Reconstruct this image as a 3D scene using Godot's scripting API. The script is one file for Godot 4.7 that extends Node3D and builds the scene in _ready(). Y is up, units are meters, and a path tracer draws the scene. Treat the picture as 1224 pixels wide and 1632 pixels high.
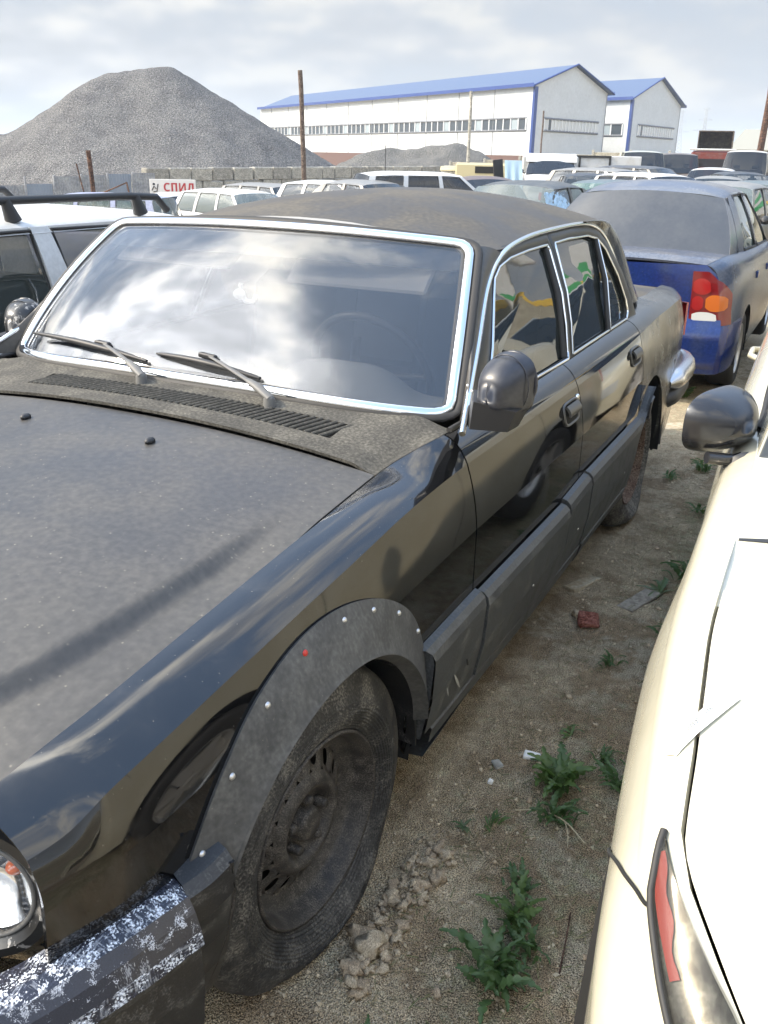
extends Node3D

# ---------------------------------------------------------------- mesh builder
class MB:
	var v := PackedVector3Array()
	var n := PackedVector3Array()
	var t := PackedVector2Array()
	var c := PackedColorArray()
	var ix := PackedInt32Array()
	var xf := Transform3D.IDENTITY

	func tri(a: int, b: int, d: int) -> void:
		var g := (v[d] - v[a]).cross(v[b] - v[a])
		if g.dot(n[a] + n[b] + n[d]) < 0.0:
			ix.append(a); ix.append(d); ix.append(b)
		else:
			ix.append(a); ix.append(b); ix.append(d)

	func pts(P: PackedVector3Array, nu: int, nv: int, hint := Vector3.ZERO, wrap := false) -> PackedVector3Array:
		var w := nu + 1
		var N := PackedVector3Array()
		N.resize(P.size())
		var total := Vector3.ZERO
		for j in nv + 1:
			for i in w:
				var i0 := i - 1
				var i1 := i + 1
				if wrap:
					if i0 < 0: i0 = nu - 1
					if i1 > nu: i1 = 1
				else:
					i0 = maxi(i0, 0); i1 = mini(i1, nu)
				var du := P[j * w + i1] - P[j * w + i0]
				var dv := P[mini(j + 1, nv) * w + i] - P[maxi(j - 1, 0) * w + i]
				var m := du.cross(dv)
				var l := m.length()
				m = m / l if l > 1e-12 else Vector3.ZERO
				N[j * w + i] = m
				total += m
		var s := -1.0 if total.dot(hint) < 0.0 else 1.0
		for k in N.size():
			var m := N[k] * s
			if m == Vector3.ZERO:
				m = N[k + 1] * s if k + 1 < N.size() and N[k + 1] != Vector3.ZERO else (hint.normalized() if hint != Vector3.ZERO else Vector3.UP)
			N[k] = m
		var b := v.size()
		for k in P.size():
			v.append(xf * P[k])
			n.append((xf.basis * N[k]).normalized())
			t.append(Vector2(float(k % w) / nu, float(k / w) / nv))
		for j in nv:
			for i in nu:
				var a := b + j * w + i
				if (v[a] - v[a + w + 1]).length_squared() > (v[a + 1] - v[a + w]).length_squared():
					tri(a, a + 1, a + w); tri(a + 1, a + w + 1, a + w)
				else:
					tri(a, a + 1, a + w + 1); tri(a, a + w + 1, a + w)
		return N

	func grid(fn: Callable, nu: int, nv: int, hint := Vector3.ZERO, wrap := false) -> void:
		var P := PackedVector3Array()
		for j in nv + 1:
			for i in nu + 1:
				P.append(fn.call(float(i) / nu, float(j) / nv))
		pts(P, nu, nv, hint, wrap)

	# a sheet with folded-in rims
	func panel(fn: Callable, nu: int, nv: int, hint: Vector3, d := 0.012) -> void:
		var P := PackedVector3Array()
		for j in nv + 1:
			for i in nu + 1:
				P.append(fn.call(float(i) / nu, float(j) / nv))
		var N := pts(P, nu, nv, hint)
		var w := nu + 1
		var A := PackedVector3Array(); var B := PackedVector3Array(); var C := PackedVector3Array(); var D := PackedVector3Array()
		for i in w:
			A.append(P[i]); C.append(P[nv * w + i])
		for i in w:
			A.append(P[i] - N[i] * d); C.append(P[nv * w + i] - N[nv * w + i] * d)
		for j in nv + 1:
			B.append(P[j * w]); D.append(P[j * w + nu])
		for j in nv + 1:
			B.append(P[j * w] - N[j * w] * d); D.append(P[j * w + nu] - N[j * w + nu] * d)
		pts(A, nu, 1); pts(C, nu, 1); pts(B, nv, 1); pts(D, nv, 1)

	func tube(path: Array, r, seg := 8, caps := true, flat := 1.0, up := Vector3.UP) -> void:
		var P := PackedVector3Array()
		var m := path.size()
		for k in m:
			var d: Vector3 = (path[mini(k + 1, m - 1)] - path[maxi(k - 1, 0)]).normalized()
			var side := d.cross(up)
			if side.length() < 0.05: side = d.cross(Vector3.RIGHT)
			side = side.normalized()
			var o := side.cross(d)
			var rr: float = r[k] if r is Array else r
			for i in seg + 1:
				var a := TAU * i / seg
				P.append(path[k] + side * cos(a) * rr + o * sin(a) * rr * flat)
		pts(P, seg, m - 1, Vector3.ZERO, true)
		if caps:
			for e in [0, m - 1]:
				var Q := PackedVector3Array()
				for i in seg + 1: Q.append(path[e])
				for i in seg + 1: Q.append(P[e * (seg + 1) + i])
				pts(Q, seg, 1, path[e] - path[1 if e == 0 else m - 2])

	# profile: array of Vector2(radius, height along local y)
	func lathe(profile: Array, at: Transform3D, seg := 24, sharp := false) -> void:
		var old := xf
		xf = xf * at
		if sharp:
			for k in profile.size() - 1:
				_lathe([profile[k], profile[k + 1]], seg)
		else:
			_lathe(profile, seg)
		xf = old

	func _lathe(profile: Array, seg: int) -> void:
		var P := PackedVector3Array()
		for q in profile:
			for i in seg + 1:
				var a := TAU * i / seg
				P.append(Vector3(cos(a) * q.x, q.y, sin(a) * q.x))
		pts(P, seg, profile.size() - 1, Vector3.ZERO, true)

	func quad(a: Vector3, b: Vector3, d: Vector3, e: Vector3) -> void:
		pts(PackedVector3Array([a, b, e, d]), 1, 1)

	func box(at: Vector3, size: Vector3, bevel := 0.0, rot := Basis.IDENTITY) -> void:
		var old := xf
		xf = xf * Transform3D(rot, at)
		var h := size * 0.5
		var bv := minf(bevel, minf(h.x, minf(h.y, h.z)) * 0.9)
		var k := h - Vector3(bv, bv, bv)
		for ax in 3:
			var u := Vector3.ZERO; var w := Vector3.ZERO; var o := Vector3.ZERO
			o[ax] = 1.0; u[(ax + 1) % 3] = 1.0; w[(ax + 2) % 3] = 1.0
			var ku := u * k[(ax + 1) % 3]; var kw := w * k[(ax + 2) % 3]
			for s in [-1.0, 1.0]:
				var f: Vector3 = o * h[ax] * s
				pts(PackedVector3Array([f - ku - kw, f + ku - kw, f - ku + kw, f + ku + kw]), 1, 1, f)
				if bv > 0.0:
					# the four edges round this face, half of them per axis
					for s2 in [-1.0, 1.0]:
						var g: Vector3 = u * h[(ax + 1) % 3] * s2
						var fu: Vector3 = f + ku * s2
						var go: Vector3 = g + o * k[ax] * s
						pts(PackedVector3Array([fu - kw, fu + kw, go - kw, go + kw]), 1, 1, f.normalized() + g.normalized())
		if bv > 0.0:
			for sx in [-1.0, 1.0]:
				for sy in [-1.0, 1.0]:
					for sz in [-1.0, 1.0]:
						var b := v.size()
						var nn := (xf.basis * Vector3(sx, sy, sz)).normalized()
						for q in [Vector3(h.x * sx, k.y * sy, k.z * sz), Vector3(k.x * sx, h.y * sy, k.z * sz), Vector3(k.x * sx, k.y * sy, h.z * sz)]:
							v.append(xf * q); n.append(nn); t.append(Vector2.ZERO)
						tri(b, b + 1, b + 2)
		xf = old

	# extruded outline in the local xy plane, thickness along z, centred
	func prism(poly: PackedVector2Array, thick: float, at: Transform3D, bevel := 0.0) -> void:
		var old := xf
		xf = xf * at
		var idx := Geometry2D.triangulate_polygon(poly)
		var h := thick * 0.5
		var inner := poly
		if bevel > 0.0:
			var off := Geometry2D.offset_polygon(poly, -bevel, Geometry2D.JOIN_MITER)
			if off.size() == 1 and off[0].size() == poly.size():
				inner = off[0]
				var best := 0
				for k in inner.size():
					if inner[k].distance_to(poly[0]) < inner[best].distance_to(poly[0]): best = k
				var rolled := PackedVector2Array()
				for k in inner.size(): rolled.append(inner[(best + k) % inner.size()])
				inner = rolled
			else:
				bevel = 0.0
		idx = Geometry2D.triangulate_polygon(inner)
		for s in [-1.0, 1.0]:
			var b := v.size()
			for p in inner:
				v.append(xf * Vector3(p.x, p.y, h * s)); n.append((xf.basis * Vector3(0, 0, s)).normalized()); t.append(p)
			for k in range(0, idx.size(), 3): tri(b + idx[k], b + idx[k + 1], b + idx[k + 2])
			if bevel > 0.0:
				for k in poly.size():
					var k2 := (k + 1) % poly.size()
					pts(PackedVector3Array([Vector3(inner[k].x, inner[k].y, h * s), Vector3(inner[k2].x, inner[k2].y, h * s), Vector3(poly[k].x, poly[k].y, (h - bevel) * s), Vector3(poly[k2].x, poly[k2].y, (h - bevel) * s)]), 1, 1)
		var hh := h - bevel
		for k in poly.size():
			var p := poly[k]; var q := poly[(k + 1) % poly.size()]
			pts(PackedVector3Array([Vector3(p.x, p.y, -hh), Vector3(q.x, q.y, -hh), Vector3(p.x, p.y, hh), Vector3(q.x, q.y, hh)]), 1, 1)
		xf = old

	# an uneven lump: stone, clod
	func lump(at: Vector3, r: Vector3, seed_: int, seg := 8, rough := 0.3, rot := Basis.IDENTITY) -> void:
		var ns := FastNoiseLite.new()
		ns.seed = seed_; ns.frequency = 0.9; ns.noise_type = FastNoiseLite.TYPE_SIMPLEX
		var P := PackedVector3Array()
		for j in seg / 2 + 1:
			var th := PI * j / (seg / 2)
			for i in seg + 1:
				var ph := TAU * (i % seg) / seg
				var d := Vector3(sin(th) * cos(ph), cos(th), sin(th) * sin(ph))
				var k := 1.0 + rough * ns.get_noise_3dv(d * 1.6) * 1.6
				P.append(at + rot * (d * k * r))
		pts(P, seg, seg / 2, Vector3.ZERO, true)

	func mesh(material: Material) -> ArrayMesh:
		var a := []
		a.resize(Mesh.ARRAY_MAX)
		a[Mesh.ARRAY_VERTEX] = v; a[Mesh.ARRAY_NORMAL] = n; a[Mesh.ARRAY_TEX_UV] = t; a[Mesh.ARRAY_INDEX] = ix
		if c.size() == v.size(): a[Mesh.ARRAY_COLOR] = c
		var m := ArrayMesh.new()
		m.add_surface_from_arrays(Mesh.PRIMITIVE_TRIANGLES, a)
		m.surface_set_material(0, material)
		return m


# ---------------------------------------------------------------- scene helpers
var M := {}
var taken := {}

func numbered(called: String) -> String:
	if not taken.has(called):
		taken[called] = 0
		return called
	taken[called] += 1
	return "%s_%03d" % [called, taken[called]]

func tag(o: Node, label: String, category: String, group := "", kind := "") -> Node:
	o.set_meta("label", label)
	if category != "": o.set_meta("category", category)
	if group != "": o.set_meta("group", group)
	if kind != "": o.set_meta("kind", kind)
	return o

func thing(called: String, label: String, category: String, at := Vector3.ZERO, turn := 0.0, group := "") -> Node3D:
	var o := Node3D.new()
	o.name = numbered(called)
	add_child(o)
	o.position = at
	o.rotation.y = turn
	tag(o, label, category, group)
	return o

# commit a builder whose coordinates are in the frame of the thing (or its parent part, which sits at the thing's origin)
func put(mb: MB, called: String, material: Material, parent: Node) -> MeshInstance3D:
	var o := MeshInstance3D.new()
	o.mesh = mb.mesh(material)
	if parent == self:
		o.name = numbered(called)
	else:
		o.name = called
	parent.add_child(o, true)
	return o

func place(mesh: Mesh, called: String, parent: Node, xf: Transform3D) -> MeshInstance3D:
	var o := MeshInstance3D.new()
	o.mesh = mesh
	o.name = called if parent != self else numbered(called)
	parent.add_child(o, true)
	o.transform = xf
	return o

func node(called: String, parent: Node) -> Node3D:
	var o := Node3D.new()
	o.name = called
	parent.add_child(o, true)
	return o

func herm(T: Array, x: float, col: int) -> float:
	var m := T.size()
	if x <= T[0][0]: return T[0][col]
	if x >= T[m - 1][0]: return T[m - 1][col]
	var k := 0
	while T[k + 1][0] < x: k += 1
	var x0: float = T[k][0]; var x1: float = T[k + 1][0]
	var y0: float = T[k][col]; var y1: float = T[k + 1][col]
	var h := x1 - x0
	var d := (y1 - y0) / h
	var d0 := d; var d1 := d
	if k > 0:
		var e: float = (y0 - T[k - 1][col]) / (x0 - T[k - 1][0])
		d0 = 0.0 if e * d <= 0.0 else 2.0 * e * d / (e + d)
	if k + 2 < m:
		var e: float = (T[k + 2][col] - y1) / (T[k + 2][0] - x1)
		d1 = 0.0 if e * d <= 0.0 else 2.0 * e * d / (e + d)
	var s := (x - x0) / h
	return y0 * (2 * s * s * s - 3 * s * s + 1) + h * d0 * (s * s * s - 2 * s * s + s) + y1 * (3 * s * s - 2 * s * s * s) + h * d1 * (s * s * s - s * s)

# smooth curve through points, resampled
func curve(p: Array, per := 6, closed := false) -> Array:
	var out := []
	var m := p.size()
	var spans := m if closed else m - 1
	for k in spans:
		var a: Vector3 = p[(k - 1 + m) % m] if closed or k > 0 else p[0] * 2.0 - p[1]
		var b: Vector3 = p[k]
		var d: Vector3 = p[(k + 1) % m]
		var e: Vector3 = p[(k + 2) % m] if closed or k + 2 < m else p[m - 1] * 2.0 - p[m - 2]
		for i in per:
			out.append(b.cubic_interpolate(d, a, e, float(i) / per))
	out.append(p[0] if closed else p[m - 1])
	return out

func along(path: Array, t: float) -> Vector3:
	var f := clampf(t, 0.0, 1.0) * (path.size() - 1)
	var k := mini(int(f), path.size() - 2)
	return path[k].lerp(path[k + 1], f - k)

func mirror_x(path: Array) -> Array:
	return path.map(func(p): return Vector3(-p.x, p.y, p.z))

func sm(a: float, b: float, x: float) -> float:
	var q := clampf((x - a) / (b - a), 0.0, 1.0)
	return q * q * (3.0 - 2.0 * q)

# ---------------------------------------------------------------- materials
func lin(r: float, g: float, b: float) -> Color:
	return Color(r, g, b).linear_to_srgb()

func mat(key: String, col: Color, rough := 0.6, metal := 0.0, spec := 0.5) -> StandardMaterial3D:
	var m := StandardMaterial3D.new()
	m.resource_name = key
	m.albedo_color = col
	m.roughness = rough
	m.metallic = metal
	m.metallic_specular = spec
	M[key] = m
	return m

func glass(key: String, col: Color, alpha: float, spec := 0.5, rough := 0.02) -> StandardMaterial3D:
	var m := mat(key, Color(col.r, col.g, col.b, alpha), rough, 0.0, spec)
	m.transparency = BaseMaterial3D.TRANSPARENCY_ALPHA
	return m

func noise_img(size: int, freq: float, seed_: int, oct := 4, gain := 0.5, kind := FastNoiseLite.TYPE_SIMPLEX_SMOOTH) -> Image:
	var ns := FastNoiseLite.new()
	ns.seed = seed_; ns.noise_type = kind; ns.frequency = freq
	ns.fractal_octaves = oct; ns.fractal_gain = gain
	return ns.get_seamless_image(size, size, false, false, 0.15, true)

func tex(im: Image) -> ImageTexture:
	im.generate_mipmaps()
	return ImageTexture.create_from_image(im)

# a surface of two substances mixed by layered noise, with roughness following the mix
# specks: share of tiny light specks; returns the material
func mixed(key: String, ca: Color, cb: Color, ra: float, rb: float, lo: float, hi: float, metres: float, seed_: int, size := 512, grain := 0.25, metal := 0.0, spec := 0.5, f := 0.008, specks := 0.0, speck_col := Color(0.6, 0.57, 0.5)) -> StandardMaterial3D:
	var big := noise_img(size, f, seed_, 5, 0.55)
	var fine := noise_img(size, 0.12, seed_ + 7, 3, 0.6)
	var im := Image.create(size, size, false, Image.FORMAT_RGB8)
	var rg := Image.create(size, size, false, Image.FORMAT_L8)
	var rnd := RandomNumberGenerator.new()
	rnd.seed = seed_ * 31 + 5
	for y in size:
		for x in size:
			var g := fine.get_pixel(x, y).r - 0.5
			var k := sm(lo, hi, big.get_pixel(x, y).r + g * grain)
			var col := ca.lerp(cb, k)
			var q := 1.0 + g * grain * 1.6
			if specks > 0.0 and rnd.randf() < specks:
				col = col.lerp(speck_col, rnd.randf_range(0.3, 0.9))
				k = 1.0
			im.set_pixel(x, y, Color(col.r * q, col.g * q, col.b * q))
			rg.set_pixel(x, y, Color.from_hsv(0, 0, lerpf(ra, rb, k)))
	var m := mat(key, Color.WHITE, 1.0, metal, spec)
	m.albedo_texture = tex(im)
	if size > 256: m.roughness_texture = tex(rg)
	else: m.roughness = lerpf(ra, rb, 0.45)
	m.uv1_triplanar = true
	m.uv1_world_triplanar = true
	m.uv1_scale = Vector3.ONE / metres
	return m

func relief(m: StandardMaterial3D, im: Image, centimetres: float) -> StandardMaterial3D:
	m.heightmap_enabled = true
	m.heightmap_texture = tex(im)
	m.heightmap_scale = centimetres
	return m

# ---------------------------------------------------------------- light and air
const SUN := Vector3(-0.682, 0.643, 0.345)

func sky_image() -> Image:
	var w := 1536; var h := 768
	var im := Image.create(w, h, false, Image.FORMAT_RGBF)
	var a := FastNoiseLite.new(); a.seed = 11; a.frequency = 0.55; a.fractal_octaves = 5; a.fractal_gain = 0.52
	a.domain_warp_enabled = true; a.domain_warp_amplitude = 0.5; a.domain_warp_frequency = 0.5
	var b := FastNoiseLite.new(); b.seed = 5; b.frequency = 2.2; b.fractal_octaves = 4; b.fractal_gain = 0.6
	var s := SUN.normalized()
	for y in h:
		var th := PI * (y + 0.5) / h
		var el := cos(th); var ce := sin(th)
		for x in w:
			var ph := TAU * (x + 0.5) / w
			var d := Vector3(sin(ph) * ce, el, -cos(ph) * ce)
			var up := maxf(el, 0.0)
			var k := 1.0 / (up + 0.16)
			var q := Vector3(d.x * k, 0.0, d.z * k)
			var n1 := a.get_noise_3d(q.x, 3.0, q.z)
			var n2 := b.get_noise_3d(q.x, 7.0, q.z)
			var cosa := d.dot(s)
			var glow := exp(-(1.0 - cosa) / 0.075)
			var wide := exp(-(1.0 - cosa) / 0.45)
			# clear air: blue overhead, pale low down
			var air := Color(0.24, 0.37, 0.60).lerp(Color(0.56, 0.61, 0.66), pow(1.0 - up, 2.6))
			air += Color(0.40, 0.36, 0.28) * (wide * 0.25 + glow * 0.8)
			# broken cloud: a thin veil low down, banks towards the sun, clear gaps overhead
			var cover := sm(-0.30, 0.40, n1 + 0.40 * n2 + 0.70 * (wide - 0.40) + 0.40 * pow(1.0 - up, 3.0) - 0.75 * sm(0.80, 0.93, up))
			var lit := 0.66 + 0.24 * sm(-0.3, 0.5, n2 * 0.7 + n1 * 0.5)
			var cl := Color(0.80, 0.82, 0.86).lerp(Color(0.98, 0.94, 0.85), sm(-0.1, 0.5, n2 + 0.3 * n1)) * lit
			cl *= 1.0 + 2.4 * pow(wide, 1.6) * (0.5 + 0.8 * sm(-0.4, 0.4, n2)) + 2.5 * glow
			var c := air.lerp(cl, cover * 0.88)
			c = c.lerp(Color(0.66, 0.68, 0.70), 0.50 * pow(1.0 - up, 4.0))
			c *= lerpf(0.44, 1.27, sm(0.12, 0.55, up))
			if el < 0.0:
				c = c.lerp(Color(0.30, 0.28, 0.25), clampf(-el * 6.0, 0, 1))
			im.set_pixel(x, y, c)
	return im

func light_and_camera() -> void:
	var cam := Camera3D.new()
	cam.name = "camera"
	add_child(cam)
	var fw := Vector3(-0.42172855, -0.3627754, -0.83098678)
	var right := Vector3(0.88786839, 0.02069728, -0.45963175)
	var up := Vector3(-0.18394226, 0.93164673, -0.31336818)
	cam.transform = Transform3D(Basis(right, up, -fw), Vector3(1.65001, 1.58114, 1.30609))
	cam.fov = 58.541
	cam.near = 0.02
	cam.far = 2500.0
	cam.current = true
	var we := WorldEnvironment.new()
	we.name = "world_environment"
	var e := Environment.new()
	e.background_mode = Environment.BG_SKY
	var sk := Sky.new()
	var pm := PanoramaSkyMaterial.new()
	pm.panorama = ImageTexture.create_from_image(sky_image())
	pm.energy_multiplier = 1.0
	sk.sky_material = pm
	e.sky = sk
	e.tonemap_mode = Environment.TONE_MAPPER_LINEAR
	e.tonemap_exposure = 2.35
	e.fog_enabled = true
	e.fog_density = 0.0008
	e.fog_light_color = Color(0.80, 0.84, 0.88)
	e.sdfgi_enabled = true
	e.ssao_enabled = true
	e.ssil_enabled = true
	we.environment = e
	add_child(we)
	var sun := DirectionalLight3D.new()
	sun.name = "sun"
	sun.light_energy = 0.8
	sun.light_color = Color(1.0, 0.93, 0.82)
	sun.light_angular_distance = 3.0
	sun.shadow_enabled = true
	add_child(sun)
	sun.look_at_from_position(Vector3.ZERO, -SUN, Vector3.UP)
	env = e

var env: Environment

func materials() -> void:
	mat("black", lin(0.006, 0.006, 0.006), 0.9)
	mat("black_plastic", lin(0.018, 0.018, 0.019), 0.5)
	mat("rubber", lin(0.022, 0.021, 0.020), 0.65)
	mat("chrome", lin(0.72, 0.73, 0.74), 0.09, 1.0)
	mat("chrome_dull", lin(0.55, 0.55, 0.56), 0.24, 1.0)
	mat("mirror", lin(0.8, 0.82, 0.84), 0.02, 1.0)
	mat("white_drop", lin(0.7, 0.7, 0.68), 0.5)
	mat("rivet", lin(0.55, 0.55, 0.55), 0.35, 0.8)
	mat("rivet_red", lin(0.45, 0.03, 0.02), 0.4)
	mat("handle_plastic", lin(0.05, 0.05, 0.048), 0.35)
	mat("wiper_grey", lin(0.12, 0.118, 0.112), 0.55)
	mat("lamp_red", lin(0.30, 0.012, 0.012), 0.10)
	mat("amber", lin(0.60, 0.11, 0.02), 0.15)
	mat("dash", lin(0.16, 0.16, 0.15), 0.8)
	mat("headliner", lin(0.30, 0.29, 0.27), 0.9)
	mat("seat", lin(0.05, 0.055, 0.07), 0.9)
	glass("windscreen", lin(0.050, 0.056, 0.066), 0.20, 0.70, 0.03)
	glass("windscreen_inner", lin(0.022, 0.028, 0.036), 0.45, 0.70, 0.02)
	glass("tint_band", lin(0.008, 0.009, 0.011), 0.9, 0.5, 0.05)
	glass("side_glass", lin(0.012, 0.016, 0.015), 0.86, 0.70, 0.02)
	glass("clear_lens", lin(0.5, 0.5, 0.5), 0.06, 0.6, 0.04)
	var black := lin(0.0065, 0.0068, 0.0075); var dust := lin(0.15, 0.14, 0.12)
	var brown := lin(0.105, 0.092, 0.070)
	var a := mixed("volga_side", lin(0.004, 0.0042, 0.0048), lin(0.020, 0.019, 0.018), 0.045, 0.16, 0.50, 1.05, 0.9, 3, 512, 0.18, 0.0, 0.62, 0.010, 0.0012)
	a = mixed("volga_dusty", lin(0.030, 0.030, 0.028), lin(0.078, 0.074, 0.063), 0.12, 0.30, 0.10, 0.95, 0.8, 8, 512, 0.25, 0.0, 0.6, 0.008, 0.002)
	a = mixed("volga_top", lin(0.042, 0.040, 0.038), lin(0.070, 0.065, 0.057), 0.34, 0.46, 0.10, 0.95, 1.5, 13, 512, 0.20, 0.0, 0.48, 0.007, 0.003)
	a = mixed("volga_roof", lin(0.046, 0.040, 0.032), lin(0.092, 0.080, 0.060), 0.45, 0.66, 0.10, 0.90, 1.4, 21, 512, 0.25, 0.0, 0.4, 0.006, 0.003)
	mat("volga_frame", lin(0.020, 0.020, 0.019), 0.38)
	a = mixed("cowl", lin(0.056, 0.053, 0.046), lin(0.100, 0.094, 0.080), 0.75, 0.95, 0.15, 0.9, 0.7, 31, 512, 0.40, 0.0, 0.3, 0.010, 0.008, lin(0.35, 0.33, 0.29))
	a = mixed("flare", lin(0.045, 0.046, 0.048), lin(0.080, 0.080, 0.078), 0.45, 0.62, 0.3, 0.8, 0.4, 35, 256, 0.3, 0.0, 0.5, 0.02, 0.001)
	a = mixed("cladding", lin(0.048, 0.052, 0.056), lin(0.100, 0.103, 0.101), 0.42, 0.66, 0.40, 0.95, 0.7, 41, 512, 0.3, 0.0, 0.5, 0.012, 0.002)
	a = mixed("cladding_dark", lin(0.030, 0.036, 0.044), lin(0.085, 0.088, 0.088), 0.42, 0.70, 0.45, 0.8, 0.6, 45, 512, 0.3, 0.0, 0.5, 0.010, 0.002)
	a = mixed("black_plastic_worn", lin(0.016, 0.016, 0.017), lin(0.075, 0.073, 0.068), 0.35, 0.65, 0.58, 0.85, 0.35, 51, 512, 0.5, 0.0, 0.5, 0.015, 0.004)
	a = mixed("mirror_shell", lin(0.016, 0.018, 0.026), lin(0.038, 0.038, 0.040), 0.26, 0.42, 0.35, 0.85, 0.5, 55, 256, 0.25, 0.0, 0.5, 0.012)
	a = mixed("mirror_scuffed", lin(0.020, 0.020, 0.020), lin(0.55, 0.53, 0.50), 0.28, 0.5, 0.735, 0.76, 0.22, 58, 512, 0.22, 0.0, 0.5, 0.012)
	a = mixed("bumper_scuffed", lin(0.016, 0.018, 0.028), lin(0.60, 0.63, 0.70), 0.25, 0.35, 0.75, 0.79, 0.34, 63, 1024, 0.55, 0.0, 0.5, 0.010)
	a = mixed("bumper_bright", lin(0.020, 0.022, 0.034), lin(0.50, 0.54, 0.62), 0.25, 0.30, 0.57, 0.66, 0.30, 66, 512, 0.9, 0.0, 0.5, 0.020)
	a = mixed("rim_black", lin(0.034, 0.031, 0.029), lin(0.105, 0.095, 0.082), 0.42, 0.8, 0.40, 0.85, 0.25, 71, 512, 0.7, 0.0, 0.4, 0.015, 0.006)
	a = mixed("rim_rust", lin(0.12, 0.075, 0.055), lin(0.22, 0.165, 0.125), 0.75, 0.95, 0.35, 0.75, 0.25, 73, 256, 0.7, 0.0, 0.3, 0.02)
	a = mixed("tyre", lin(0.028, 0.028, 0.029), lin(0.125, 0.118, 0.104), 0.50, 0.90, 0.42, 0.88, 0.45, 77, 512, 0.7, 0.0, 0.4, 0.010, 0.006)
	a = mixed("tyre_dusty", lin(0.075, 0.070, 0.062), lin(0.18, 0.166, 0.14), 0.8, 0.95, 0.30, 0.75, 0.45, 79, 256, 0.6, 0.0, 0.3, 0.02)

# ================================================================ the black sedan (axes of the world: front to +z, its left side to +x)
# stations along the body: distance behind the front axle, then x,y of the shoulder's inner edge, x,y of the upper crease, x,y of the lower crease, x at half height, x at the sill
const SEC := [
	[-0.74, 0.690, 0.735, 0.775, 0.690, 0.792, 0.600, 0.780, 0.750],
	[-0.62, 0.720, 0.770, 0.826, 0.716, 0.846, 0.635, 0.838, 0.800],
	[-0.55, 0.732, 0.788, 0.850, 0.755, 0.870, 0.655, 0.864, 0.830],
	[-0.46, 0.740, 0.803, 0.860, 0.776, 0.884, 0.668, 0.880, 0.850],
	[-0.32, 0.746, 0.825, 0.868, 0.800, 0.892, 0.682, 0.890, 0.860],
	[-0.15, 0.748, 0.846, 0.871, 0.821, 0.897, 0.692, 0.895, 0.865],
	[0.10, 0.747, 0.872, 0.870, 0.846, 0.899, 0.700, 0.898, 0.870],
	[0.35, 0.740, 0.892, 0.867, 0.869, 0.900, 0.707, 0.899, 0.872],
	[0.48, 0.735, 0.901, 0.866, 0.876, 0.900, 0.711, 0.899, 0.872],
	[0.60, 0.768, 0.928, 0.865, 0.880, 0.900, 0.714, 0.899, 0.872],
	[0.69, 0.800, 0.947, 0.865, 0.882, 0.900, 0.716, 0.899, 0.872],
	[1.10, 0.802, 0.948, 0.866, 0.882, 0.900, 0.718, 0.899, 0.872],
	[1.60, 0.802, 0.952, 0.866, 0.884, 0.900, 0.720, 0.899, 0.872],
	[2.10, 0.800, 0.962, 0.866, 0.895, 0.900, 0.725, 0.898, 0.870],
	[2.60, 0.790, 0.972, 0.862, 0.920, 0.897, 0.732, 0.895, 0.868],
	[3.00, 0.772, 0.980, 0.852, 0.938, 0.888, 0.736, 0.886, 0.862],
	[3.40, 0.742, 0.978, 0.836, 0.938, 0.872, 0.738, 0.870, 0.850],
	[3.75, 0.716, 0.965, 0.804, 0.918, 0.840, 0.735, 0.838, 0.820],
	[3.97, 0.690, 0.948, 0.768, 0.895, 0.802, 0.725, 0.800, 0.780],
]

func arch_y(z: float, zc: float, yc: float, r: float, low: float) -> float:
	var d := absf(z - zc)
	return low if d >= r else maxf(low, yc + sqrt(r * r - d * d))

func skin_x(s: float, y: float) -> float:
	var y2 := herm(SEC, s, 4); var y3 := herm(SEC, s, 6)
	var x2 := herm(SEC, s, 3); var x3 := herm(SEC, s, 5)
	if y >= y3:
		var q := clampf((y - y3) / (y2 - y3), 0.0, 1.0)
		return lerpf(x3, x2, q) + 0.006 * 4.0 * q * (1.0 - q)
	var x4 := herm(SEC, s, 7); var x5 := herm(SEC, s, 8)
	if y >= 0.5:
		return lerpf(x4, x3, (y - 0.5) / (y3 - 0.5))
	var w := (0.5 - y) / 0.26
	return lerpf(x4, x5, w * w)

func side_panel(mb: MB, s0: float, s1: float, sg: float, low: Callable, nu: int, d := 0.012) -> void:
	var hint := Vector3(sg, 0.3, 0)
	mb.panel(func(u: float, v: float):
		var s := lerpf(s0, s1, u)
		var a := Vector2(herm(SEC, s, 1), herm(SEC, s, 2)); var b := Vector2(herm(SEC, s, 3), herm(SEC, s, 4))
		var p: Vector2 = a.lerp(b, v) + Vector2(0.35, 1.0) * 0.011 * 4.0 * v * (1.0 - v)
		return Vector3(p.x * sg, p.y, -s), nu, 8, hint, d)
	mb.panel(func(u: float, v: float):
		var s := lerpf(s0, s1, u)
		var y := lerpf(herm(SEC, s, 4), herm(SEC, s, 6), v)
		return Vector3(skin_x(s, y) * sg, y, -s), nu, 6, hint, d)
	mb.panel(func(u: float, v: float):
		var s := lerpf(s0, s1, u)
		var y3 := herm(SEC, s, 6)
		var y := lerpf(y3, minf(y3 - 0.002, low.call(-s)), v)
		return Vector3(skin_x(s, y) * sg, y, -s), nu, 8, hint, d)

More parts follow.
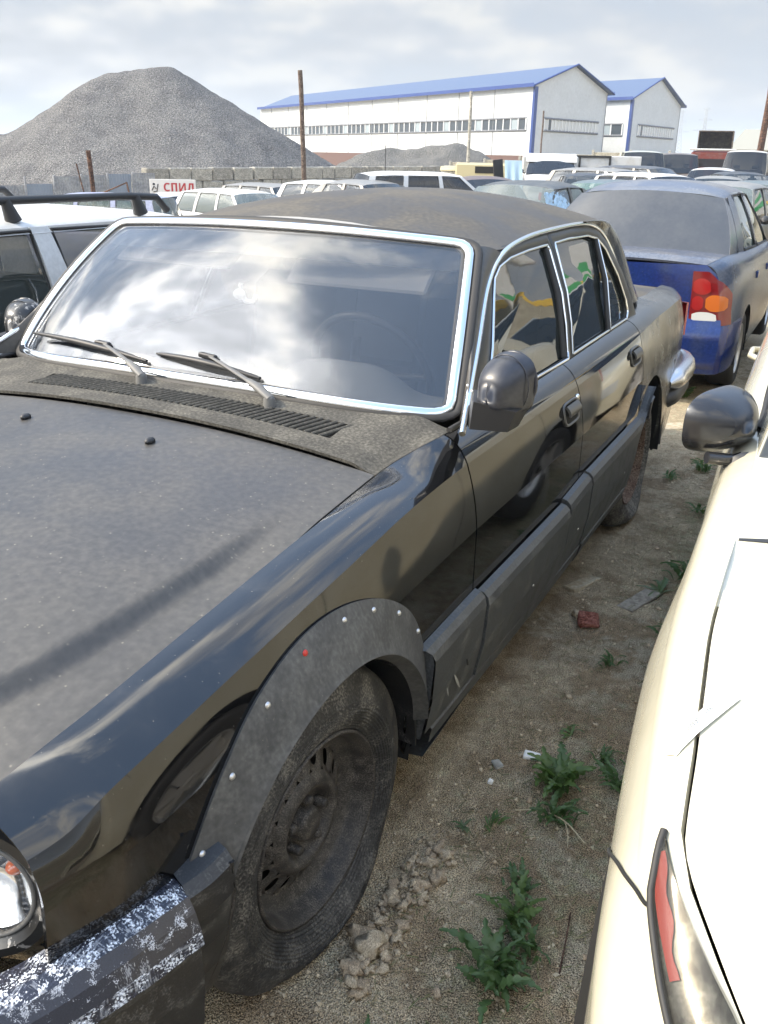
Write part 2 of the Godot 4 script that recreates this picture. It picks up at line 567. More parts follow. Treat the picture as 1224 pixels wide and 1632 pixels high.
const WS_LOW := [Vector3(0, 0.985, -0.700), Vector3(0.35, 0.984, -0.702), Vector3(0.60, 0.976, -0.716), Vector3(0.72, 0.965, -0.756), Vector3(0.765, 0.962, -0.830)]
func ws_base(x: float) -> Vector3:
	var a := absf(x) / 0.765
	return Vector3(x, 0.985 - 0.020 * pow(a, 3.0), -0.700 - 0.105 * pow(a, 5.0))
func ws_top(x: float) -> Vector3:
	var a := absf(x) / 0.644
	return Vector3(x, 1.376 - 0.024 * a * a, -1.120 - 0.065 * a * a)
func ws_at(u: float, v: float) -> Vector3:
	var p := ws_base(u * 0.765).lerp(ws_top(u * 0.644), v)
	var q := 4.0 * v * (1.0 - v)
	return p + Vector3(0.010 * u, 0.016, 0.018) * q

func cowl_y(x: float, z: float) -> float:
	var a := absf(x) / 0.765
	var f := clampf((-z - 0.455) / 0.245, 0.0, 1.2)
	return lerpf(0.958 - 0.056 * pow(a, 2.2), 0.975 - 0.022 * pow(a, 3.0), f)

func hood_y(x: float, z: float) -> float:
	var s := -z
	var xs := herm(SEC, s, 1); var ys := herm(SEC, s, 2)
	var a := absf(x)
	var xc := herm([[-0.7, 0.54], [-0.5, 0.575], [-0.42, 0.600], [-0.25, 0.628], [-0.06, 0.645], [0.16, 0.655], [0.5, 0.66]], s, 1)
	var amp := sm(0.22, -0.10, s) * 0.020
	var crown := lerpf(0.052, 0.046, clampf(s + 0.5, 0, 1))
	var k := a / xs
	var y := ys + crown * (1.0 - pow(k, 2.2)) - amp
	y += amp * (1.0 - sm(xc - 0.004, xc + 0.030, a)) + amp * 0.15 * sm(xc + 0.03, xs, a)
	return y

func oval(c: Vector3, rx: float, ry: float, ax: Vector3, ay: Vector3, m: int) -> Array:
	var out := []
	for i in m + 1:
		var a := TAU * i / m
		out.append(c + ax * cos(a) * rx + ay * sin(a) * ry)
	return out

# a flat sheet between two closed or open paths
func strip(mb: MB, A: Array, B: Array, steps: int, hint: Vector3, bulge := Vector3.ZERO, rim := 0.0) -> void:
	var m := A.size() - 1
	var fn := func(u: float, v: float):
		return along(A, u).lerp(along(B, u), v) + bulge * 4.0 * v * (1.0 - v)
	if rim > 0.0: mb.panel(fn, m, steps, hint, rim)
	else: mb.grid(fn, m, steps, hint)

func fan(mb: MB, ring: Array, hint: Vector3, bulge := Vector3.ZERO) -> void:
	var c := Vector3.ZERO
	for k in ring.size() - 1: c += ring[k]
	c /= ring.size() - 1
	var m := ring.size() - 1
	mb.grid(func(u: float, v: float): return along(ring, u).lerp(c, v) + bulge * (1.0 - (1.0 - v) * (1.0 - v)), m, 4, hint)

# steel wheel lying on its axle: local x points outboard, centre at the hub; flat: how far the tyre sags (ground at -drop)
func steel_wheel(parent: Node, at: Vector3, sg: float, R: float, drop: float, width: float, steer: float, rim_mat: Material, tyre_mat: Material, squash: float) -> Node3D:
	var w := node("wheel", parent)
	w.position = at
	w.rotation.y = steer
	var tb := MB.new()
	var hw := width * 0.5
	var prof := []
	# outboard bead, sidewall with ribs, shoulder, tread, inner sidewall
	prof.append(Vector2(0.205, hw - 0.018))
	for k in 8:
		var q := k / 8.0
		var y := hw - 0.006 + 0.016 * sin(q * PI * 0.55)
		prof.append_array([Vector2(0.2115 + 0.052 * q, y), Vector2(0.2135 + 0.052 * q, y + 0.0026), Vector2(0.2155 + 0.052 * q, y + 0.0030), Vector2(0.2170 + 0.052 * q, y + 0.0010)])
	prof.append_array([Vector2(0.270, hw + 0.011), Vector2(0.274, hw + 0.012), Vector2(0.276, hw + 0.0085), Vector2(0.290, hw + 0.006), Vector2(0.298, hw + 0.001), Vector2(R - 0.018, hw - 0.010), Vector2(R - 0.007, hw - 0.022), Vector2(R, hw - 0.045)])
	for k in 4:
		var y0 := lerpf(hw - 0.05, -hw + 0.05, (k + 0.12) / 4.0); var y1 := lerpf(hw - 0.05, -hw + 0.05, (k + 0.88) / 4.0)
		prof.append_array([Vector2(R, y0), Vector2(R, y1), Vector2(R - 0.007, y1 - 0.002), Vector2(R - 0.007, lerpf(hw - 0.05, -hw + 0.05, (k + 1.1) / 4.0) + 0.002)])
	prof.append_array([Vector2(R, -hw + 0.045), Vector2(R - 0.015, -hw + 0.01), Vector2(0.26, -hw - 0.005), Vector2(0.20, -hw + 0.02)])
	var P := PackedVector3Array()
	var seg := 72
	for q in prof:
		for i in seg + 1:
			var a := TAU * i / seg
			var p := Vector3(q.y, sin(a) * q.x, cos(a) * q.x)
			# sagging: squeezed against the ground, walls pushed out
			var low := -drop
			var near := clampf((-p.y - (drop - 0.10)) / 0.13, 0.0, 1.0)
			p.x += signf(p.x) * squash * near * sin(PI * clampf((q.x - 0.2) / (R - 0.2) * 0.8 + 0.15, 0, 1))
			if p.y < low + 0.02:
				p.y = low + 0.02 * exp((p.y - low - 0.02) / 0.03) - 0.004
			P.append(p * Vector3(sg, 1, 1))
	tb.pts(P, seg, prof.size() - 1, Vector3.ZERO, true)
	put(tb, "tyre", tyre_mat, w)
	var rb := MB.new()
	var turn := Transform3D(Basis(Vector3(0, 0, 1), -PI / 2.0 * sg), Vector3.ZERO)   # lathe axis y -> outboard x
	rb.lathe([Vector2(0.200, hw - 0.030), Vector2(0.209, hw - 0.012), Vector2(0.210, hw - 0.004), Vector2(0.206, hw + 0.001), Vector2(0.202, hw - 0.002), Vector2(0.198, hw - 0.012), Vector2(0.192, hw - 0.022), Vector2(0.188, hw - 0.040), Vector2(0.182, hw - 0.050), Vector2(0.172, hw - 0.055), Vector2(0.167, hw - 0.062), Vector2(0.160, hw - 0.066)], turn, 56)
	rb.lathe([Vector2(0.112, hw - 0.044), Vector2(0.104, hw - 0.034), Vector2(0.092, hw - 0.028), Vector2(0.082, hw - 0.031), Vector2(0.075, hw - 0.044), Vector2(0.070, hw - 0.058), Vector2(0.045, hw - 0.062), Vector2(0.040, hw - 0.062)], turn, 48)
	rb.lathe([Vector2(0.040, hw - 0.062), Vector2(0.036, hw - 0.034), Vector2(0.030, hw - 0.026), Vector2(0.012, hw - 0.022), Vector2(0.0001, hw - 0.022)], turn, 24)
	# the ring of oval openings
	var holes := 16
	for k in holes:
		var a0 := TAU * k / holes
		var half := PI / holes
		var G := PackedVector3Array()
		var ns := 20
		for j in 3:
			for i in ns + 1:
				var ph := TAU * i / ns
				var e := Vector2(cos(ph) * 0.0165, sin(ph) * 0.0125)   # radial, tangential
				var dirr := Vector2(cos(ph), sin(ph))
				var kx := 0.0255 / maxf(absf(dirr.x), 1e-4)
				var ky := 1.0 / maxf(absf(dirr.y), 1e-4)
				var rr := 0.1365 + e.x; var th := e.y / 0.1365
				var s := minf(kx / 0.0245, ky)
				var bx := clampf(dirr.x * s * 0.0245, -0.0245, 0.0245); var by := clampf(dirr.y * s, -1.0, 1.0) * half
				var q := j / 2.0
				var r2 := lerpf(rr, 0.1365 + bx, q); var t2 := lerpf(th, by, q)
				var dep := lerpf(hw - 0.044, hw - 0.066, clampf((r2 - 0.112) / 0.049, 0, 1)) - (0.006 if j == 0 else 0.0)
				G.append(Vector3(dep * sg, sin(a0 + t2) * r2, cos(a0 + t2) * r2))
		rb.pts(G, ns, 2)
	put(rb, "rim", rim_mat, w)
	for k in 5:
		var nb := MB.new()
		var a := TAU * (k + 0.3) / 5.0
		nb.lathe([Vector2(0.0001, 0.020), Vector2(0.008, 0.020), Vector2(0.0115, 0.014), Vector2(0.0115, -0.01)], Transform3D(turn.basis, Vector3((hw - 0.048) * sg, sin(a) * 0.057, cos(a) * 0.057)), 6)
		put(nb, "wheel_nut", rim_mat, w)
	var db := MB.new()
	db.lathe([Vector2(0.0001, hw - 0.11), Vector2(0.20, hw - 0.11), Vector2(0.20, -hw + 0.02)], turn, 32)
	put(db, "brake_drum", M.black, w)
	return w

func build_volga() -> void:
	var car := thing("black_sedan", "dusty black four-door sedan with riveted wheel arch flare and black steel wheels", "car", Vector3(0, 0, -1.6))
	var off := -car.position
	var add := func(mb: MB, called: String, m: Material) -> MeshInstance3D:
		var o := put(mb, called, m, car)
		o.position = off
		return o
	var sub := func(mb: MB, called: String, m: Material, parent: Node) -> MeshInstance3D:
		return put(mb, called, m, parent)
	var paint: Material = M.volga_side
	# ---- side sheets
	var flow := func(z: float): return arch_y(z, 0.045, 0.29, 0.405, 0.24) if z < 0.45 else 0.38
	var rlow := func(z: float): return arch_y(z, -2.80, 0.31, 0.385, 0.24)
	for sg in [1.0, -1.0]:
		var b := MB.new(); side_panel(b, -0.665, 0.683, sg, flow, 96); add.call(b, "front_fender", paint)
		b = MB.new(); side_panel(b, 0.690, 1.634, sg, func(z: float): return 0.24, 48)
		var fd = add.call(b, "front_door", paint)
		b = MB.new(); side_panel(b, 1.641, 2.545, sg, rlow, 48)
		var rd = add.call(b, "rear_door", paint)
		b = MB.new(); side_panel(b, 2.552, 3.965, sg, rlow, 72)
		add.call(b, "rear_quarter", M.volga_dusty)
		# handles: recessed cup, flap and lock
		for h in [[fd, 1.44, 1.60], [rd, 2.34, 2.50]]:
			var c := MB.new()
			var yc: float = 0.826 if h[1] < 2.0 else 0.852
			var s0: float = h[1]; var s1: float = h[2]
			var face := func(u: float, v: float, d: float):
				var s := lerpf(s0, s1, u); var y := lerpf(yc + 0.037, yc - 0.037, v)
				return Vector3((skin_x(s, y) + d) * sg, y, -s)
			var ring := func(d: float, k: float):
				var o := []
				for i in 33:
					var a := TAU * i / 32.0
					var q := Vector2(cos(a), sin(a))
					var l := pow(pow(absf(q.x), 5.0) + pow(absf(q.y), 5.0), 0.2)
					q /= l
					o.append(face.call(0.5 + 0.5 * q.x * k, 0.5 + 0.5 * q.y * k, d))
				return o
			var r0: Array = ring.call(0.001, 1.0); var r1: Array = ring.call(0.006, 0.96); var r2: Array = ring.call(0.0055, 0.88); var r3: Array = ring.call(0.0025, 0.80)
			strip(c, r0, r1, 1, Vector3(sg, 0, 0)); strip(c, r1, r2, 1, Vector3(sg, 0, 0)); strip(c, r2, r3, 1, Vector3(sg, 0, 0))
			var hd = sub.call(c, "door_handle", M.handle_plastic, h[0])
			c = MB.new(); fan(c, ring.call(0.003, 0.82), Vector3(sg, 0, 0)); sub.call(c, "cup", M.black, hd)
			c = MB.new()
			c.panel(func(u: float, v: float): return face.call(lerpf(0.13, 0.87, u), lerpf(0.10, 0.56, v), 0.011 + 0.010 * sin(v * PI * 0.8)), 8, 6, Vector3(sg, 0, 0), 0.008)
			sub.call(c, "flap", M.handle_plastic, hd)
			if h[1] < 2.0:
				c = MB.new()
				var lp: Vector3 = face.call(1.07, 0.12, 0.0)
				c.lathe([Vector2(0.0001, 0.006), Vector2(0.008, 0.006), Vector2(0.011, 0.002), Vector2(0.011, -0.002)], Transform3D(Basis(Vector3(0, 0, 1), -PI / 2.0 * sg), lp), 16)
				sub.call(c, "lock_barrel", M.chrome, h[0])
	# ---- dark inner shell behind the gaps
	var ib := MB.new()
	for sg in [1.0, -1.0]:
		ib.grid(func(u: float, v: float):
			var s := lerpf(-0.64, 3.94, u)
			var y := lerpf(herm(SEC, s, 2) - 0.03, 0.45, v)
			var hole: float = maxf(flow.call(-s), rlow.call(-s)) + 0.02
			y = maxf(y, minf(hole, herm(SEC, s, 2) - 0.03)) if hole > 0.27 else y
			return Vector3((minf(skin_x(s, minf(y, herm(SEC, s, 4))), herm(SEC, s, 3)) - 0.03) * sg, y, -s), 60, 8, Vector3(sg, 0, 0))
		# wheel wells
		for wz in [[0.045, 0.29, 0.405], [-2.80, 0.31, 0.385]]:
			ib.grid(func(u: float, v: float):
				var a := lerpf(-0.15, PI + 0.15, u)
				var r: float = wz[2] + 0.004
				return Vector3(lerpf(0.885, 0.50, v) * sg, wz[1] + sin(a) * r, wz[0] + cos(a) * r), 32, 3)
			ib.grid(func(u: float, v: float): return Vector3(0.5 * sg, lerpf(0.2, 0.75, v), wz[0] + lerpf(-0.42, 0.42, u)), 2, 2)
	ib.box(Vector3(0, 0.235, -1.40), Vector3(1.70, 0.04, 1.9), 0.0)
	ib.box(Vector3(0, 0.240, -1.55), Vector3(0.98, 0.04, 4.4), 0.0)
	ib.box(Vector3(0, 0.60, 0.15), Vector3(1.0, 0.36, 1.0), 0.0)
	ib.box(Vector3(0, 0.62, -0.60), Vector3(1.60, 0.50, 0.03), 0.0)
	ib.box(Vector3(0, 0.60, -3.0), Vector3(1.40, 0.60, 0.03), 0.0)
	ib.box(Vector3(0, 0.55, 0.62), Vector3(1.2, 0.4, 0.02), 0.0)
	add.call(ib, "inner_shell", M.black)
	# ---- bonnet
	var hb := MB.new()
	hb.panel(func(u: float, v: float):
		var z := lerpf(-0.452, 0.700, v)
		# denser columns round the creases
		var k := 2.0 * u - 1.0
		var x: float = k * (herm(SEC, -z, 1) - 0.0045)
		z -= 0.012 * (1.0 - v) * (k * k - 1.0) * 0.0
		var front := 0.045 * (1.0 - k * k) * v
		return Vector3(x, hood_y(x, z), z + front), 150, 56, Vector3.UP, 0.018)
	var hood = add.call(hb, "bonnet", M.volga_top)
	# ---- cowl with its slotted vent
	var va := [Vector2(-0.42, -0.555), Vector2(0.545, -0.487)]   # front edge of the vent: ends (x, z)
	var vent_front := func(x: float): return -0.532 - 0.0 * x
	var vent_rear := func(x: float): return -0.622 - 0.0 * x
	var cb := MB.new()
	var cow := func(x0, x1, za, zb, nu, nv):
		cb.panel(func(u: float, v: float):
			var x := lerpf(x0, x1, u)
			var z := lerpf(za.call(x), zb.call(x), v)
			return Vector3(x, cowl_y(x, z), z), nu, nv, Vector3.UP, 0.008)
	var f0 := func(x: float): return -0.460
	var wsz := func(x: float): return ws_base(x).z + 0.012
	var lim := func(x: float): return 0.735 + 0.0 * x
	for sg in [1.0, -1.0]:
		var xi: float = 0.565 if sg > 0 else 0.435
		cb.panel(func(u: float, v: float):
			var z := lerpf(-0.460, -0.745, v)
			var x := lerpf(xi, herm(SEC, -z, 1) - 0.005, u)
			return Vector3(x * sg, minf(cowl_y(x, z), lerpf(cowl_y(x, z), herm(SEC, -z, 2) - 0.002, sm(0.6, 1.0, u))), z), 12, 12, Vector3.UP, 0.008)
	cow.call(-0.435, 0.565, f0, vent_front, 30, 4)
	cow.call(-0.435, 0.565, vent_rear, wsz, 30, 4)
	var cowl = add.call(cb, "cowl", M.cowl)
	cb = MB.new()
	cb.grid(func(u: float, v: float):
		var x := lerpf(-0.437, 0.567, u); var z := lerpf(-0.528, -0.626, v)
		return Vector3(x, cowl_y(x, z) - 0.022, z), 20, 2, Vector3.UP)
	sub.call(cb, "vent_trough", M.black, cowl)
	var slats := 47
	for k in slats:
		var x := lerpf(-0.433, 0.545, float(k) / (slats - 1))
		var b := MB.new()
		var A := Vector3(x - 0.012, cowl_y(x, -0.532) - 0.003, -0.531); var B := Vector3(x + 0.030, cowl_y(x + 0.03, -0.622) - 0.003, -0.623)
		var d := (B - A)
		b.box((A + B) * 0.5, Vector3(0.0085, 0.012, d.length()), 0.003, Basis.looking_at(d.normalized(), Vector3.UP))
		sub.call(b, "slat", M.cowl, cowl)
	for p in [Vector3(0.205, 0.0, -0.30), Vector3(-0.205, 0.0, -0.30)]:
		var b := MB.new()
		var y := hood_y(p.x, p.z)
		b.lump(Vector3(p.x, y + 0.005, p.z), Vector3(0.011, 0.009, 0.017), 3, 10, 0.1)
		sub.call(b, "washer_nozzle", M.black_plastic, hood)
	# ---- windscreen, its trim and dark band
	var wb := MB.new()
	wb.grid(func(u: float, v: float): return ws_at(2.0 * u - 1.0, v), 40, 20, Vector3(0, 0.5, 1))
	var ws = add.call(wb, "windscreen", M.windscreen)
	wb = MB.new()
	wb.grid(func(u: float, v: float): return ws_at((2.0 * u - 1.0) * 0.99, lerpf(0.01, 0.99, v)) - Vector3(0, 0.004, 0.0045), 40, 20, Vector3(0, 0.5, 1))
	sub.call(wb, "inner_face", M.windscreen_inner, ws)
	wb = MB.new()
	wb.grid(func(u: float, v: float):
		var k := 2.0 * u - 1.0
		return ws_at(k * 0.985, lerpf(0.79 + 0.03 * k * k, 0.985, v)) + Vector3(0, -0.007, -0.008), 32, 6, Vector3(0, 0.5, 1))
	sub.call(wb, "tinted_band", M.tint_band, ws)
	var edge := []
	for k in 25: edge.append(ws_at(lerpf(-0.93, 0.93, k / 24.0), 0.0))
	for k in 3: edge.append(ws_at(0.93 + 0.07 * sin((k + 1) * PI / 8), 0.05 * (1 - cos((k + 1) * PI / 8))))
	for k in 13: edge.append(ws_at(1.0, lerpf(0.07, 0.92, k / 12.0)))
	for k in 3: edge.append(ws_at(0.94 + 0.06 * cos((k + 1) * PI / 8), 0.92 + 0.08 * sin((k + 1) * PI / 8)))
	for k in 25: edge.append(ws_at(lerpf(0.93, -0.93, k / 24.0), 1.0))
	for k in 3: edge.append(ws_at(-0.94 - 0.06 * sin((k + 1) * PI / 8), 0.92 + 0.08 * cos((k + 1) * PI / 8)))
	for k in 13: edge.append(ws_at(-1.0, lerpf(0.92, 0.07, k / 12.0)))
	for k in 3: edge.append(ws_at(-0.93 - 0.07 * cos((k + 1) * PI / 8), 0.05 * (1 - sin((k + 1) * PI / 8))))
	edge.append(edge[0])
	wb = MB.new()
	wb.tube(edge.map(func(p): return p + Vector3(0, 0.004, 0.006)), 0.0135, 10, false, 0.55, Vector3(0, 0.66, 0.75))
	add.call(wb, "windscreen_trim", M.chrome)
	wb = MB.new()
	var cen := Vector3(0, 1.17, -0.93)
	wb.tube(edge.map(func(p): return p + (p - cen).normalized() * 0.020 + Vector3(0, -0.002, -0.002)), 0.016, 8, false, 0.6, Vector3(0, 0.66, 0.75))
	add.call(wb, "windscreen_seal", M.rubber)
	wb = MB.new()
	wb.tube(edge.map(func(p): return p - (p - cen).normalized() * 0.018 - Vector3(0, 0.001, 0.001)), 0.010, 6, false, 0.6, Vector3(0, 0.66, 0.75))
	add.call(wb, "windscreen_seal", M.rubber)
	# ---- roof, pillars
	var RX := [[1.10, 0.640], [1.18, 0.648], [1.36, 0.668], [1.6, 0.657], [1.9, 0.650], [2.3, 0.648], [2.47, 0.650], [2.6, 0.645], [2.72, 0.630], [2.85, 0.600]]
	var RY := [[1.10, 1.356], [1.18, 1.342], [1.36, 1.330], [1.6, 1.350], [1.9, 1.359], [2.3, 1.362], [2.47, 1.360], [2.6, 1.352], [2.72, 1.338], [2.85, 1.315]]
	var RC := [[1.10, 0.022], [1.20, 0.042], [1.4, 0.080], [1.8, 0.104], [2.2, 0.106], [2.5, 0.090], [2.72, 0.066], [2.85, 0.050]]
	var rb := MB.new()
	rb.grid(func(u: float, v: float):
		var k := 2.0 * u - 1.0
		var s := lerpf(1.128 + 0.068 * k * k, 2.775 - 0.085 * pow(k, 4.0), v)
		var x := k * herm(RX, s, 1)
		return Vector3(x, herm(RY, s, 1) + herm(RC, s, 1) * (1.0 - pow(absf(k), 2.3)), -s), 56, 64, Vector3.UP)
	add.call(rb, "roof", M.volga_roof)
	var drip := curve([Vector3(0.846, 0.955, -0.689), Vector3(0.80, 1.03, -0.84), Vector3(0.757, 1.115, -0.986), Vector3(0.705, 1.25, -1.172), Vector3(0.680, 1.318, -1.34), Vector3(0.664, 1.348, -1.58), Vector3(0.656, 1.358, -1.9), Vector3(0.652, 1.357, -2.28), Vector3(0.663, 1.332, -2.46), Vector3(0.684, 1.265, -2.575), Vector3(0.722, 1.13, -2.69), Vector3(0.757, 1.0, -2.785)], 6)
	var dA := drip.slice(0, 25)     # up the front pillar
	var dC := drip.slice(42)        # down the rear one
	var bl_edge := curve([Vector3(0.630, 1.341, -2.700), Vector3(0.633, 1.300, -2.820), Vector3(0.641, 1.205, -2.955), Vector3(0.657, 1.070, -3.085), Vector3(0.672, 0.985, -3.190)], 6)
	var rear_line := []
	for k in 12:
		var s := lerpf(2.28, 2.66, k / 12.0)
		rear_line.append(Vector3(herm(RX, s, 1) - 0.002, herm(RY, s, 1) + 0.003, -s))
	rear_line.append_array(bl_edge)
	for sg in [1.0, -1.0]:
		var D: Array = dA if sg > 0 else mirror_x(dA)
		var W := []
		for k in 25: W.append(ws_at(sg * 1.02, lerpf(-0.04, 1.0, k / 24.0)) + Vector3(0.006 * sg, 0, 0))
		var pb := MB.new()
		strip(pb, D, W, 5, Vector3(sg, 0.2, 0.6), Vector3(0.010 * sg, 0.008, 0.012))
		add.call(pb, "front_pillar", M.volga_top)
		pb = MB.new()
		var dp: Array = drip if sg > 0 else mirror_x(drip)
		pb.tube(dp, 0.0085, 8, true, 1.0)
		add.call(pb, "drip_rail", M.chrome)
		pb = MB.new()
		var DC: Array = dC if sg > 0 else mirror_x(dC)
		var BE: Array = rear_line if sg > 0 else mirror_x(rear_line)
		var DR := []
		for k in 37: DR.append(along(DC, k / 36.0))
		strip(pb, DR, BE, 10, Vector3(sg, 0.3, -0.4), Vector3(0.030 * sg, 0.008, -0.006))
		add.call(pb, "rear_pillar", M.volga_dusty)
	rb = MB.new()
	rb.grid(func(u: float, v: float):
		var q := along(bl_edge, v); var k := 2.0 * u - 1.0
		return Vector3(q.x * k, q.y + 0.01 * (1 - k * k), q.z - 0.07 * (1.0 - k * k)), 24, 12, Vector3(0, 0.5, -1))
	add.call(rb, "rear_screen", M.side_glass)
	# ---- door windows: frames, panes, bright strips
	var gx := func(y: float): return 0.800 - 0.395 * (y - 0.955) + 0.02 * sin(clampf((y - 0.955) / 0.4, 0, 1) * PI)
	var F_in := [[0.960, 0.957], [1.02, 1.033], [1.075, 1.095], [1.185, 1.213], [1.24, 1.258], [1.31, 1.284], [1.42, 1.300], [1.60, 1.309], [1.80, 1.313], [1.805, 1.295], [1.775, 1.16], [1.745, 1.06], [1.712, 0.955]]
	var F_out := [[0.800, 0.957], [0.86, 1.033], [0.955, 1.095], [1.125, 1.225], [1.185, 1.279], [1.27, 1.318], [1.40, 1.336], [1.60, 1.347], [1.845, 1.352], [1.838, 1.295], [1.805, 1.16], [1.772, 1.06], [1.738, 0.955]]
	var R_in := [[1.768, 0.962], [1.802, 1.06], [1.833, 1.16], [1.87, 1.28], [1.885, 1.313], [2.05, 1.317], [2.30, 1.313], [2.41, 1.296], [2.47, 1.255], [2.53, 1.15], [2.575, 1.05], [2.58, 1.0], [2.55, 0.976]]
	var R_out := [[1.744, 0.955], [1.778, 1.06], [1.811, 1.16], [1.844, 1.295], [1.851, 1.352], [2.06, 1.352], [2.33, 1.348], [2.47, 1.328], [2.545, 1.270], [2.62, 1.15], [2.675, 1.05], [2.70, 1.0], [2.72, 0.972]]
	for sg in [1.0, -1.0]:
		for w in [[F_in, F_out, "front"], [R_in, R_out, "rear"]]:
			var lift := func(q, d): return Vector3((gx.call(q[1]) + d) * sg, q[1], -q[0])
			var I: Array = w[0].map(func(q): return lift.call(q, 0.0))
			var O: Array = w[1].map(func(q): return lift.call(q, 0.004))
			var pb := MB.new()
			strip(pb, O, I, 3, Vector3(sg, 0.3, 0), Vector3(0.006 * sg, 0.002, 0))
			# rim turned in towards the pane
			strip(pb, I, I.map(func(p): return p - Vector3(0.016 * sg, 0, 0)), 1, Vector3.ZERO)
			add.call(pb, "window_frame", M.volga_frame)
			var closed: Array = I.map(func(p): return p - Vector3(0.010 * sg, 0.0, 0))
			closed.append(closed[0])
			pb = MB.new(); fan(pb, closed, Vector3(sg, 0.3, 0))
			var pane = add.call(pb, "door_window", M.side_glass)
			var ring: Array = I.duplicate(); ring.append(I[0])
			pb = MB.new()
			var rr := []
			for k in ring.size() - 1:
				for j in 4: rr.append(ring[k].lerp(ring[k + 1], j / 4.0) + Vector3(0.004 * sg, 0, 0))
			rr.append(rr[0])
			pb.tube(rr, 0.0055, 6, false)
			sub.call(pb, "bright_strip", M.chrome, pane)
			if w[2] == "rear":
				pb = MB.new()
				pb.tube([lift.call([2.415, 1.293], 0.002), lift.call([2.36, 1.15], 0.002), lift.call([2.285, 0.968], 0.002)], 0.007, 6)
				sub.call(pb, "division_bar", M.chrome, pane)
				pb = MB.new()
				pb.tube([lift.call([2.395, 1.293], 0.0), lift.call([2.34, 1.15], 0.0), lift.call([2.265, 0.968], 0.0)], 0.011, 6)
				sub.call(pb, "division_seal", M.rubber, pane)
			else:
				pb = MB.new()
				pb.tube([lift.call([1.79, 1.30], -0.006), lift.call([1.757, 1.16], -0.006), lift.call([1.695, 0.96], -0.006)], 0.013, 6)
				sub.call(pb, "guide_seal", M.rubber, pane)
			# outer sill strip
		var pb2 := MB.new()
		var sill := []
		for k in 40:
			var s := lerpf(0.72, 2.70, k / 39.0)
			sill.append(Vector3((herm(SEC, s, 1) - 0.002) * sg, herm(SEC, s, 2) + 0.002, -s))
		pb2.tube(sill, 0.008, 6)
		add.call(pb2, "window_sill_strip", M.rubber)
	# ---- mirrors
	for sg in [1.0, -1.0]:
		var c := Vector3(0.925 * sg, 1.076, -0.735) if sg > 0 else Vector3(-0.872, 1.030, -0.90)
		var q := MB.new()
		var pr := []
		q.grid(func(u: float, v: float):
			# egg-shaped shell: u round, v from the open rear to the front of the shell
			var a: float = TAU * u
			var k := cos(v * PI * 0.5)
			k = pow(maxf(k, 0.0), 0.40)
			var ex := cos(a); var ey := sin(a)
			var sq := pow(pow(absf(ex), 4.5) + pow(absf(ey), 4.5), 1.0 / 4.5)
			ex /= sq; ey /= sq
			if ey > 0: ey *= 1.0 - 0.22 * ex * ex
			var hx := 0.063; var hy := 0.076
			var p := Vector3(ex * hx * k, ey * hy * k * (0.86 if ey < 0 else 1.0), -0.045 + 0.100 * v)
			p.x -= 0.02 * sg * v * 0.5
			p.y -= 0.020 * v * (1.0 if sg > 0 else 0.4)
			return c + Basis(Vector3.UP, -0.22 * sg) * p, 40, 12, Vector3.ZERO, true)
		q.tube(oval(c + Basis(Vector3.UP, -0.22 * sg) * Vector3(0, 0.004, -0.045), 0.064, 0.070, Basis(Vector3.UP, -0.22 * sg) * Vector3.RIGHT, Vector3.UP, 28), 0.005, 6, false)
		q.tube(oval(c + Basis(Vector3.UP, -0.22 * sg) * Vector3(0, -0.002, -0.012), 0.0645, 0.074, Basis(Vector3.UP, -0.22 * sg) * Vector3.RIGHT, Vector3.UP, 28), 0.0016, 5, false)
		var mi = add.call(q, "door_mirror", M.mirror_shell if sg > 0 else M.mirror_scuffed)
		q = MB.new()
		fan(q, oval(c + Basis(Vector3.UP, -0.22 * sg) * Vector3(0, 0.002, -0.036), 0.063, 0.069, Basis(Vector3.UP, -0.22 * sg) * Vector3.RIGHT, Vector3.UP, 28), Vector3(0, 0, -1))
		sub.call(q, "mirror_glass", M.mirror, mi)
		# foot: wedge from the door corner out to the shell
		q = MB.new()
		var z0 := c.z
		var foot := [Vector3(0.862 * sg, c.y - 0.108, z0 + 0.040), Vector3(0.815 * sg, c.y - 0.112, z0 - 0.045), Vector3(0.955 * sg, c.y - 0.108, z0 - 0.050), Vector3(0.955 * sg, c.y - 0.104, z0 + 0.030)]
		var footu := [Vector3(0.872 * sg, c.y - 0.036, z0 + 0.050), Vector3(0.835 * sg, c.y - 0.030, z0 - 0.045), Vector3(0.985 * sg, c.y - 0.045, z0 - 0.045), Vector3(0.975 * sg, c.y - 0.050, z0 + 0.040)]
		q.quad(foot[0], foot[1], foot[2], foot[3]); q.quad(footu[0], footu[1], footu[2], footu[3])
		for k in 4: q.quad(foot[k], foot[(k + 1) % 4], footu[(k + 1) % 4], footu[k])
		sub.call(q, "mirror_foot", M.black_plastic, mi)
		q = MB.new()
		var tri_z := -0.80
		strip(q, [Vector3(0.803 * sg, 0.960, -0.800), Vector3(0.777 * sg, 1.040, -0.878), Vector3(0.752 * sg, 1.10, -0.965)], [Vector3(0.803 * sg, 0.960, -0.955), Vector3(0.777 * sg, 1.040, -0.985), Vector3(0.752 * sg, 1.105, -1.02)], 2, Vector3(sg, 0, 0), Vector3(0.012 * sg, 0, 0), 0.01)
		sub.call(q, "sail_panel", M.black_plastic, mi)
		if sg > 0:
			for k in 2:
				q = MB.new()
				q.lump(c + Vector3(0.012 - 0.075 + k * 0.012, 0.006 - 0.012 * k, 0.068), Vector3(0.0035, 0.0035, 0.003), 5 + k, 6, 0.05)
				sub.call(q, "paint_drop", M.white_drop, mi)
